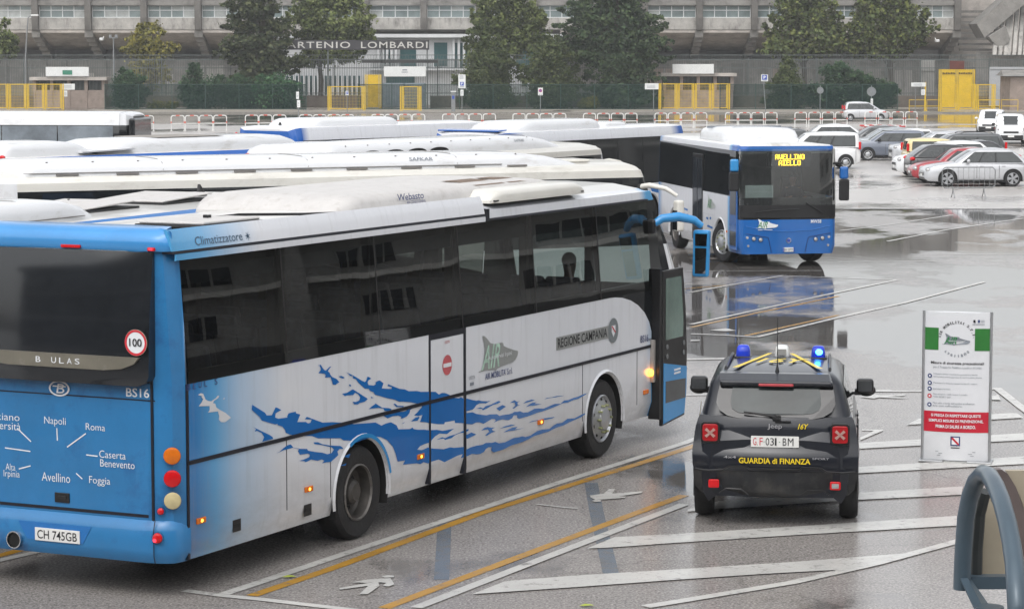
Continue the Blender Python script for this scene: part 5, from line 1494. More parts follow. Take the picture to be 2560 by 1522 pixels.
ch.build('lettering', WINK, cho)
mb = MB()
def rline(y0, z0, y1, z1, w=0.012, m=0, x=-0.004):
    d = Vector((0, y1 - y0, z1 - z0)).normalized(); q = Vector((0, -d.z, d.y)) * w / 2
    a, b = Vector((x, ry(y0), z0)), Vector((x, ry(y1), z1))
    mb.face([a + q, a - q, b - q, b + q], m)
rline(0.21, 1.885, 2.4, 1.885, 0.012)
mb.build('panel_gap', mat('dark_navy_gap', (0.006, 0.007, 0.014), 0.5), bus16)
mb = MB()
rline(0.3, 0.786, 2.4, 0.786, 0.03)
mb.build('panel_gaps', mat('dark_navy_gap', (0.006, 0.007, 0.014), 0.5), bus16)
mb = MB()
for y0, z0, y1, z1 in ((1.335, 1.56, 1.332, 1.44), (1.0, 1.53, 1.22, 1.385), (1.0, 1.325, 0.87, 1.32), (1.12, 1.14, 1.05, 1.09), (1.79, 1.135, 1.65, 1.175), (1.95, 1.33, 1.65, 1.315), (1.8, 1.53, 1.64, 1.41)):
    mb = MB()
    rline(y0, z0, y1, z1, 0.011)
    mb.build('route_line', WINK, bus16)
for txt, d_, z, w_, h_ in (('Napoli', 1.48, 1.575, 0.25, 0.09), ('Roma', 1.0, 1.565, 0.22, 0.065), ('Caserta', 0.85, 1.31, 0.3, 0.07), ('Benevento', 0.84, 1.225, 0.39, 0.07), ('Foggia', 0.97, 1.035, 0.24, 0.09), ('Avellino', 1.52, 1.04, 0.33, 0.085), ('Alta', 1.945, 1.115, 0.115, 0.065), ('Irpinia', 1.97, 1.03, 0.19, 0.085), ('Fisciano', 2.17, 1.6, 0.4, 0.07), ('Universit\u00e0', 2.22, 1.51, 0.46, 0.075)):
    MB().text(txt, (-0.005, ry(d_), z), (0, -1, 0), (0, 0, 1), w_, h_, 0, -0.006).build('destination_name', WINK, bus16)
mb = MB()
mb.text('BS16', (-0.005, ry(0.535), 1.91), (0, -1, 0), (0, 0, 1), 0.26, 0.085, 0, 0.012)
mb.build('fleet_number', WINK, bus16)
mb = MB()
cx_, cz_ = ry(1.295), 1.945
for k in range(32):
    a0, a1 = 2 * math.pi * k / 32, 2 * math.pi * (k + 1) / 32
    mb.face([(-0.012, cx_ + 0.12 * math.cos(a), cz_ + 0.075 * math.sin(a)) for a in (a0, a1)] + [(-0.012, cx_ + 0.1 * math.cos(a), cz_ + 0.06 * math.sin(a)) for a in (a1, a0)])
mb.text('B', (-0.012, cx_ + 0.035, cz_ - 0.045), (0, -1, 0), (0, -0.2, 1), 0.09, 0.09, 0)
mb.box(-0.013, -0.011, cx_ - 0.075, cx_ + 0.075, cz_ + 0.015, cz_ + 0.027)
mb.build('emblem', WINK, bus16)
st16 = MB()
st16.lathe((-0.127, ry(0.335), 2.44), (-1, 0, 0), [(0, 0), (0, 0.1)], 28, 0).lathe((-0.125, ry(0.335), 2.44), (-1, 0, 0), [(0, 0.09), (0.001, 0.125)], 28, 2).lathe((-0.129, ry(0.335), 2.44), (-1, 0, 0), [(0, 0.1), (0.001, 0.122)], 28, 1)
st16.text('100', (-0.134, ry(0.405), 2.405), (0, -1, 0), (0, 0, 1), 0.14, 0.075, 3, 0.012)
st16.build('speed_sticker', [WINK, REDINK, mat('cream_ring', (0.55, 0.52, 0.42), 0.5), INK], bus16)
rows = []
for q in (-1, -0.985, -0.95, -0.85, -0.5, 0, 0.5, 0.85, 0.95, 0.985, 1):
    e_ = max(0.0, abs(q) - 0.85) / 0.15
    dx_ = 0.09 * e_ ** 3; dz_ = -0.035 * e_ ** 3
    rows.append([(min(x + dx_, 0.5 - 0.42 * min(1.0, max(0.0, abs(q) - 0.8) / 0.14)), q * 1.19, z + dz_ * (z > 3.3)) for x, z in ((0.0, 3.285), (-0.025, 3.36), (-0.005, 3.42), (0.04, 3.465), (0.14, 3.495), (0.42, 3.5), (0.5, 3.42))])
cap = MB().grid(rows).face(rows[0]).face(rows[-1][::-1])
cap.build('rear_roof_cap', mat('cap_blue', (0.05, 0.26, 0.58), 0.3, 0, 0.08, 1.5, coat=0.4, dirt=((0.3, 0.36, 0.42), 4.5, 0.68)), bus16, smooth=50)  # blue painted lighter to stand for skylight on the upward face
# corner lamps stand on the rounded rear corner
def corner_lamp(name, z, rz, m, off=0.10, yy=0.085, bulb=None):
    n_ = Vector((-0.86, -0.5, 0))
    p = Vector((0.052, -1.172, z)) if off > 0.05 else Vector((0.02, -1.09, z))
    p = Vector((0.048, -1.187, z)) if off else Vector((0.006 - (0.06 if z < 0.7 else 0.0), -1.085, z))
    if not off:
        n_ = Vector((-0.99, -0.14, 0))
    q = MB().lathe(p, n_, [(0.0, rz + 0.012), (0.008, rz + 0.012)], 24, 1)
    q.lathe(p, n_, [(0.008, rz), (0.022, rz * 0.92), (0.03, rz * 0.6), (0.032, 0)], 24, 0)
    o = q.build(name, [m, TRIM], bus16, smooth=40)
    if bulb:
        MB().lathe(p + n_ * 0.028 + Vector((0, 0.02, -0.02)), n_, [(0, rz * 0.42), (0.008, rz * 0.3), (0.009, 0)], 16).build('bulb', bulb, o)
corner_lamp('turn_signal', 1.37, 0.082, AMBER)
corner_lamp('tail_light', 1.155, 0.082, REDL, bulb=REDLIT)
corner_lamp('reversing_light', 0.945, 0.082, CREAML, bulb=CLEAR)
corner_lamp('rear_reflector', 0.845, 0.033, REDL, off=0)
corner_lamp('rear_fog_light', 0.6, 0.05, REDL, off=0, bulb=REDLIT)
def bumper_path(off):
    return [(-0.075 - off, 1.2), (-0.075 - off, 0.0), (-0.075 - off, -0.85), (-0.068 - off, -0.98), (-0.045 - off, -1.08), (0.0 - off * 0.8, -1.17 - off * 0.5), (0.07, -1.235 - off), (0.16, -1.258 - off), (0.24, -1.262 - off)]
bp_ = MB().grid([[(x, y, z) for x, y in bumper_path(o_)] for z, o_ in ((0.345, -0.05), (0.42, -0.005), (0.47, 0.0), (0.655, 0.0), (0.72, -0.03), (0.75, -0.06))])
bp_.build('rear_bumper', REAR16, bus16, smooth=35)
mb = MB()
for pth_ in ([(-0.0555, -1.045), (-0.0535, -1.055)],):
    mb.grid([[(x - 0.02 - o_ * 0.5, y, z) for x, y in pth_] for z, o_ in ((0.345, -0.05), (0.42, -0.005), (0.655, 0.0), (0.72, -0.03), (0.76, -0.06))])
mb.build('bumper_seam', mat('dark_navy_gap', (0.006, 0.007, 0.014), 0.5), bus16)
MB().prism([(-0.08, ry(0.9), 0.65), (-0.08, ry(1.75), 0.65), (-0.08, ry(1.65), 0.48), (-0.08, ry(1.0), 0.48)], (0.003, 0, 0)).build('plate_recess', mat('recess_blue', (0.02, 0.15, 0.42), 0.3), bus16)
o = MB().box(-0.092, -0.081, ry(1.03), ry(1.55), 0.475, 0.6).build('number_plate', PLATEW, bus16, bevel=0.004)
MB().text('CH 745GB', (-0.0935, ry(1.52), 0.495), (0, -1, 0), (0, 0, 1), 0.46, 0.085, 0, 0.008).build('plate_letters', INK, o)
o = MB().lathe((-0.11, ry(1.79), 0.46), (1, 0, 0), [(0, 0.075), (0.0, 0.085), (0.1, 0.085)], 20).build('exhaust_pipe', CHROME, bus16, smooth=30)
MB().lathe((-0.09, ry(1.79), 0.46), (-1, 0, 0), [(0, 0), (0.0, 0.074)], 20).build('pipe_mouth', UNDER, o)
o = MB().box(-0.012, 0.0, ry(1.2), ry(1.37), 0.845, 0.94).build('hatch_lock', TRIM, bus16, bevel=0.004)
MB().box(-0.02, -0.012, ry(1.23), ry(1.33), 0.88, 0.91).build('latch', RUB, o)
MB().box(-0.03, 0.0, ry(1.02), ry(1.24), 3.295, 3.325).build('high_brake_light', REDL, bus16, bevel=0.006)
o = MB().box(-0.02, 0.02, ry(0.19), ry(0.27), 3.29, 3.325).build('top_marker_light', REDL, bus16, bevel=0.008)
MB().box(-0.023, -0.0205, ry(0.21), ry(0.25), 3.3, 3.315).build('bulb', REDLIT, o)
# seams of the rear corner pillar
mb = MB()
for y_, x_ in ((-1.0, -0.001),):
    mb.box(x_ - 0.006, x_ + 0.01, y_ - 0.012, y_ + 0.012, 0.37, 3.28)
mb.build('pillar_gap', mat('dark_navy_gap', (0.006, 0.007, 0.014), 0.5), bus16)
# open front door standing off the side, and the mirror
dy = -1.37
def dpoly(pts, y, th, name, m, parent, bevel=0.0):
    return MB().prism([(x, y, z) for x, z in pts], (0, th, 0)).build(name, m, parent, bevel=bevel)
door = dpoly([(11.5, 0.2), (12.28, 0.26), (12.34, 0.6), (12.36, 1.1), (12.31, 1.7), (12.2, 2.27), (11.5, 2.27)], dy, 0.05, 'front_door', TRIM, bus16, 0.01)
DOORG = mat('greenish_door_glass', (0.13, 0.19, 0.165), 0.12, 0, 0.35, 1.6, ior=1.6, stretch=(1, 1, 0.6))
dpoly([(11.6, 1.34), (12.2, 1.34), (12.21, 1.6), (12.12, 2.16), (11.6, 2.16)], dy - 0.004, 0.003, 'door_glass', DOORG, door)
dpoly([(11.53, 0.23), (12.26, 0.29), (12.325, 0.6), (12.34, 0.92), (11.53, 1.04)], dy - 0.006, 0.005, 'door_blue_panel', LBLUE, door)
dpoly([(11.6, 0.5), (12.28, 0.5), (12.29, 0.76), (11.6, 0.79)], dy - 0.011, 0.004, 'door_low_glass', mat('grey_low_glass', (0.06, 0.066, 0.07), 0.08, 0, 0.2, 3), door)
mb = MB()
for k in range(2):
    mb.box(11.88, 12.1, dy - 0.012, dy - 0.008, 0.9 - 0.045 * k, 0.925 - 0.045 * k)
mb.build('sticker', WINK, door)
mb = MB()
for z_ in (1.12, 1.25):
    mb.cyl((11.64, dy - 0.015, z_), (11.64, dy - 0.005, z_), 0.035, n=12).cyl((12.22, dy - 0.015, z_), (12.22, dy - 0.005, z_), 0.035, n=12)
mb.build('door_handle', GALV, door)
MB().box(11.42, 11.5, -1.36, -1.2, 0.3, 2.3).build('door_post', TRIM, bus16)
MB().box(11.36, 11.42, -1.3, -1.2, 0.8, 1.36).build('door_jamb', mat('jamb_grey', (0.3, 0.28, 0.26), 0.6), bus16)
o = MB().tube([(11.45, -1.2, 2.86), (11.55, -1.33, 2.96), (11.7, -1.5, 2.98), (11.86, -1.66, 2.93), (11.93, -1.74, 2.85)], [0.045, 0.06, 0.065, 0.055, 0.045], 10).build('mirror_arm', LBLUE, bus16, smooth=60)
MB().box(11.4, 11.52, -1.28, -1.1, 2.76, 2.95).build('mirror_bracket', TRIM, o, bevel=0.03)
h = MB().prism([(11.88, -1.86, 2.8), (12.0, -1.86, 2.8), (11.99, -1.84, 2.17), (11.91, -1.84, 2.17)], (0, 0.23, 0)).build('mirror_housing', LBLUE, o, bevel=0.035, seg=3)
MB().prism([(11.882, -1.83, 2.56), (11.882, -1.67, 2.56), (11.902, -1.66, 2.22), (11.902, -1.81, 2.22)], (-0.004, 0, 0)).prism([(11.878, -1.84, 2.75), (11.878, -1.67, 2.75), (11.882, -1.67, 2.59), (11.882, -1.83, 2.59)], (-0.004, 0, 0)).build('mirror_glass', MIRR, h)
# ---- the other parked coaches and buses
def std_bus(label, corner, heading, L, W=2.5, zs=0.35, zb=1.95, zt=3.0, zr=3.22, zc=3.3, side=WHITE, roof=ROOFW, cant=None, rear=None, front=None, band=None, rake=0.5, panes=6, wheels=None, xa=1.1, pane_mat=None, name='coach', lip=None, edges=(0.3, 1.5), shoulder=0.16):
    t = thing(name, label, name, place_rr(corner, heading, W), facing(heading), 'parked buses and coaches')
    wh = wheels or [3.2, L - 2.5]
    bus_shell(t, L, W, zs, zb, zt, zr, zc, wh, dict(side=side, band=band or GLASSK, cant=cant or roof, roof=roof, rear=rear or side, front=front or side, lip=lip or side), rake=rake, xa=xa, shoulder=shoulder)
    xs = [edges[0] + (L - edges[0] - edges[1]) * k / panes for k in range(panes + 1)]
    side_windows(t, xs, W, zb + 0.02, zt - 0.03, pane_mat or GLASSK, 0.02, sides=(-1, 1), inset=0.034)
    for x in wh:
        for s_ in (-1, 1):
            wheel(t, x, s_ * (W / 2 - 0.035), 0.5, s_, 0.3, 'cover' if x > L / 2 else 'deep')
    for y in (-W / 2 + 0.35, W / 2 - 0.35):
        MB().box(-0.02, 0.01, y - 0.09, y + 0.09, 0.9, 1.3).build('tail_light', REDL, t, bevel=0.01)
    MB().box(-0.012, 0.002, -W / 2 + 0.42, W / 2 - 0.42, zb + 0.1, zt - 0.05).build('rear_window', GLASSK, t, bevel=0.005)
    for y in (-W / 2 + 0.62, W / 2 - 0.62):
        MB().ellipsoid((L + 0.0, y, 0.85), 0.03, 0.14, 0.1, 12, 8).build('headlight', CLEAR, t, smooth=60)
    return t

PANEG = mat('pane_dark_blue_grey', (0.03, 0.036, 0.045), 0.06, 0, 0.5, 0.6, ior=1.6)
PALEP = mat('pane_pale_grey', (0.22, 0.25, 0.28), 0.1, 0, 0.5, 0.5, ior=1.6)
DBLUE = mat('deep_bus_blue', (0.01, 0.1, 0.40), 0.24, 0, 0.08, 1.5, coat=0.5)
MBLUE = mat('mid_bus_blue', (0.03, 0.19, 0.53), 0.24, 0, 0.08, 1.5, coat=0.5)

# G: right behind the foreground coach
g = std_bus('white roofed coach with blue edge right behind the foreground coach', (-6.6, 25.2), 21.8, 12.0, zt=2.98, zr=3.22, zc=3.25, cant=MBLUE, side=WHITE, rear=MBLUE, front=MBLUE, rake=0.7)
hood(g, 'air_conditioner', 0.6, 5.6, 0.95, 3.24, 3.48, WHITE, 0.9, 0.4, -0.05)
for a, b in ((5.9, 7.2), (7.9, 9.2)):
    h = MB().prism([(a, -0.5, 3.27), (b, -0.5, 3.32), (b, -0.5, 3.34), (a, -0.5, 3.29)], (0, 1.0, 0)).build('roof_hatch', FIBRE, g, bevel=0.008)
    MB().box(a - 0.04, b + 0.04, -0.54, 0.54, 3.24, 3.27).build('seal', RUB, h)
MB().prism([(9.7, -0.02, 3.24), (9.95, -0.02, 3.24), (9.75, -0.02, 3.41)], (0, 0.04, 0)).build('fin_aerial', TRIM, g)

mb = MB()
for k in range(7):
    mb.ellipsoid((1.0 + k * 0.7, -0.78, 3.455), 0.02, 0.014, 0.012, 6, 4)
mb.tube([(4.3, -0.98, 3.27), (4.3, -0.9, 3.42), (4.3, -0.6, 3.475), (4.3, 0.2, 3.483)], 0.007, 5)
mb.box(0.8, 5.2, -1.0, -0.99, 3.27, 3.28)
mb.build('seam_bolts', mat('seam_grey', (0.2, 0.19, 0.18), 0.6), g)
# F: long white coach turned across
fdir = 63.2
f_ = std_bus('long white coach parked crosswise with a full length white roof fairing', (-7.55, 38.87), fdir, 11.9, zt=3.08, zr=3.28, zc=3.34, roof=CREAM, cant=CREAM, side=WHITE, rake=0.95, panes=6, edges=(0.6, 1.35))
hood(f_, 'roof_fairing', 0.35, 9.9, 1.0, 3.3, 3.52, WHITE, 1.5, 0.25)
mb = MB()
for k in range(9):
    mb.box(0.9 + k * 0.95, 1.25 + k * 0.95, -1.03, -0.99, 3.3, 3.325)
mb.box(0.4, 8.4, -1.012, -0.99, 3.335, 3.345)
mb.build('fairing_seam', mat('seam_grey', (0.2, 0.19, 0.18), 0.6), f_)
mb = MB().text('SAFKAR', (6.75, -0.985, 3.42), (1, 0, 0), (0, 0.35, 0.94), 0.42, 0.06, 0, 0.015)
mb.build('lettering', GINK, f_)
MB().box(9.3, 10.2, -0.7, -0.1, 3.33, 3.38).build('roof_hatch', CREAM, f_, bevel=0.02)
mb = MB()
for x in (2.6, 5.0, 7.6):
    mb.tube([(x, -0.99, 3.36), (x, -0.93, 3.47), (x, -0.7, 3.517), (x, -0.2, 3.523), (x, 0.3, 3.523)], 0.007, 5)
for k in range(12):
    mb.ellipsoid((0.8 + k * 0.72, -0.86, 3.497), 0.02, 0.014, 0.012, 6, 4)
mb.build('seam_bolts', mat('seam_grey', (0.2, 0.19, 0.18), 0.6), f_)
mirror_arm(f_, [(10.85, -1.08, 2.9), (11.0, -1.3, 2.95), (11.2, -1.5, 2.9), (11.35, -1.62, 2.78)], CREAM, (11.37, -1.64, 2.45), -1, hw=0.09, hh=0.26, r=0.042)
mirror_arm(f_, [(10.85, 1.08, 2.9), (11.0, 1.3, 2.95), (11.2, 1.5, 2.9), (11.35, 1.62, 2.78)], CREAM, (11.37, 1.64, 2.45), -1, hw=0.09, hh=0.26, r=0.042)

# E: cream nosed coach behind it
edir = 31.0
ex, ey = 2.08, 58.0
Lf = 11.5
a = rad(edir)
ecor = (ex - math.sin(a) * (Lf - 0.9), ey - math.cos(a) * (Lf - 0.9))
e_ = std_bus('white coach with cream nose and five dark scallops along its roof fairing', ecor, edir, Lf, zt=2.93, zr=3.12, zc=3.2, roof=CREAM, cant=CREAM, side=WHITE, rake=0.95, panes=5, edges=(0.5, 1.4))
hood(e_, 'roof_fairing', 0.15, 9.3, 1.02, 3.12, 3.42, WHITE, 1.9, 0.5)
mb = MB()
for k in range(5):
    x = 0.9 + k * 0.8
    mb.face([(x + 0.36 * math.cos(rad(q)), -1.035, 3.2 + 0.085 * math.sin(rad(q))) for q in range(0, 181, 20)])
mb.build('fairing_scallop', UNDER, e_)
mb = MB()
for k in range(10):
    mb.ellipsoid((1.0 + k * 0.75, -0.9, 3.385), 0.02, 0.014, 0.012, 6, 4)
mb.tube([(7.9, -1.0, 3.2), (7.9, -0.95, 3.33), (7.9, -0.7, 3.41), (7.9, 0, 3.424)], 0.007, 5)
mb.build('seam_bolts', mat('seam_grey', (0.2, 0.19, 0.18), 0.6), e_)
mb = MB().text('SAFKAR', (7.1, -0.99, 3.3), (1, 0, 0), (0, 0.3, 0.95), 0.4, 0.055, 0, 0.015)
mb.build('lettering', GINK, e_)
for y in (-0.75, 0.75):
    MB().lathe((0.12, y, 3.17), (-1, 0, 0), [(0, 0.085), (0.03, 0.08), (0.04, 0)], 14).build('top_marker_light', REDL, e_)
mirror_arm(e_, [(10.5, -1.08, 2.75), (10.65, -1.3, 2.8), (10.85, -1.45, 2.76), (10.98, -1.55, 2.66)], CREAM, (11.0, -1.56, 2.4), -1, hw=0.08, hh=0.22, r=0.04)

# D: blue edged coach further left
d_ = std_bus('coach with deep blue roof edge and two white roof units at the left', (-10.35, 54.1), 39.7, 12.0, zt=2.75, zr=2.98, zc=3.05, cant=DBLUE, side=WHITE, rear=DBLUE, front=DBLUE, rake=0.7)
hood(d_, 'air_conditioner', 0.05, 2.65, 0.98, 3.0, 3.3, WHITE, 0.9, 0.3)
hood(d_, 'roof_fairing', 2.7, 9.0, 0.98, 3.0, 3.3, WHITE, 0.9, 1.2)
MB().box(4.6, 6.6, -0.75, 0.7, 3.3, 3.307).build('vent_mesh', mat('grey_vent', (0.26, 0.24, 0.215), 0.6, 0, 0.15, 8), d_)
MB().prism([(2.1, -1.1, 3.04), (3.6, -1.1, 3.08), (3.6, -1.1, 3.11), (2.1, -1.1, 3.07)], (0, 0.5, 0)).build('roof_hatch', WHITE, d_)
MB().ellipsoid((0.02, -1.0, 3.0), 0.05, 0.09, 0.05, 10, 6).build('top_marker_light', REDL, d_, smooth=60)

# A: far left white bus
adir = 97.4
a = rad(adir); La = 11.0
ac = (-12.95 - math.sin(a) * La, 89.9 - math.cos(a) * La)
PA = glass('far_bus_glass', (0.8, 0.88, 0.95), 0.5, 1.7)
a_ = std_bus('white city bus side on at the far left with big pale windows', ac, adir, La, zb=1.75, zt=2.72, zr=3.12, zc=3.18, side=WHITE, roof=WHITE, rake=0.15, panes=5, xa=0.5, name='bus', pane_mat=PALEP, front=TRIM, shoulder=0.1, edges=(0.4, 0.7))
MB().box(La - 0.2, La + 0.012, -1.1, 1.1, 1.3, 2.95).build('windscreen', GLASSK, a_, bevel=0.06, seg=3)

# B: blue rear
GB = grad_paint('side_blue_tail', [(0, (0.01, 0.10, 0.40)), (0.2, (0.01, 0.10, 0.40)), (0.5, PW), (9, PW)])
bcor = (-5.79, 71.14)
b_ = std_bus('white bus with blue back end and white roof unit seen from behind', bcor, 38.7, 8.5, W=2.4, zb=1.75, zt=2.8, zr=3.14, zc=3.2, side=GB, roof=WHITE, cant=GB, rear=DBLUE, rake=0.2, panes=5, xa=0.5, name='bus', shoulder=0.1)
hood(b_, 'air_conditioner', 0.9, 4.6, 0.9, 3.17, 3.38, WHITE, 0.4, 0.5)
MB().ellipsoid((-0.01, 1.12, 2.9), 0.05, 0.06, 0.1, 8, 6).build('top_marker_light', REDL, b_, smooth=60)
MB().prism([(0.5, -0.02, 3.18), (0.62, -0.02, 3.18), (0.56, -0.02, 3.28)], (0, 0.04, 0)).build('fin_aerial', TRIM, b_)
# C: blue at both ends
GC = grad_paint('side_blue_ends', [(0, (0.01, 0.10, 0.40)), (0.35, (0.01, 0.10, 0.40)), (1.1, PW), (9.0, PW), (9.5, (0.01, 0.10, 0.40)), (10.5, (0.01, 0.10, 0.40))])
c_ = std_bus('white bus with blue ends and white roof unit parked left of the lit bus', (-0.195, 71.14), 33.7, 10.2, W=2.45, zb=1.35, zt=2.72, zr=3.0, zc=3.06, side=GC, roof=WHITE, cant=GC, rear=DBLUE, front=DBLUE, rake=0.2, panes=6, xa=0.5, name='bus', shoulder=0.1)
hood(c_, 'air_conditioner', 1.2, 5.6, 0.9, 3.04, 3.3, WHITE, 0.4, 0.9)
hood(c_, 'roof_box', 6.3, 7.6, 0.5, 3.04, 3.16, WHITE, 0.2, 0.2)
mb = MB()
mb.face([(9.6 - 0.5 * k, -1.229, 1.0 + 0.09 * k) for k in range(5)] + [(7.8, -1.229, 1.1), (9.4, -1.229, 0.85)])
mb.build('livery_splash', SPLASH, c_)
MB().prism([(0.0, -1.0, 3.03), (0.45, -1.0, 3.06), (0.45, -1.0, 3.09), (0.0, -1.0, 3.07)], (0, 2.0, 0)).build('rear_spoiler', DBLUE, c_, bevel=0.01)

# ---- the lit service bus facing the camera
mh = 170.0
mdir, mrt = ahead(mh), Vector((math.cos(rad(mh)), -math.sin(rad(mh)), 0))
WM, LM = 2.48, 8.7
mfc = Vector((5.47, 63.25, 0))
mo = mfc - mdir * LM - mrt * (WM / 2)
mw = thing('bus', 'blue fronted service bus facing the camera with a lit amber destination sign', 'bus', tuple(mo), facing(mh), 'parked buses and coaches')
GM = grad_paint('service_bus_side', [(0, (0.03, 0.2, 0.55)), (0.25, (0.05, 0.25, 0.58)), (0.7, PW), (7.55, PW), (7.75, (0.10, 0.38, 0.70)), (7.9, (0.012, 0.12, 0.45)), (9, (0.012, 0.12, 0.45))])
bus_shell(mw, LM, WM, 0.32, 1.68, 2.8, 2.94, 3.0, [2.1, 6.95], dict(side=GM, band=GLASSK, cant=GM, roof=ROOFW, rear=MBLUE, front=BLUE, lip=WHITE, dark_front=True), rake=0.12, xa=0.42, shoulder=0.1, open_front=True,
          nose=[(LM - 0.42, 0.0), (LM - 0.2, 0.012), (LM - 0.08, 0.05), (LM - 0.02, 0.12), (LM, 0.22)], ra=0.57)
xsm = [0.3, 1.5, 2.75, 4.05]
side_windows(mw, xsm, WM, 1.7, 2.7, GLASSK, 0.02, sides=(-1, 1))
side_windows(mw, [4.15, 5.35, 6.5, 7.72], WM, 1.7, 2.7, GLASSK, 0.02, sides=(1,))
side_windows(mw, [5.22, 6.05, 6.9, 7.72], WM, 1.7, 2.7, GLASSK, 0.02)
e2 = -WM / 2
o = MB().box(4.1, 5.15, e2 - 0.012, e2 + 0.02, 0.4, 2.6).build('middle_door', TRIM, mw, bevel=0.006)
for a_x in (4.16, 4.66):
    MB().box(a_x, a_x + 0.43, e2 - 0.016, e2 - 0.0125, 0.75, 2.5).build('door_glass', PANEG, o)
o = MB().box(7.86, 8.52, e2 - 0.012, e2 + 0.02, 0.4, 2.5).build('front_door', BLUE, mw, bevel=0.006)
MB().box(7.92, 8.46, e2 - 0.016, e2 - 0.0125, 1.25, 2.4).build('door_glass', PANEG, o)
MB().box(7.92, 8.46, e2 - 0.016, e2 - 0.0125, 0.5, 0.85).build('door_low_glass', mat('grey_low_glass', (0.05, 0.055, 0.058), 0.08), o)
for x in (2.1, 6.95):
    for s_ in (-1, 1):
        wheel(mw, x, s_ * (WM / 2 - 0.02 - (0.03 if x > 4 else 0)), 0.5, s_, 0.28, 'cover' if x > 4 else 'deep', steer=(-0.33 * s_ if x > 4 else 0))
# front face
fx = LM
WSG = glass('windscreen_glass', (0.85, 0.9, 0.9), 0.8, 1.8, film=0.1, film_c=0.2)
MB().box(fx - 0.03, fx - 0.02, -1.0, 1.0, 1.2, 1.5, 0).build('lower_screen_band', TRIM, mw)
scr = MB()
rows = []
for y in (-1.2, -1.17, -1.1, -0.6, 0, 0.6, 1.1, 1.17, 1.2):
    bx = fx + 0.02 - (0.0 if abs(y) < 1.05 else (0.025 if abs(y) < 1.12 else (0.06 if abs(y) < 1.18 else 0.095)))
    rows.append([(bx - 0.0, y, 1.2), (bx - 0.01, y, 1.5), (bx - 0.03, y, 2.1), (bx - 0.085, y, 2.85)])
sc_l = MB().grid([r[:2] for r in rows]).build('screen_base', TRIM, mw, smooth=50)
sc_u = MB().grid([r[1:] for r in rows]).build('windscreen', WSG, mw, smooth=50)
mb = MB().box(5.4, 5.45, -1.15, 1.15, 0.7, 2.9).box(5.4, LM - 0.3, -1.18, 1.18, 0.75, 0.8).box(5.4, LM - 0.2, -1.15, 1.15, 2.74, 2.8)
mb.build('interior', mat('grey_interior', (0.42, 0.43, 0.42), 0.7, 0, 0.2, 2), mw)
mb = MB().box(LM - 0.75, LM - 0.12, -1.1, 1.1, 1.2, 1.52).box(LM - 0.8, LM - 0.4, 0.1, 1.0, 1.5, 1.62)
mb.tube([(LM - 0.72 + 0.1 * math.cos(a_), 0.6 + 0.22 * math.sin(a_), 1.62 + 0.18 * math.cos(a_) * 0.4) for a_ in [k * 0.449 for k in range(14)]], 0.015, 6, closed=True)
mb.build('dashboard', CABIN, mw)
MB().box(6.6, 6.75, 0.38, 0.82, 1.0, 2.1).box(6.7, 7.15, 0.38, 0.82, 1.15, 1.3).build('driver_seat', CABIN, mw, bevel=0.04)
MB().box(LM - 0.14, LM - 0.13, -1.05, -0.35, 1.53, 1.98).build('front_partition', mat('pale_partition', (0.33, 0.38, 0.36), 0.4), mw)
LED = mat('amber_led', (1.0, 0.62, 0.02), 0.4, 0, 0.02, 3, emit=3.0)
DOTS = {'A': '0111010001100011000111111100011000110001', 'V': '1000110001100011000110001010100101000100', 'E': '1111110000100001111010000100001000011111', 'L': '1000010000100001000010000100001000011111',
        'I': '1111100100001000010000100001000010011111', 'N': '1000111001110011010110101100111001110001', 'O': '0111010001100011000110001100011000101110'}
led = MB()
def dots(word, y0, z0, cw, ch):
    for i_, c in enumerate(word):
        bits = DOTS[c]
        for r_ in range(8):
            for q in range(5):
                if bits[r_ * 5 + q] == '1':
                    y = y0 + (i_ * 6 + q) * cw; z = z0 - r_ * ch
                    led.box(fx - 0.16, fx - 0.135, y, y + cw * 0.95, z - ch * 0.95, z)
dots('AVELLINO', -0.30, 2.72, 0.0155, 0.0155)
dots('AIELLO', -0.21, 2.575, 0.0155, 0.0155)
MB().box(fx - 0.3, fx - 0.161, -0.5, 0.6, 2.42, 2.76).build('sign_housing', TRIM, mw)
led.build('destination_sign', LED, mw)
for y0, y1, tilt in ((-0.95, -0.05, 0.0), (0.75, 0.05, 0.0)):
    pass
MB().tube([(fx + 0.04, -0.85, 1.33), (fx + 0.05, -0.4, 1.38), (fx + 0.04, 0.25, 1.40)], 0.014, 6).tube([(fx + 0.045, 0.85, 1.3), (fx + 0.05, 0.6, 1.45), (fx + 0.04, 0.42, 1.56)], 0.014, 6).build('wiper', RUB, mw)
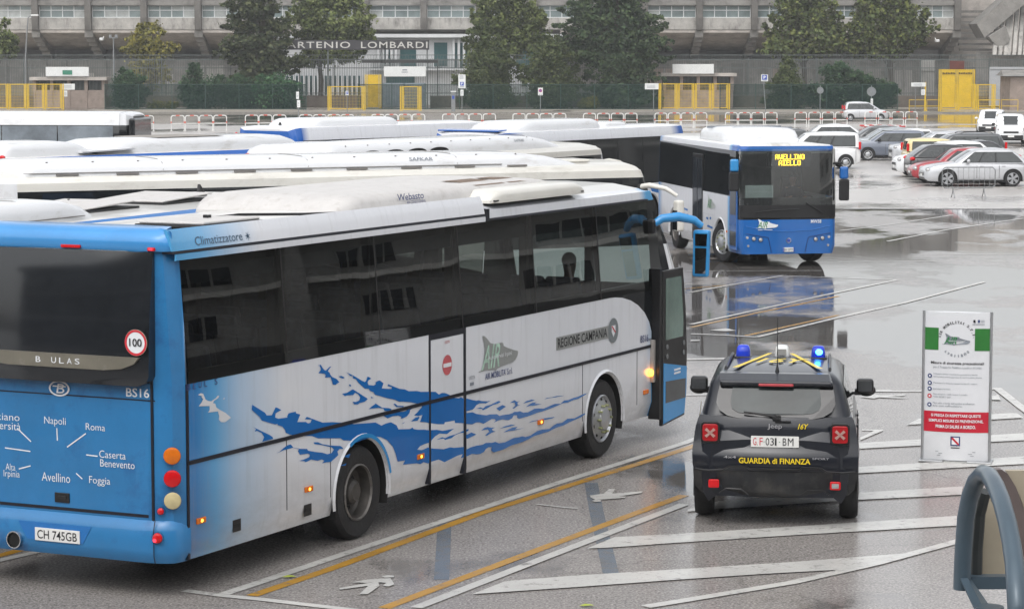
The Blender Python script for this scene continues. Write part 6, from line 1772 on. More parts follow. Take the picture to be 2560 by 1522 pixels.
for s_ in (-1, 1):
    for k, (dy_, z) in enumerate(((1.02, 0.72), (0.86, 0.69), (0.69, 0.665))):
        q = MB().lathe((fx - 0.01 - (0.03 if k == 0 else 0), s_ * dy_, z), (1, 0, 0), [(0.0, 0.06), (0.025, 0.055)], 16, 1).lathe((fx - 0.01 - (0.03 if k == 0 else 0), s_ * dy_, z), (1, 0, 0), [(0.025, 0.045), (0.04, 0.03), (0.042, 0)], 16, 0)
        q.build('headlight', [CLEAR, TRIM], mw, smooth=40)
    MB().lathe((fx + 0.0, s_ * 1.0, 0.52), (1, 0, 0), [(0.0, 0.03), (0.02, 0.028), (0.022, 0)], 12).build('fog_light', CLEAR, mw)
    mb = MB()
    pts = [(fx + 0.004, s_ * 1.06, 0.82), (fx + 0.008, s_ * 0.6, 0.74), (fx + 0.01, s_ * 0.5, 0.72), (fx + 0.012, s_ * 0.42, 0.36)]
    mb.tube(pts, 0.008, 5)
    mb.build('bumper_crease', mat('deep_blue_gap', (0.006, 0.04, 0.17), 0.4), mw)
    mb = MB().tube([(fx + 0.006, s_ * 1.06, 1.0), (fx + 0.012, s_ * 0.6, 0.9), (fx + 0.014, 0, 0.87)], 0.006, 5)
    mb.build('front_crease', mat('pale_blue_edge', (0.03, 0.2, 0.6), 0.3), mw)
MB().box(fx + 0.0, fx + 0.025, -0.13, 0.15, 0.37, 0.475).build('number_plate', PLATEW, mw, bevel=0.004)
mb = MB().text('EH 157TT', (fx + 0.027, -0.1, 0.39), (0, 1, 0), (0, 0, 1), 0.22, 0.06, 0, 0.012)
mb.box(fx + 0.0255, fx + 0.027, -0.13, -0.105, 0.37, 0.475, 1).box(fx + 0.0255, fx + 0.027, 0.125, 0.15, 0.37, 0.475, 1)
mb.build('plate_letters', [INK, SIGNBL], mw)
q = MB().lathe((fx + 0.0, 0.01, 0.645), (1, 0, 0), [(0, 0.062), (0.015, 0.06), (0.016, 0.045)], 20, 0).lathe((fx + 0.002, 0.01, 0.645), (1, 0, 0), [(0.012, 0.046), (0.013, 0)], 20, 1)
q.build('emblem', [CHROME, SIGNBL], mw)
mb = MB()
wolf(mb, (fx + 0.014, -0.82, 0.93), (0, 1, 0), (0, 0, 1), 0.24, 0, 1, 0, (0.003, 0, 0))
mb.box(fx + 0.01, fx + 0.014, -0.76, -0.4, 0.9, 0.912)
mb.build('front_badge', [WINK, GREENINK], mw)
mb = MB().text('MW58', (fx + 0.014, 0.56, 1.06), (0, 1, 0), (0, 0, 1), 0.26, 0.085, 0, 0.02)
mb.build('fleet_number', WINK, mw)
mb = MB()
wolf(mb, (5.6, e2 - 0.005, 1.25), (1, 0, 0), (0, 0, 1), 0.36, 0, 1, 0, (0, -0.003, 0))
mb.build('side_badge', [mat('pale_badge', (0.42, 0.45, 0.43), 0.4), GREENINK], mw)
mb = MB()
for x0_, x1_, z_ in ((5.5, 5.75, 1.0), (5.85, 6.05, 1.02), (5.6, 6.2, 0.8), (3.4, 3.9, 0.95), (3.0, 3.3, 0.8), (2.9, 3.6, 1.1)):
    mb.face([(x0_, e2 - 0.004, z_), (x0_ + 0.1, e2 - 0.004, z_ + 0.05), (x1_, e2 - 0.004, z_ + 0.02), (x1_ - 0.05, e2 - 0.004, z_ - 0.03)])
mb.build('livery_splash', SPLASH, mw)
mb = MB().box(5.2, 6.35, e2 - 0.002, e2, 1.12, 1.125)
for x in (5.2, 5.75, 6.2):
    mb.box(x, x + 0.008, e2 - 0.002, e2, 0.5, 1.12)
mb.build('panel_gaps', GINK, mw)
MB().box(7.56, 7.62, e2 - 0.02, e2, 0.78, 0.83).build('side_marker', AMBER, mw)
q = hood(mw, 'air_conditioner', 3.4, 6.4, 0.98, 2.99, 3.3, WHITE, 0.5, 0.5)
mb = MB().box(4.5, 4.53, -0.98, 0.98, 3.25, 3.305).box(5.6, 5.62, -0.6, 0.95, 3.26, 3.305)
mb.build('unit_seam', GINK, q)
hood(mw, 'roof_box', 6.5, 7.3, 0.5, 3.0, 3.1, WHITE, 0.2, 0.2, 0.2)
for s_ in (-1, 1):
    h = MB().box(fx - 0.05, fx + 0.12, s_ * 1.37 - 0.1, s_ * 1.37 + 0.1, 2.32 if s_ < 0 else 2.12, 2.62 if s_ < 0 else 2.42).build('mirror_bracket', BLUE if s_ > 0 else LBLUE, mw, bevel=0.05, seg=3)
    MB().box(fx - 0.04, fx + 0.1, s_ * 1.38 - 0.12, s_ * 1.38 + 0.12, 1.85 if s_ < 0 else 1.6, 2.315 if s_ < 0 else 2.115).build('mirror_housing', RUB, h, bevel=0.04, seg=3)
    MB().tube([(fx - 0.15, s_ * 1.2, 2.5), (fx, s_ * 1.32, 2.5)], 0.03, 8).build('mirror_arm', RUB, h)
# ---------------------------------------------------------------- cars
def gpt(u, v):
    """Ground point seen at photo position (u, v)."""
    d = at(u, v, 100) - Vector((0, 0, CAM_H))
    p = Vector((0, 0, CAM_H)) + d * (-CAM_H / d.z)
    return Vector((p.x, p.y, 0))

def car_paint(name, col, var=0.04, metal=0.0):
    return mat(name, col, 0.28, metal, var, 2.0, coat=0.8, dirt=((0.25, 0.23, 0.2), 3.0, 0.72))

CGLASS = glass('car_glass', (0.75, 0.85, 0.82), 0.5, 1.65)
CDARK = mat('car_dark_glass', (0.02, 0.026, 0.027), 0.03, 0, 0.4, 1.2, ior=1.65)

def lerp(a, b, t):
    return a + (b - a) * t

def car(label, pos, heading, paint, L=4.0, W=1.72, H=1.48, zbelt=0.93, hood=0.9, xw=(0.72, 3.28), r=0.31, base=(0.1, 2.95), roof=(0.75, 2.1), nose_z=0.68, tail_z=0.86, wr=0.82, style='plain', tl='side', group='cars parked or passing beside the buses', zbot=0.2, glassm=None, pillars=(0.02, 0.45, 0.72, 0.98), lit=False, rails=False, name='car', trim=None, plate=True, quarter=True, hl=(0.19, 0.105)):
    """One car: x runs from the rear bumper (0) to the front one (L). base/roof: cabin extent at belt and roof level."""
    t = thing(name, label, name if name in ('van',) else 'car', (pos[0], pos[1], 0), facing(heading), group)
    w = W / 2
    off = -L / 2
    gm = glassm or CDARK
    # lower body
    st_ = [(0.0, 0.80, tail_z - 0.12, 0.34), (0.05, 0.9, tail_z - 0.02, 0.27), (0.25, 0.97, max(tail_z, zbelt - 0.04), zbot + 0.02), (0.6, 1.0, zbelt - 0.02, zbot), (L * 0.5, 1.0, zbelt, zbot), (base[1] - 0.15, 1.0, hood + 0.02, zbot), (base[1] + 0.35, 0.99, hood - 0.03, zbot), (L - 0.35, 0.95, lerp(hood, nose_z, 0.55), zbot + 0.01), (L - 0.12, 0.87, nose_z, zbot + 0.03), (L - 0.02, 0.74, nose_z - 0.1, 0.3), (L, 0.66, nose_z - 0.2, 0.36)]
    rows = []
    for x, k, zs, zb in st_:
        ww = w * k
        h = zs - zb
        half = [(ww * 0.9, zb), (ww * 0.97, zb + h * 0.12), (ww * 0.995, zb + h * 0.35), (ww, zb + h * 0.58), (ww * 0.985, zb + h * 0.8), (ww * 0.955, zb + h * 0.93), (ww * 0.9, zs), (ww * 0.5, zs + 0.02), (0, zs + 0.028)]
        half = [(x + off, -y, z) for y, z in half]
        rows.append(half + [(a, -b, c) for a, b, c in half[-2::-1]])
    mb = MB().grid(rows)
    n = len(rows[0])
    for R_ in (rows[0], rows[-1]):
        for k in range(n // 2):
            q = [R_[k], R_[k + 1], R_[n - 2 - k], R_[n - 1 - k]]
            if q[1] == q[2]:
                q.pop(2)
            mb.face(q)
    mb.face([(0.3 + off, -w * 0.85, zbot), (L - 0.3 + off, -w * 0.85, zbot), (L - 0.3 + off, w * 0.85, zbot), (0.3 + off, w * 0.85, zbot)], 1)
    # cabin
    def lev(tt):
        e = 0.0 if tt < 0.8 else (tt - 0.8) / 0.2
        z = lerp(zbelt - 0.03, H, tt) if tt < 0.8 else lerp(zbelt - 0.03, H, 0.8) + (H - lerp(zbelt - 0.03, H, 0.8)) * math.sin(e * math.pi / 2)
        c = 0.5 * tt * (1 - tt) * 0.25
        x0 = lerp(base[0], roof[0], tt ** 1.15) - c * 0.6
        x1 = lerp(base[1], roof[1], tt ** 1.05) + c
        wt = lerp(0.955, wr, tt) * w - e * 0.13 * w
        x0 += e * e * 0.22; x1 -= e * e * 0.3
        return x0 + off, x1 + off, wt, z
    def outline(tt):
        x0, x1, wt, z = lev(tt); rr = 0.16; rf = 0.22
        pts = []
        for cx, cy, a0, rad_ in ((x0 + rr, -wt + rr, 180, rr), (x1 - rf, -wt + rf, 270, rf), (x1 - rf, wt - rf, 0, rf), (x0 + rr, wt - rr, 90, rr)):
            for k in range(5):
                a = rad(a0 + 22.5 * k)
                pts.append((cx + rad_ * math.cos(a), cy + rad_ * math.sin(a), z))
        return pts
    lv = [0, 0.2, 0.4, 0.6, 0.8, 0.88, 0.94, 1.0]
    rows = [outline(q) for q in lv]
    mb.grid(rows, close=True)
    x0, x1, wt, z = lev(1.0)
    top = rows[-1]
    inner = [(lerp(p[0], (x0 + x1) / 2, 0.5), p[1] * 0.5, z + 0.03) for p in top]
    mb.grid([top, inner], close=True); mb.face(inner)
    mb.build('body', [paint, UNDER], t, smooth=42)
    t0, t1 = 0.1, 0.8
    # side glass
    for s_ in (-1, 1):
        for k in range(len(pillars) - 1):
            if not quarter and k == 0:
                continue
            p = []
            for a, tt in ((pillars[k] + 0.012, t0), (pillars[k + 1] - 0.012, t0), (pillars[k + 1] - 0.012, 0.45), (pillars[k + 1] - 0.012, t1), (pillars[k] + 0.012, t1), (pillars[k] + 0.012, 0.45)):
                X0, X1, wt, z = lev(tt)
                aa = 0.06 + a * 0.88
                p.append((lerp(X0, X1, aa), s_ * (wt + 0.006), z))
            MB().face(p if s_ < 0 else p[::-1]).build('side_window', gm, t)
    for s_ in (-1, 1):
        p = []
        lo_, hi_ = pillars[0] if quarter else pillars[1], pillars[-1]
        for a, tt in ((lo_, t0 - 0.04), (lerp(lo_, hi_, 0.5), t0 - 0.04), (hi_, t0 - 0.04), (hi_, 0.45), (hi_, t1), (lerp(lo_, hi_, 0.5), t1), (lo_, t1), (lo_, 0.45)):
            X0, X1, wt, z = lev(tt)
            p.append((lerp(X0, X1, 0.06 + a * 0.88), s_ * (wt + 0.0035), z))
        MB().face(p if s_ < 0 else p[::-1]).build('window_surround', TRIM, t)
        mb = MB()
        for q in (0.02, 0.36, 0.66):
            xs_ = lerp(base[0], base[1], q + 0.05) + off
            mb.box(xs_ - 0.006, xs_ + 0.006, s_ * w - 0.004, s_ * w + 0.004, 0.34, zbelt - 0.1)
        mb.box(off + 0.75, off + L - 0.85, s_ * w - 0.012, s_ * w + 0.006, zbot, zbot + 0.07)
        mb.build('door_seams', TRIM, t)
    def screen(front, ta, tb, k, nm):
        rws = []
        for tt in (ta, lerp(ta, tb, 0.5), tb):
            X0, X1, wt, z = lev(tt)
            x = (X1 + 0.008) if front else (X0 - 0.008)
            rws.append([(x - (0.035 if front else -0.02) * (1 if abs(q) > 0.9 else 0), q * (wt - (0.2 if front else 0.15)) * k, z) for q in (-1, -0.6, 0, 0.6, 1)])
        MB().grid(rws).build(nm, gm, t, smooth=60)
    screen(True, 0.08, 0.84, 1.02, 'windscreen')
    screen(False, 0.12, 0.8, 1.0, 'rear_window')
    # wheels in dark arches
    for x in xw:
        for s_ in (-1, 1):
            kk = 1.0
            MB().face([(x + off + a, s_ * (w + 0.004), b) for a, b in arc(0, r, r + 0.055, 0, 180, 20)] + [(x + off - r - 0.055, s_ * (w + 0.004), zbot + 0.02), (x + off + r + 0.055, s_ * (w + 0.004), zbot + 0.02)]).build('wheel_arch', UNDER, t)
            wheel(t, x + off, s_ * (w + 0.012), r, s_, 0.2, style, rimr=0.68)
    # lamps, grille, plates
    fx_ = L + off
    for s_ in (-1, 1):
        m_ = MB().ellipsoid((fx_ - 0.13, s_ * w * 0.68, nose_z - 0.06), 0.1, hl[0], hl[1], 14, 8)
        o = m_.build('headlight', CLEAR, t, smooth=60)
        if lit:
            MB().ellipsoid((fx_ - 0.02, s_ * w * 0.66, nose_z - 0.06), 0.03, 0.09, 0.075, 10, 6).build('bulb', HEADLIT, o)
        if tl == 'tall':
            MB().box(off + 0.0, off + 0.11, s_ * w * 0.91 - 0.045, s_ * w * 0.91 + 0.045, tail_z + 0.02, tail_z + 0.36).build('tail_light', REDL, t, bevel=0.03)
        else:
            MB().ellipsoid((off + 0.1, s_ * w * 0.82, tail_z - 0.06), 0.12, 0.17, 0.085, 14, 8).build('tail_light', REDL, t, smooth=60)
        X0, X1, wt, z = lev(0.12)
        m_ = MB().ellipsoid((X1 - 0.42, s_ * (wt + 0.16), zbelt + 0.08), 0.07, 0.11, 0.075, 12, 8)
        m_.box(X1 - 0.44, X1 - 0.4, min(s_ * wt * 0.98, s_ * (wt + 0.1)), max(s_ * wt * 0.98, s_ * (wt + 0.1)), zbelt + 0.03, zbelt + 0.06)
        m_.build('wing_mirror', trim or paint, t, smooth=50)
        mb = MB()
        for q in (0.35, 0.64):
            x = lerp(base[0], base[1], q) + off
            mb.box(x - 0.07, x + 0.07, s_ * (w + 0.0) - 0.012, s_ * (w + 0.0) + 0.012, zbelt - 0.14, zbelt - 0.115)
        mb.build('door_handle', trim or paint, t)
    MB().box(fx_ - 0.06, fx_ + 0.004, -w * 0.5, w * 0.5, nose_z - 0.30, nose_z - 0.18).box(fx_ - 0.12, fx_ - 0.02, -w * 0.6, w * 0.6, 0.26, 0.36).build('grille', TRIM, t, bevel=0.01)
    if lit:
        MB().box(fx_ - 0.1, fx_ + 0.012, -w * 0.8, w * 0.8, 0.26, 0.52).build('lower_bumper', TRIM, t, bevel=0.03)
    if plate:
        MB().box(fx_ + 0.004, fx_ + 0.014, -0.18, 0.18, 0.40, 0.5).build('front_plate', PLATEW, t)
        MB().box(off - 0.012, off - 0.001, -0.26, 0.26, 0.5, 0.61).build('rear_plate', PLATEW, t)
    if rails:
        for s_ in (-1, 1):
            X0, X1, wt, z = lev(0.9)
            MB().tube([(X0 + 0.3, s_ * wt * 0.86, H), (X0 + 0.4, s_ * wt * 0.86, H + 0.06), (X1 - 0.5, s_ * wt * 0.86, H + 0.06), (X1 - 0.35, s_ * wt * 0.86, H)], 0.018, 6).build('roof_rail', TRIM, t)
    mb = MB().box(off + base[0] + 0.5, off + base[1] - 0.5, -w * 0.7, w * 0.7, 0.5, 0.62)
    for x in (0.38, 0.6):
        for s_ in (-1, 1):
            X = off + lerp(base[0], base[1], x)
            mb.box(X, X + 0.12, s_ * w * 0.45 - 0.22, s_ * w * 0.45 + 0.22, 0.6, min(H - 0.2, 1.25))
    mb.build('seats', CABIN, t, bevel=0.03)
    return t, lev, off

def near_side(u, v, heading, W):
    """Car centre when its near flank meets the ground at (u, v)."""
    p = gpt(u, v)
    return p + Vector((0, W / 2, 0))
SILVER = car_paint('silver_car_paint', (0.5, 0.51, 0.53), metal=0.25)
CWHITE = car_paint('white_car_paint', (0.72, 0.73, 0.74))
CRED = car_paint('red_car_paint', (0.33, 0.02, 0.03))
CBLACK = car_paint('black_car_paint', (0.014, 0.014, 0.017))
CGREY = car_paint('grey_blue_car_paint', (0.14, 0.16, 0.2), metal=0.2)
CYEL = car_paint('cream_yellow_car_paint', (0.68, 0.56, 0.28))
CDGREY = car_paint('dark_grey_car_paint', (0.09, 0.095, 0.1), metal=0.2)
CBEIGE = car_paint('beige_car_paint', (0.4, 0.37, 0.31), metal=0.2)
CPALE = car_paint('pale_grey_car_paint', (0.33, 0.36, 0.38), metal=0.3)
def park(label, u, v, heading, paint, **kw):
    return car(label, near_side(u, v, heading, kw.get('W', 1.72)), heading, paint, **kw)
park('silver hatchback with five spoke alloy wheels behind the steel crowd barrier', 2446, 467.5, 268, SILVER, L=4.2, W=1.79, H=1.47, zbelt=0.93, hood=0.92, base=(0.12, 3.05), roof=(0.85, 2.2), xw=(0.78, 3.34), r=0.325, style='alloy', nose_z=0.72)
park('red older hatchback beside the silver hatchback', 2400, 459, 268, CRED, L=3.85, W=1.62, H=1.40, zbelt=0.9, hood=0.88, base=(0.1, 2.75), roof=(0.75, 2.0), xw=(0.66, 3.08), nose_z=0.66, trim=TRIM)
park('black hatchback parked tail first showing a red tail light', 2396, 452, 88, CBLACK, L=4.0, W=1.76, H=1.46, zbelt=0.98, base=(0.08, 2.95), roof=(0.8, 2.1), xw=(0.72, 3.25), tail_z=0.95)
park('white sport utility car with its nose sticking out left of the black hatchback', 2366, 444, 268, CWHITE, L=4.2, W=1.77, H=1.5, zbelt=1.0, hood=0.98, nose_z=0.8, base=(0.12, 3.05), roof=(0.7, 2.2), xw=(0.8, 3.4), r=0.33)
park('black saloon with curved roof behind the black hatchback', 2424, 439, 268, CBLACK, L=4.4, W=1.78, H=1.46, base=(0.5, 3.3), roof=(1.2, 2.3), xw=(0.85, 3.5))
park('small cream yellow car with tall red tail lights', 2366, 428, 88, CYEL, L=3.6, W=1.6, H=1.42, zbelt=0.9, base=(0.03, 2.75), roof=(0.15, 1.9), xw=(0.6, 2.95), tl='tall', wr=0.88)
park('big dark sport utility car with roof rails behind the yellow one', 2392, 424, 268, CDGREY, L=4.5, W=1.85, H=1.6, zbelt=1.02, hood=1.0, base=(0.06, 3.3), roof=(0.3, 2.4), xw=(0.9, 3.6), r=0.36, rails=True, tl='tall', wr=0.86)
park('silver sport utility car with chrome grille right of the grey hatchback', 2346, 412, 268, SILVER, L=4.3, W=1.8, H=1.55, zbelt=1.0, hood=1.0, nose_z=0.86, base=(0.1, 3.1), roof=(0.6, 2.2), xw=(0.85, 3.45), r=0.34)
park('grey blue compact high roof hatchback right of the white multi purpose van', 2228, 402.5, 272, CGREY, L=3.5, W=1.64, H=1.45, zbelt=0.93, hood=0.95, nose_z=0.76, base=(0.04, 2.8), roof=(0.16, 2.0), xw=(0.62, 2.85), tl='tall', wr=0.87, trim=TRIM)
park('white car whose roof shows above the grey blue hatchback', 2256, 396, 268, CWHITE, L=3.9, W=1.68, H=1.44, base=(0.1, 2.9), roof=(0.6, 2.1), xw=(0.7, 3.1))
park('white multi purpose van with black side strip right of the blue fronted bus', 2042, 423, 268, CWHITE, L=3.96, W=1.7, H=1.64, zbelt=1.0, hood=1.02, nose_z=0.85, base=(0.03, 3.1), roof=(0.12, 2.35), xw=(0.7, 3.2), name='van', tl='tall', wr=0.88, r=0.31)
park('white hatchback with raked roof behind the white multi purpose van', 2062, 384, 268, CWHITE, L=4.3, W=1.8, H=1.5, base=(0.1, 3.1), roof=(0.9, 2.3), xw=(0.8, 3.4))
park('pale grey hatchback, nearer one of two behind the grey blue hatchback', 2216, 392, 268, CPALE, L=3.9, W=1.68, H=1.45, base=(0.1, 2.95), roof=(0.75, 2.1), xw=(0.7, 3.1))
park('dark grey hatchback, farther one of two behind the grey blue hatchback', 2188, 386, 268, CDGREY, L=3.9, W=1.68, H=1.45, base=(0.1, 2.95), roof=(0.75, 2.1), xw=(0.7, 3.1))
park('beige car showing above the left part of the lit bus roof unit', 1862, 397, 268, CBEIGE, L=4.0, W=1.7, H=1.46, base=(0.1, 2.95), roof=(0.75, 2.1), xw=(0.7, 3.1))
park('dark grey car showing above the right part of the lit bus roof unit', 1945, 397, 268, CDGREY, L=4.0, W=1.7, H=1.46, base=(0.1, 2.95), roof=(0.75, 2.1), xw=(0.7, 3.1))
park('little silver city car driving right along the far road', 2166, 303.5, 90, SILVER, L=3.5, W=1.5, H=1.5, zbelt=0.92, hood=0.88, nose_z=0.66, base=(0.04, 2.85), roof=(0.3, 1.85), xw=(0.5, 2.85), r=0.27, wr=0.84, tl='tall')
p = gpt(2491, 337)
car('white compact car driving toward the camera with headlights on', (p.x, p.y + 1.9), 196, CWHITE, L=3.55, W=1.6, H=1.56, zbelt=0.95, hood=0.98, nose_z=0.84, base=(0.05, 2.8), roof=(0.15, 2.0), xw=(0.62, 2.9), wr=0.88, lit=True)
p = gpt(2541, 361)
car('white small delivery van with black bumper at the right edge, headlights on', (p.x, p.y + 2.0), 189, CWHITE, L=3.9, W=1.72, H=1.68, zbelt=1.05, hood=1.08, nose_z=0.92, base=(0.03, 3.2), roof=(0.1, 2.4), xw=(0.7, 3.2), wr=0.88, lit=True, name='van', trim=TRIM)

# ---- dark patrol car seen from behind
JN = mat('dark_navy_patrol_paint', (0.0075, 0.0095, 0.0155), 0.3, 0, 0.1, 2.0, coat=0.35, dirt=((0.03, 0.03, 0.032), 2.5, 0.62))
JH = 7.5
a = rad(JH)
jr = Vector((2.95, 28.95, 0))                    # middle of the rear axle track on the ground
jdir = ahead(JH)
JL = 4.24
jc = jr + jdir * (JL / 2 - 0.78)
jp, jlev, joff = car('dark navy patrol car with yellow stripes and blue beacons, seen from behind', jc, JH, JN, L=JL, W=1.77, H=1.635, zbelt=1.1, hood=1.12, nose_z=0.98, tail_z=1.06, base=(0.1, 3.2), roof=(0.42, 2.35), xw=(0.78, 3.35), r=0.345, zbot=0.34, wr=0.78, plate=False, tl='none' if False else 'side', group='cars parked or passing beside the buses', trim=TRIM, pillars=(0.02, 0.2, 0.55, 0.98))
for c in kids(jp):
    if c.name.startswith('tail_light') or c.name.startswith('rear_window'):
        bpy.data.objects.remove(c)
X = joff
# sculpted tail: hatch skin, bumper, black lower bumper
def tailrow(z, w_, x, sag=0.05):
    return [(X + x + sag * abs(q) ** 2.5 * 1.6, q * w_, z) for q in (-1, -0.93, -0.8, -0.6, -0.3, 0, 0.3, 0.6, 0.8, 0.93, 1)]
rows = [tailrow(0.50, 0.885, -0.06, 0.09), tailrow(0.56, 0.895, -0.075, 0.09), tailrow(0.66, 0.9, -0.07, 0.09), tailrow(0.72, 0.9, -0.045, 0.09), tailrow(0.755, 0.895, -0.015, 0.09), tailrow(0.80, 0.89, -0.005, 0.1), tailrow(0.95, 0.87, 0.01, 0.1), tailrow(1.04, 0.845, 0.03, 0.1), tailrow(1.08, 0.825, 0.05, 0.1)]
MB().grid(rows).grid([rows[-1], [(x + 0.2, y * 0.98, z + 0.02) for x, y, z in rows[-1]]]).build('tailgate', JN, jp, smooth=50)
rows = [tailrow(0.20, 0.72, 0.06, 0.1), tailrow(0.235, 0.80, -0.02, 0.1), tailrow(0.30, 0.86, -0.055, 0.1), tailrow(0.42, 0.885, -0.07, 0.1), tailrow(0.505, 0.89, -0.068, 0.1)]
BB = mat('grimy_black_plastic', (0.014, 0.015, 0.017), 0.45, 0, 0.35, 3, dirt=((0.05, 0.047, 0.043), 3.5, 0.5), stretch=(1, 3, 0.4))
MB().grid(rows).build('lower_bumper', BB, jp, smooth=50)
mb = MB()
mb.tube([(X + 0.02, -0.86, 0.505), (X - 0.06, -0.72, 0.505), (X - 0.072, -0.56, 0.515), (X - 0.08, -0.5, 0.555), (X - 0.085, -0.3, 0.56), (X - 0.09, -0.27, 0.535), (X - 0.09, 0.27, 0.535), (X - 0.085, 0.3, 0.56), (X - 0.08, 0.5, 0.555), (X - 0.072, 0.56, 0.515), (X - 0.06, 0.72, 0.505), (X + 0.02, 0.86, 0.505)], 0.012, 6)
mb.build('bumper_lip', TRIM, jp, smooth=60)
for s_ in (-1, 1):
    MB().tube([(X - 0.07, s_ * 0.28, 0.25), (X - 0.075, s_ * 0.36, 0.31), (X - 0.07, s_ * 0.52, 0.315), (X - 0.055, s_ * 0.6, 0.26)], 0.008, 5).build('diffuser_rib', TRIM, jp)
# rear screen with the rounded lower edge
def scr_pt(y, z):
    k = (z - 1.06) / (1.50 - 1.06)
    return (X + 0.07 + 0.25 * k + 0.03 * abs(y) ** 2, y, z)
poly = [(-0.60, 1.47), (-0.635, 1.30), (-0.645, 1.22), (-0.61, 1.145), (-0.52, 1.09), (-0.40, 1.065), (0, 1.055), (0.40, 1.065), (0.52, 1.09), (0.61, 1.145), (0.645, 1.22), (0.635, 1.30), (0.60, 1.47)]
c0 = scr_pt(0, 1.28)
mb = MB()
mb.grid([[(x - 0.012, y, z) for x, y, z in [scr_pt(y, z) for y, z in poly]], [(x - 0.016, y * 0.93, lerp(z, 1.28, 0.05)) for x, y, z in [scr_pt(y, z) for y, z in poly]]], close=False)
pp = [scr_pt(y, z) for y, z in poly]
mb = MB().face([(x - 0.012, y, z) for x, y, z in pp])
mb.build('rear_screen_surround', mat('black_screen_frit', (0.008, 0.008, 0.01), 0.08, 0, 0.2, 4), jp)
ip = [(-0.46, 1.43), (-0.485, 1.3), (-0.49, 1.22), (-0.47, 1.16), (-0.40, 1.125), (-0.3, 1.115), (0, 1.11), (0.3, 1.115), (0.40, 1.125), (0.47, 1.16), (0.49, 1.22), (0.485, 1.3), (0.46, 1.43)]
MB().face([(x - 0.016, y, z) for x, y, z in [scr_pt(y, z) for y, z in ip]]).build('rear_screen', mat('misted_rear_screen', (0.022, 0.03, 0.031), 0.08, 0, 0.4, 2.2, ior=1.35), jp)
sp = MB().prism([(X + 0.20, -0.60, 1.545), (X + 0.20, -0.63, 1.50), (X + 0.24, -0.62, 1.475), (X + 0.44, -0.6, 1.50), (X + 0.62, -0.58, 1.60), (X + 0.45, -0.58, 1.60)], (0, 1.22, 0)).build('roof_spoiler', JN, jp, bevel=0.02, seg=3)
MB().box(X + 0.185, X + 0.205, -0.19, 0.19, 1.49, 1.52).build('high_brake_light', mat('pink_red_lens', (0.42, 0.06, 0.07), 0.25), jp, bevel=0.008)
MB().tube([(X + 0.02, 0.0, 1.095), (X + 0.035, 0.08, 1.105), (X + 0.06, 0.34, 1.135)], [0.02, 0.014, 0.008], 8).box(X - 0.0, X + 0.07, -0.06, 0.03, 1.06, 1.1).build('rear_wiper', RUB, jp)
mb = MB()
for k, (y0, y1) in enumerate(((-0.34, -0.02),)):
    mb.box(X + 0.0, X + 0.02, -0.17, 0.0, 1.035, 1.05)
mb.build('handle_strip', TRIM, jp)
def rrect(cy, cz, hw, hh, rr, x, n=5):
    pts = []
    for sy, sz, a0 in ((1, 1, 0), (-1, 1, 90), (-1, -1, 180), (1, -1, 270)):
        for k in range(n + 1):
            a = rad(a0 + 90 * k / n)
            pts.append((x, cy + sy * (hw - rr) + rr * math.cos(a), cz + sz * (hh - rr) + rr * math.sin(a)))
    return pts
for s_ in (-1, 1):
    tm_ = Vector((0, 0, 0))
    xx = X + 0.02
    o = MB().prism(rrect(s_ * 0.70, 0.915, 0.105, 0.12, 0.045, xx), (-0.035, 0, 0)).build('tail_light_surround', TRIM, jp, bevel=0.008)
    l = MB().prism(rrect(s_ * 0.70, 0.915, 0.084, 0.094, 0.03, xx - 0.036), (-0.02, 0, 0)).build('tail_light', mat('deep_red_lens', (0.34, 0.008, 0.012), 0.12, 0, 0.15, 14), o, bevel=0.008)
    mb = MB()
    for d1, d2 in ((1, 1), (1, -1)):
        v_ = Vector((0, d1 * 0.048, d2 * 0.042)); q = Vector((0, -d2 * 0.008, d1 * 0.008))
        c = Vector((xx - 0.058, s_ * 0.70, 0.915))
        mb.prism([c - v_ - q * 1.4, c - v_ * 0.2 - q, c + v_ * 0.2 - q, c + v_ - q * 1.4, c + v_ + q * 1.4, c + v_ * 0.2 + q, c - v_ * 0.2 + q, c - v_ + q * 1.4], (-0.012, 0, 0))
    mb.build('cross_lens', mat('pale_cross_lens', (0.42, 0.25, 0.22), 0.2), l)
    o = MB().prism(rrect(s_ * 0.655, 0.365, 0.058, 0.045, 0.015, X - 0.052), (-0.03, 0, 0)).build('rear_fog_light', REDL, jp, bevel=0.006)
    MB().prism(rrect(s_ * 0.655, 0.365, 0.038, 0.026, 0.008, X - 0.083), (-0.006, 0, 0)).build('fog_lens', CLEAR if s_ < 0 else REDL, o)
o = MB().prism(rrect(0.0 + 0.0, 0.825, 0.258, 0.06, 0.008, X - 0.004), (-0.016, 0, 0)).build('number_plate', PLATEW, jp)
xq = X - 0.0225
mb = MB()
for txt, y, w_, m_ in (('G', 0.235, 0.036, 1), ('.', 0.192, 0.008, 2), ('F', 0.165, 0.034, 1), ('-', 0.122, 0.012, 2), ('0', 0.1, 0.04, 0), ('3', 0.05, 0.04, 0), ('1', 0.0, 0.018, 0), ('-', -0.045, 0.012, 2), ('B', -0.085, 0.04, 0), ('M', -0.14, 0.06, 0)):
    h_ = {'.': 0.009, '-': 0.008}.get(txt, 0.082)
    mb.text(txt, (xq, y - 0.0, 0.785 if txt != '-' else 0.82), (0, -1, 0), (0, 0, 1), w_, h_, m_, 0.0)
mb.build('plate_letters', [INK, REDINK, GREENINK], o)
mb = MB()
xq = X - 0.088
mb.text('GUARDIA di FINANZA', (xq, 0.385, 0.595), (0, -1, 0), (0, 0, 1), 0.77, 0.062, 0, 0.02)
mb.build('tail_lettering', YELINK, jp)
mb = MB()
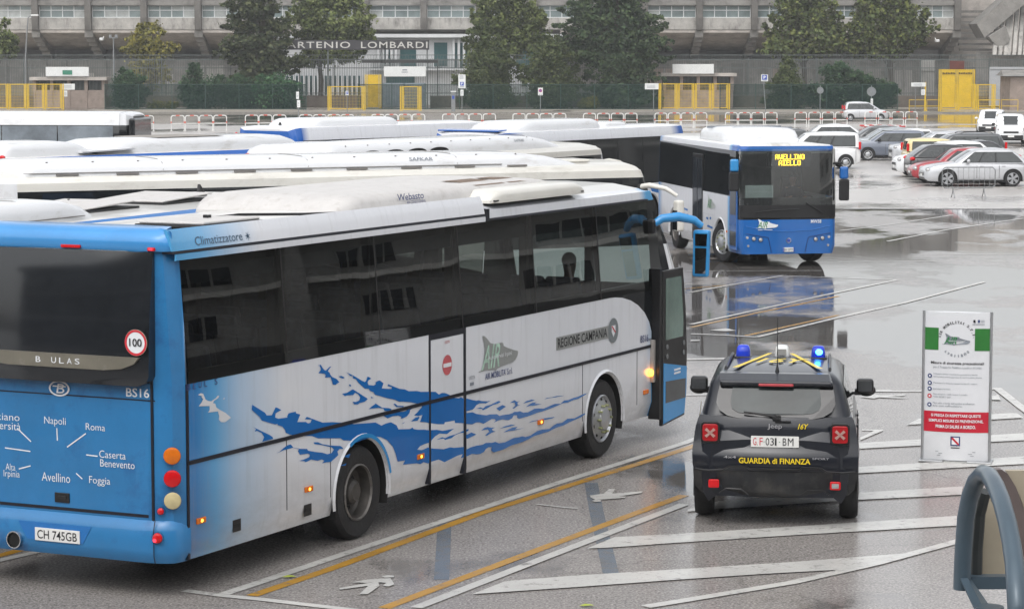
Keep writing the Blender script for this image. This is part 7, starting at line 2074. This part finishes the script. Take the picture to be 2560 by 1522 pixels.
mb.text('16Y', (X - 0.008, -0.245, 0.965), (0, -1, 0), (-0.0, -0.25, 1), 0.10, 0.06, 0, 0.02)
mb.build('tail_lettering', YELINK, jp)
mb = MB()
mb.text('Jeep', (X - 0.01, 0.08, 0.955), (0, -1, 0), (0, 0, 1), 0.155, 0.065, 0, 0.008)
mb.text('4x4', (X - 0.07, 0.55, 0.645), (0, -1, 0), (0, 0, 1), 0.135, 0.028, 0, 0.01)
mb.text('SPORT', (X - 0.07, -0.405, 0.645), (0, -1, 0), (0, 0, 1), 0.18, 0.022, 0, 0.01)
mb.build('silver_lettering', mat('badge_silver', (0.4, 0.4, 0.42), 0.3, 0.4), jp)
# roof: stripes, number, rails, beacons, aerial
zr_ = 1.628
mb = MB()
for s_ in (-1, 1):
    mb.face([(X + 0.72, s_ * 0.50, zr_ + 0.004), (X + 0.72, s_ * 0.43, zr_ + 0.008), (X + 2.0, s_ * 0.10, zr_ + 0.024), (X + 2.0, s_ * 0.15, zr_ + 0.022)])
mb.text('16Y', (X + 1.05, 0.26, zr_ + 0.026), (0, -1, 0), (1, -0.25, 0), 0.5, 0.42, 0, 0.012)
mb.build('roof_marking', YELINK, jp)
for s_ in (-1, 1):
    MB().tube([(X + 0.7, s_ * 0.575, 1.60), (X + 0.8, s_ * 0.575, 1.655), (X + 2.1, s_ * 0.56, 1.665), (X + 2.2, s_ * 0.56, 1.62)], 0.018, 6).build('roof_rail', TRIM, jp)
MB().box(X + 1.85, X + 2.0, -0.58, 0.58, 1.655, 1.68).build('beacon_bar', TRIM, jp, bevel=0.008)
BEAC = mat('blue_beacon', (0.02, 0.05, 0.5), 0.12, 0, 0.2, 9)
BEACL = mat('lit_blue_beacon', (0.05, 0.35, 1.0), 0.2, 0, 0.1, 9, emit=6)
for y, m_, nm in ((0.43, BEAC, 'beacon'), (-0.43, BEAC, 'beacon'), (-0.015, SIGNW, 'siren')):
    b_ = MB()
    zz = 1.68
    for k, (za, ha, hb) in enumerate(((0, 0.085, 0.085), (0.05, 0.085, 0.085), (0.12, 0.08, 0.078), (0.155, 0.062, 0.06), (0.165, 0.03, 0.03))):
        pass
    rows = [[(X + 1.92 + px_ * ha * 1.2, y + py_ * hb, zz + 0.04 + za) for px_, py_ in ((-1, -0.8), (-0.8, -1), (0.8, -1), (1, -0.8), (1, 0.8), (0.8, 1), (-0.8, 1), (-1, 0.8))] for za, ha, hb in ((0, 0.08, 0.08), (0.05, 0.078, 0.078), (0.095, 0.072, 0.07), (0.12, 0.056, 0.054), (0.126, 0.03, 0.03))]
    b_.grid(rows, close=True); b_.face(rows[-1])
    o = b_.build(nm, m_, jp, smooth=50)
    MB().box(X + 1.81, X + 2.03, y - 0.1, y + 0.1, 1.675, 1.72).build('beacon_base', TRIM, o, bevel=0.008)
    if y < -0.2:
        MB().ellipsoid((X + 1.82, y - 0.01, zz + 0.10), 0.016, 0.04, 0.035, 12, 8).build('bulb', BEACL, o)
    if nm == 'siren':
        MB().box(X + 1.80, X + 1.812, y - 0.05, y + 0.05, zz + 0.06, zz + 0.13).build('siren_grille', mat('siren_grey', (0.28, 0.28, 0.27), 0.5), o)
MB().lathe((X + 0.62, 0, 1.62), (0, 0, 1), [(0, 0.026), (0.05, 0.016), (0.09, 0.006), (0.6, 0.0035), (0.62, 0)], 10).build('aerial', TRIM, jp, smooth=40)
# side stripe and big mirrors
for s_ in (-1, 1):
    mb = MB()
    yy = 0.872 * s_
    mb.face([(X + 0.32, yy, 1.06), (X + 0.6, yy, 0.985), (X + 0.95, yy, 1.03), (X + 1.3, yy, 1.2), (X + 1.24, yy, 1.21), (X + 0.95, yy, 1.11), (X + 0.6, yy, 1.075)])
    mb.build('side_stripe', YELINK, jp)
    h = MB().box(X + 2.42, X + 2.58, s_ * 0.97 - 0.1, s_ * 0.97 + 0.1, 1.06, 1.22).build('mirror_housing', TRIM, jp, bevel=0.04, seg=3)
    MB().box(X + 2.412, X + 2.4195, s_ * 0.97 - 0.08, s_ * 0.97 + 0.08, 1.08, 1.2).build('mirror_glass', mat('mirror_dark', (0.12, 0.13, 0.14), 0.05, 0.8), h)
    MB().box(X + 2.46, X + 2.54, min(s_ * 0.85, s_ * 0.92), max(s_ * 0.85, s_ * 0.92), 1.03, 1.1).build('mirror_foot', TRIM, h)
for s_ in (-1, 1):     # black wheel-arch flares
    for xw_ in (0.78, 3.35):
        MB().grid([[(X + a, s_ * 0.885, b) for a, b in arc(xw_, 0.345, 0.43, -10, 190, 20)], [(X + a, s_ * 0.903, b) for a, b in arc(xw_, 0.345, 0.40, -10, 190, 20)], [(X + a, s_ * 0.893, b) for a, b in arc(xw_, 0.345, 0.37, -10, 190, 20)]]).build('arch_flare', BB, jp, smooth=60)

ROOFKIT = ('roof_marking', 'roof_rail', 'beacon', 'siren', 'aerial')
TAILKIT = ('tailgate', 'lower_bumper', 'bumper_lip', 'diffuser', 'rear_', 'roof_spoiler', 'high_brake', 'handle_strip', 'tail_', 'number_plate', 'silver_', 'mirror_')
for c in kids(jp):
    if c.name.startswith(ROOFKIT):
        c.location.z = {'roof_m': 0.03, 'roof_r': -0.005, 'beacon': -0.06, 'aerial': 0.0}.get(c.name[:6], -0.06)
    elif c.name.startswith('roof_spoiler'):
        c.location.z = 0.03
    elif c.name.startswith('high_brake'):
        c.location.z = 0.03
    elif c.name.startswith(TAILKIT) and 'wheel' not in c.name:
        c.location.z = 0.12
# ---------------------------------------------------------------- notice totem
tw_, th_ = 0.82, 1.9
tot = thing('notice_totem', 'white upright notice totem with green and red bands standing on the hatched marking', 'notice board', (5.60, 32.82, 0), rad(-15))
def curve_x(u):      # bowed front: u across -1..1
    return -0.07 * (1 - u * u)
cols = [-1 + k / 6 for k in range(13)]
def tface(u0, u1, z0, z1, off, m, mb):
    n = max(2, int((u1 - u0) * 6) + 1)
    us_ = [u0 + (u1 - u0) * k / n for k in range(n + 1)]
    mb.grid([[(u * tw_ / 2, curve_x(u) - off, z) for u in us_] for z in (z0, z1)], m)
mb = MB()
TOT = mat('totem_print_white', (0.66, 0.67, 0.69), 0.25, 0, 0.04, 3)
mb.grid([[(u * tw_ / 2, curve_x(u), z) for u in cols] for z in (0.03, th_)])
mb.grid([[(u * tw_ / 2, -curve_x(u), z) for u in cols] for z in (th_, 0.03)])
mb.face([(u * tw_ / 2, curve_x(u), th_) for u in cols] + [(u * tw_ / 2, -curve_x(u), th_) for u in cols[::-1]])
mb.build('panel', TOT, tot, smooth=30)
ALU = mat('brushed_aluminium', (0.42, 0.43, 0.44), 0.35, 0.7, 0.08, 6)
for s_ in (-1, 1):
    MB().cyl((s_ * (tw_ / 2 + 0.01), 0, 0.0), (s_ * (tw_ / 2 + 0.01), 0, th_ + 0.01), 0.018, n=10).build('side_post', ALU, tot)
for a_, b_ in ((-tw_ / 2 - 0.04, -0.15), (0.15, tw_ / 2 + 0.05)):
    MB().box(a_, b_, -0.16, 0.16, 0.004, 0.03).build('foot_plate', ALU, tot, bevel=0.006)
mb = MB()
for u0_, u1_, z0_, z1_, nm_, m_ in ((-0.98, -0.56, 1.42, 1.70, 'green_band', mat('totem_green', (0.03, 0.17, 0.035), 0.35)), (0.54, 0.98, 1.42, 1.70, 'green_band', mat('totem_green', (0.03, 0.17, 0.035), 0.35)), (-0.98, 0.98, 0.385, 0.645, 'red_band', mat('totem_red', (0.5, 0.02, 0.04), 0.35))):
    mb = MB(); tface(u0_, u1_, z0_, z1_, 0.004, 0, mb); mb.build(nm_, m_, tot)
mb = MB()
def ttext(s_, uc, z, w, h, m=0, bold=0.0, off=0.006):
    """Line of print wrapped on the bowed panel, letter by letter in words."""
    i = len(mb.v)
    mb.text(s_, (uc * tw_ / 2 - w / 2, 0, z), (1, 0, 0), (0, 0, 1), w, h, m, bold)
    for k in range(i, len(mb.v)):
        x, y, zz = mb.v[k]
        mb.v[k] = (x, curve_x(max(-1, min(1, x / (tw_ / 2)))) - off, zz)
ttext('Misure di sicurezza precauzionali', 0.02, 1.235, 0.66, 0.042, 0, 0.02)
ttext('per il Trasporto Pubblico Locale e di Linea', 0.02, 1.185, 0.6, 0.034, 3, 0.0)
mb.build('heading', [INK, WINK, NAVYINK, GINK, GREENINK, REDINK], tot)
mb = MB()
lines_ = [(1.105, 0.55, 'Utilizzare idonea mascherina protettiva a bordo'), (1.07, 0.6, "dell'autobus preoccupandosi di coprire naso e bocca"), (0.99, 0.55, 'Mantenere la distanza interpersonale di 1 metro.'), (0.915, 0.22, 'Igienizzare le mani.'), (0.85, 0.43, 'Non occupare i sedili recanti il cartello:'), (0.815, 0.23, '"NON SEDERTI QUI".'), (0.74, 0.52, "Non salire a bordo dell'autobus se influenzati"), (0.705, 0.37, 'e/o con raffreddore.'), (0.63 + 0.035, 0.0, '')]
for z, w_, s_ in lines_[:8]:
    ttext(s_, (-0.32 + w_ / 2 + 0.04) / (tw_ / 2) - 0.02, z, w_, 0.024, 3, 0.0)
mb.build('instructions', [INK, WINK, NAVYINK, GINK, GREENINK, REDINK], tot)
for z, col_ in ((1.09, 2), (1.0, 2), (0.925, 2), (0.835, 5), (0.725, 2)):
    mb = MB()
    i = len(mb.v)
    mb.lathe((-0.335, 0, z), (0, 1, 0), [(0, 0), (0, 0.028)], 16, col_)
    mb.lathe((-0.335, -0.002, z), (0, 1, 0), [(0, 0), (0, 0.013)], 10, 1)
    for k in range(i, len(mb.v)):
        x, y, zz = mb.v[k]
        mb.v[k] = (x, curve_x(x / (tw_ / 2)) - 0.006 + y, zz)
    mb.build('round_icon', [INK, WINK, NAVYINK, GINK, GREENINK, REDINK], tot)
mb = MB()
for z, s_, w_ in ((0.572, 'SI PREGA DI RISPETTARE QUESTE', 0.62), (0.505, 'SEMPLICI MISURE DI PREVENZIONE,', 0.68), (0.435, 'PRIMA DI SALIRE A BORDO.', 0.5)):
    mb = MB()
    ttext(s_, 0.0, z, w_, 0.042, 1, 0.025, 0.009)
    mb.build('warning_text', [INK, WINK, NAVYINK, GINK, GREENINK, REDINK], tot)
mb = MB()
i = len(mb.v)
mb.box(-0.06, 0.06, -0.001, 0.0, 0.215, 0.335, 2)
mb.box(-0.045, 0.045, -0.003, -0.001, 0.23, 0.32, 1)
mb.prism([(-0.045, -0.005, 0.32), (-0.045, -0.005, 0.3), (0.03, -0.005, 0.23), (0.045, -0.005, 0.23), (0.045, -0.005, 0.245), (-0.028, -0.005, 0.32)], (0, -0.001, 0), 5)
mb.box(-0.055, 0.055, -0.001, 0.0, 0.185, 0.195, 0)
for k in range(i, len(mb.v)):
    x, y, zz = mb.v[k]
    mb.v[k] = (x, curve_x(x / (tw_ / 2)) - 0.006 + y, zz)
mb.build('region_emblem', [INK, WINK, NAVYINK, GINK, GREENINK, REDINK], tot)
mb = MB()
i = 0
mb.box(0.2, 0.225, -0.001, 0.0, 1.775, 1.81, 0); mb.box(0.255, 0.28, -0.001, 0, 1.775, 1.81, 2); mb.box(0.19, 0.34, -0.001, 0, 1.75, 1.757, 3)
mb.box(0.29, 0.34, -0.001, 0, 1.78, 1.785, 3); mb.box(0.29, 0.34, -0.001, 0, 1.8, 1.805, 3)
for k in range(i, len(mb.v)):
    x, y, zz = mb.v[k]
    mb.v[k] = (x, curve_x(x / (tw_ / 2)) - 0.006 + y, zz)
for z, w_ in ((0.135, 0.5), (0.11, 0.42), (0.085, 0.46)):
    mb.build('small_print', [INK, WINK, NAVYINK, GINK, GREENINK, REDINK], tot)
    mb = MB()
    i = len(mb.v)
    mb.box(-w_ / 2, w_ / 2, -0.001, 0, z, z + 0.006, 3)
    for k in range(i, len(mb.v)):
        x, y, zz = mb.v[k]
        mb.v[k] = (x, curve_x(x / (tw_ / 2)) - 0.006 + y, zz)
mb.build('small_print', [INK, WINK, NAVYINK, GINK, GREENINK, REDINK], tot)
mb = MB()
# ring of lettering round the wolf badge
def ringtext(s_, r_, a0, a1, size, cz, m):
    n = len(s_)
    for k, ch in enumerate(s_):
        if ch == ' ':
            continue
        a = rad(lerp(a0, a1, k / (n - 1)))
        up = Vector((math.cos(a), 0, math.sin(a))); rt = Vector((math.sin(a), 0, -math.cos(a)))
        if a1 > a0:
            up, rt = -up, -rt
        wd = size * (0.3 if ch in "I'.,l" else 0.75)
        o = Vector((0, 0, cz)) + Vector((math.cos(a), 0, math.sin(a))) * r_ - rt * wd / 2
        i = len(mb.v)
        hh = size * (0.18 if ch == '.' else 1)
        mb.text(ch, o, rt, up, wd, hh, m, 0.02)
        for q in range(i, len(mb.v)):
            x, y, zz = mb.v[q]
            mb.v[q] = (x, curve_x(max(-1, min(1, x / (tw_ / 2)))) - 0.006, zz)
ringtext("AIR MOBILITA' S.r.l.", 0.2, 172, 8, 0.034, 1.56, 0)
ringtext('Avellino', 0.225, 228, 312, 0.034, 1.56, 3)
mb.build('ring_lettering', [INK, WINK, NAVYINK, GINK, GREENINK, REDINK], tot)
mb = MB()
i = len(mb.v)
wolf(mb, (-0.185, 0, 1.485), (1, 0, 0), (0, 0, 1), 0.15, 3, 4, 1, (0, -0.002, 0))
for k in range(i, len(mb.v)):
    x, y, zz = mb.v[k]
    mb.v[k] = (x, curve_x(x / (tw_ / 2)) - 0.006 + y, zz)
mb.build('badge', [INK, WINK, NAVYINK, GINK, GREENINK, REDINK], tot)

# ---------------------------------------------------------------- barriers
p = gpt(2421, 495)
cb = thing('crowd_barrier', 'galvanised steel crowd barrier standing in front of the silver hatchback', 'barrier', (p.x, p.y, 0), rad(3))
w_ = 0.96
mb = MB().tube([(-w_ + 0.1, 0, 0.36), (w_ - 0.1, 0, 0.36), (w_, 0, 0.46), (w_, 0, 1.0), (w_ - 0.1, 0, 1.1), (-w_ + 0.1, 0, 1.1), (-w_, 0, 1.0), (-w_, 0, 0.46)], 0.02, 8, closed=True)
mb.build('frame', GALV, cb)
for k in range(9):
    x = -w_ + 2 * w_ * (k + 1) / 10
    MB().cyl((x, 0, 0.36), (x, 0, 1.1), 0.007, n=6).build('bar', GALV, cb)
for x in (-0.56, 0.56):
    MB().tube([(x, -0.3, 0.0), (x, -0.08, 0.2), (x, 0, 0.36)], 0.016, 6).tube([(x, 0.3, 0.0), (x, 0.08, 0.2), (x, 0, 0.36)], 0.016, 6).build('foot', GALV, cb)
p = gpt(2208, 320)
rb = thing('fallen_barrier', 'red and white barrier lying flat on the wet lot behind the parked cars', 'barrier', (p.x, p.y, 0), rad(-40))
mb = MB()
for y in (-0.5, 0.5):
    for k in range(8):
        mb.box(-1.6 + k * 0.4, -1.2 + k * 0.4, y - 0.06, y + 0.06, 0.1, 0.2, k % 2)
for x in (-1.5, 0, 1.5):
    mb.box(x - 0.05, x + 0.05, -0.44, 0.44, 0.06, 0.16, 0)
mb.box(-1.4, -1.2, -0.3, 0.3, 0.006, 0.1, 0).box(1.2, 1.4, -0.3, 0.3, 0.006, 0.1, 0)
mb.build('rail', [mat('barrier_red', (0.5, 0.04, 0.035), 0.4, 0, 0.2, 6), SIGNW], rb)

# ---------------------------------------------------------------- arched terrace rail close to the camera
RB = mat('blue_grey_rail_paint', (0.075, 0.11, 0.14), 0.35, 0.2, 0.12, 4, coat=0.3)
BEIGE = mat('beige_panel', (0.38, 0.335, 0.255), 0.65, 0, 0.05, 9, dirt=((0.28, 0.24, 0.18), 2, 0.66))
BROWN = mat('brown_edge_strip', (0.13, 0.105, 0.10), 0.5, 0, 0.15, 4)
def nr(x, y, Y):
    return at(2360 + x / 3.885, 1140 + y / 3.885, Y)
rail = thing('arched_rail', 'blue grey arched metal rail with beige panels in the near right corner', 'railing', (0, 0, 0))
ctr = [(175, 1290), (178, 1150), (190, 900), (212, 600), (250, 400), (310, 240), (380, 165), (440, 190), (500, 290), (560, 440), (615, 640), (655, 840), (685, 1050), (700, 1250), (712, 1500)]
Ys = [10.0, 10.0, 10.0, 9.98, 9.95, 9.9, 9.8, 9.7, 9.55, 9.4, 9.25, 9.15, 9.05, 8.95, 8.9]
rad_ = [0.034] * 15
pts = [nr(x, y, Y) for (x, y), Y in zip(ctr, Ys)]
end = pts[-1]
pts2 = pts + [Vector((end.x + 0.01, end.y, end.z - 1.5)), Vector((end.x + 0.01, end.y, 0.0))]
MB().tube(pts2, rad_ + [0.034, 0.034], 16).build('arch_tube', RB, rail, smooth=60)
MB().tube([nr(312, 1160, 10.08), nr(318, 900, 10.08), nr(345, 560, 10.06), nr(400, 340, 10.02)], 0.024, 8).build('inner_frame', mat('dark_rail_frame', (0.045, 0.05, 0.05), 0.5), rail)
def panel(poly, Y, th, name, m):
    a_ = [nr(x, y, Y) for x, y in poly]
    MB().prism(a_, (0, th, 0)).build(name, m, rail)
panel([(250, 1170), (640, 1170), (640, 1290), (255, 1290)], 10.02, 0.06, 'cross_bar', RB)
panel([(318, 1152), (660, 1152), (640, 900), (590, 600), (500, 400), (430, 300), (380, 420), (335, 700)], 10.12, 0.03, 'beige_panel', BEIGE)
panel([(480, 135), (560, 130), (620, 170), (700, 300), (760, 460), (850, 800), (880, 1500), (770, 1500), (770, 1000), (720, 720), (660, 480), (590, 290), (530, 190)], 10.4, 0.05, 'brown_edge', BROWN)
panel([(600, 140), (1000, 140), (1000, 1500), (860, 1500), (850, 800), (765, 460), (700, 300)], 10.43, 0.03, 'beige_panel', BEIGE)
mb = MB().prism([nr(160, 1180, 9.97), nr(230, 1180, 9.97), nr(400, 1500, 9.6), nr(310, 1500, 9.6)], (0, 0.05, 0))
mb.prism([nr(230, 1180, 9.99), nr(260, 1185, 10.03), nr(480, 1500, 9.66), nr(400, 1500, 9.6)], (0, 0.012, 0.0))
mb.build('brace', RB, rail)
MB().cyl(nr(440, 1500, 9.6) - Vector((0, 0, 0.1)), nr(440, 1455, 9.6), 0.055, n=16).build('bolt_plate', RB, rail)

# ---------------------------------------------------------------- people behind the glass
def seated_person(label, loc, rotz, shirt, hair, arms_forward=True):
    t = thing('person', label, 'person', loc, rotz)
    import bmesh
    V = [((0, 0, 0.0), 0.15), ((0, 0, 0.2), 0.145), ((0.0, 0, 0.42), 0.17), ((0.0, 0, 0.52), 0.10), ((0.02, 0, 0.6), 0.058), ((0.03, 0, 0.68), 0.085), ((0.035, 0, 0.78), 0.098), ((0.02, 0, 0.86), 0.07)]
    E_ = [(k, k + 1) for k in range(7)]
    for s_ in (-1, 1):
        b_ = len(V)
        V += [((0.0, s_ * 0.19, 0.47), 0.075), ((0.08, s_ * 0.26, 0.22), 0.05), ((0.36, s_ * 0.2, 0.28), 0.038), ((0.42, s_ * 0.19, 0.3), 0.03)]
        E_ += [(2, b_), (b_, b_ + 1), (b_ + 1, b_ + 2), (b_ + 2, b_ + 3)]
        h = b_ + 3
        for q in range(4):
            n_ = len(V)
            V += [((0.47, s_ * (0.165 + 0.018 * q), 0.315), 0.011), ((0.505, s_ * (0.165 + 0.018 * q), 0.295 - 0.002 * q), 0.009)]
            E_ += [(h, n_), (n_, n_ + 1)]
        n_ = len(V)
        V += [((0.45, s_ * 0.145, 0.32), 0.012), ((0.475, s_ * 0.13, 0.33), 0.01)]
        E_ += [(h, n_), (n_, n_ + 1)]
        b_ = len(V)
        V += [((0.12, s_ * 0.1, -0.02), 0.09), ((0.46, s_ * 0.13, 0.0), 0.065), ((0.5, s_ * 0.13, -0.38), 0.045), ((0.62, s_ * 0.13, -0.42), 0.04)]
        E_ += [(0, b_), (b_, b_ + 1), (b_ + 1, b_ + 2), (b_ + 2, b_ + 3)]
    me = bpy.data.meshes.new('body')
    me.from_pydata([v for v, r_ in V], E_, [])
    o = bpy.data.objects.new('body', me); COL.objects.link(o); o.parent = t
    me.materials.append(SKIN)
    md = o.modifiers.new('skin', 'SKIN')
    for k, (v, r_) in enumerate(V):
        me.skin_vertices[0].data[k].radius = (r_, r_)
    me.skin_vertices[0].data[0].use_root = True
    o.modifiers.new('sub', 'SUBSURF').render_levels = 2
    MB().ellipsoid((0.015, 0, 0.8), 0.105, 0.095, 0.1, 14, 10).build('hair', mat('dark_hair', (0.02, 0.015, 0.012), 0.6), t, smooth=80)
    sh = MB()
    sh.tube([(0, 0, -0.05), (0, 0, 0.15), (0, 0, 0.35), (0, 0, 0.48), (0.0, 0, 0.56)], [0.19, 0.18, 0.215, 0.2, 0.08], 14)
    for s_ in (-1, 1):
        sh.tube([(0.0, s_ * 0.16, 0.48), (0.03, s_ * 0.23, 0.36), (0.08, s_ * 0.265, 0.22), (0.22, s_ * 0.235, 0.25)], [0.09, 0.08, 0.066, 0.055], 10)
    sh.build('jacket', shirt, t, smooth=70)
    f = MB().ellipsoid((0.135, 0, 0.735), 0.02, 0.014, 0.022, 8, 6)
    f.build('nose', SKIN, t, smooth=80)
    return t
mpos = mo + mdir * 6.93 + (-mrt) * 0.6
seated_person('driver in a dark jacket holding the wheel of the lit bus', (mpos.x, mpos.y, 1.32), facing(mh), mat('navy_jacket', (0.02, 0.025, 0.045), 0.8), None)
b16 = Vector(place_rr((-3.152, 24.31), 26.0, W16)); d16 = ahead(26.0); r16 = Vector((math.cos(rad(26)), -math.sin(rad(26)), 0))
pp = b16 + d16 * 9.75 + r16 * 0.8
seated_person('passenger silhouette sitting inside the foreground coach', (pp.x, pp.y, 1.72), facing(26.0), mat('dark_coat', (0.03, 0.03, 0.03), 0.85), None)

# ---------------------------------------------------------------- small litter and the buildings the coach windows mirror
for k, (u, v, lab) in enumerate(((723, 1444, 'yellow green fallen leaf on the yellow line behind the coach'), (1467, 1516, 'yellow green fallen leaf at the bottom edge'))):
    p = gpt(u, v)
    tag(MB().face([(-0.07, 0, 0.013), (-0.03, -0.035, 0.017), (0.03, -0.03, 0.022), (0.07, 0.0, 0.015), (0.035, 0.035, 0.02), (-0.02, 0.03, 0.024)]).build('fallen_leaf', mat('leaf_lime', (0.35, 0.42, 0.04), 0.5, 0, 0.2, 20)), lab, 'leaf').location = (p.x, p.y, 0)
TW = mat('terminal_concrete', (0.46, 0.455, 0.44), 0.8, 0, 0.25, 0.12, dirt=((0.2, 0.2, 0.19), 0.1, 0.5))
TL = mat('pale_ledge', (0.75, 0.74, 0.7), 0.7, 0, 0.15, 0.3)
t = thing('station_building', 'long grey bus station building out of view at the right, mirrored in the coach windows', 'building', (0, 0, 0))
x0, x1, y0, y1, h_ = 40, 56, 24, 118, 15
MB().box(x0, x1, y0, y1, 0, h_).build('wall', TW, t)
MB().box(x0 - 1.2, x1, y0 - 0.5, y1 + 0.5, h_, h_ + 0.6).build('roof_slab', TL, t)
for z_, d_, th_ in ((2.15, 0.5, 0.16), (3.5, 0.9, 0.25), (6.4, 0.6, 0.3), (10.3, 0.5, 0.3)):
    MB().box(x0 - d_, x0 - 0.002, y0, y1, z_, z_ + th_).build('ledge', TL, t)
MB().box(x0 - 0.1, x0 - 0.002, y0, y1, 0, 0.55).build('plinth', mat('terminal_plinth', (0.1, 0.1, 0.1), 0.8), t)
rb_ = random.Random(3)
for k in range(13):
    for z_, w_, hh_ in ((1.05, rb_.uniform(1.6, 3.2), 0.62), (2.5, rb_.uniform(2.2, 5.0), 0.5), (4.6, 3.4, 1.2), (8.0, 3.4, 1.2)):
        ya = y0 + 2 + k * 7.1 + rb_.uniform(0, 1.6)
        f = MB().box(x0 - 0.05, x0 - 0.002, ya, ya + w_, z_, z_ + hh_).build('window', GLASSK, t)
        mb = MB()
        for q in range(6):
            mb.box(x0 - 0.1, x0 - 0.051, ya + w_ * q / 5 - 0.035, ya + w_ * q / 5 + 0.035, z_, z_ + hh_)
        mb.build('window_bar', TW, f)
for k in range(5):
    MB().box(x0 - 0.7, x0 - 0.002, y0 + 9 + k * 20, y0 + 9.7 + k * 20, 0, h_).build('pilaster', TW, t)

t = thing('terminal_building', 'dark glazed bus terminal behind the camera, mirrored in windscreens and rear windows', 'building', (0, 0, 0))
DK = mat('terminal_dark_cladding', (0.06, 0.06, 0.06), 0.6, 0, 0.25, 0.2)
MB().box(-75, 38, -22, -9, 0, 12.5).build('wall', DK, t)
MB().box(-76, 39, -23, -8, 12.5, 13.2).build('roof_slab', DK, t)
for k in range(18):
    for z_ in (1.2, 5.4, 9.2):
        MB().box(-73 + k * 6.1, -68.6 + k * 6.1, -9, -8.95, z_, z_ + 2.3).build('window', GLASSK, t)
for z_ in (4.4, 8.4):
    MB().box(-75, 38, -9, -8.5, z_, z_ + 0.3).build('ledge', TW, t)
# ---------------------------------------------------------------- rain haze
hz = MB().box(-260, 260, -60, 340, -1.2, 19.5).build('haze', mat('x_tmp', (0.5, 0.5, 0.5)))
hm_ = bpy.data.materials.new('rain_haze'); hm_.use_nodes = True
n = hm_.node_tree; n.nodes.clear()
o_ = N(n, 'ShaderNodeOutputMaterial'); pv_ = N(n, 'ShaderNodeVolumePrincipled')
pv_.inputs['Color'].default_value = (0.86, 0.88, 0.9, 1)
pv_.inputs['Density'].default_value = 0.00035
n.links.new(pv_.outputs[0], o_.inputs['Volume'])
hz.data.materials.clear(); hz.data.materials.append(hm_)
setting(hz, 'stuff')
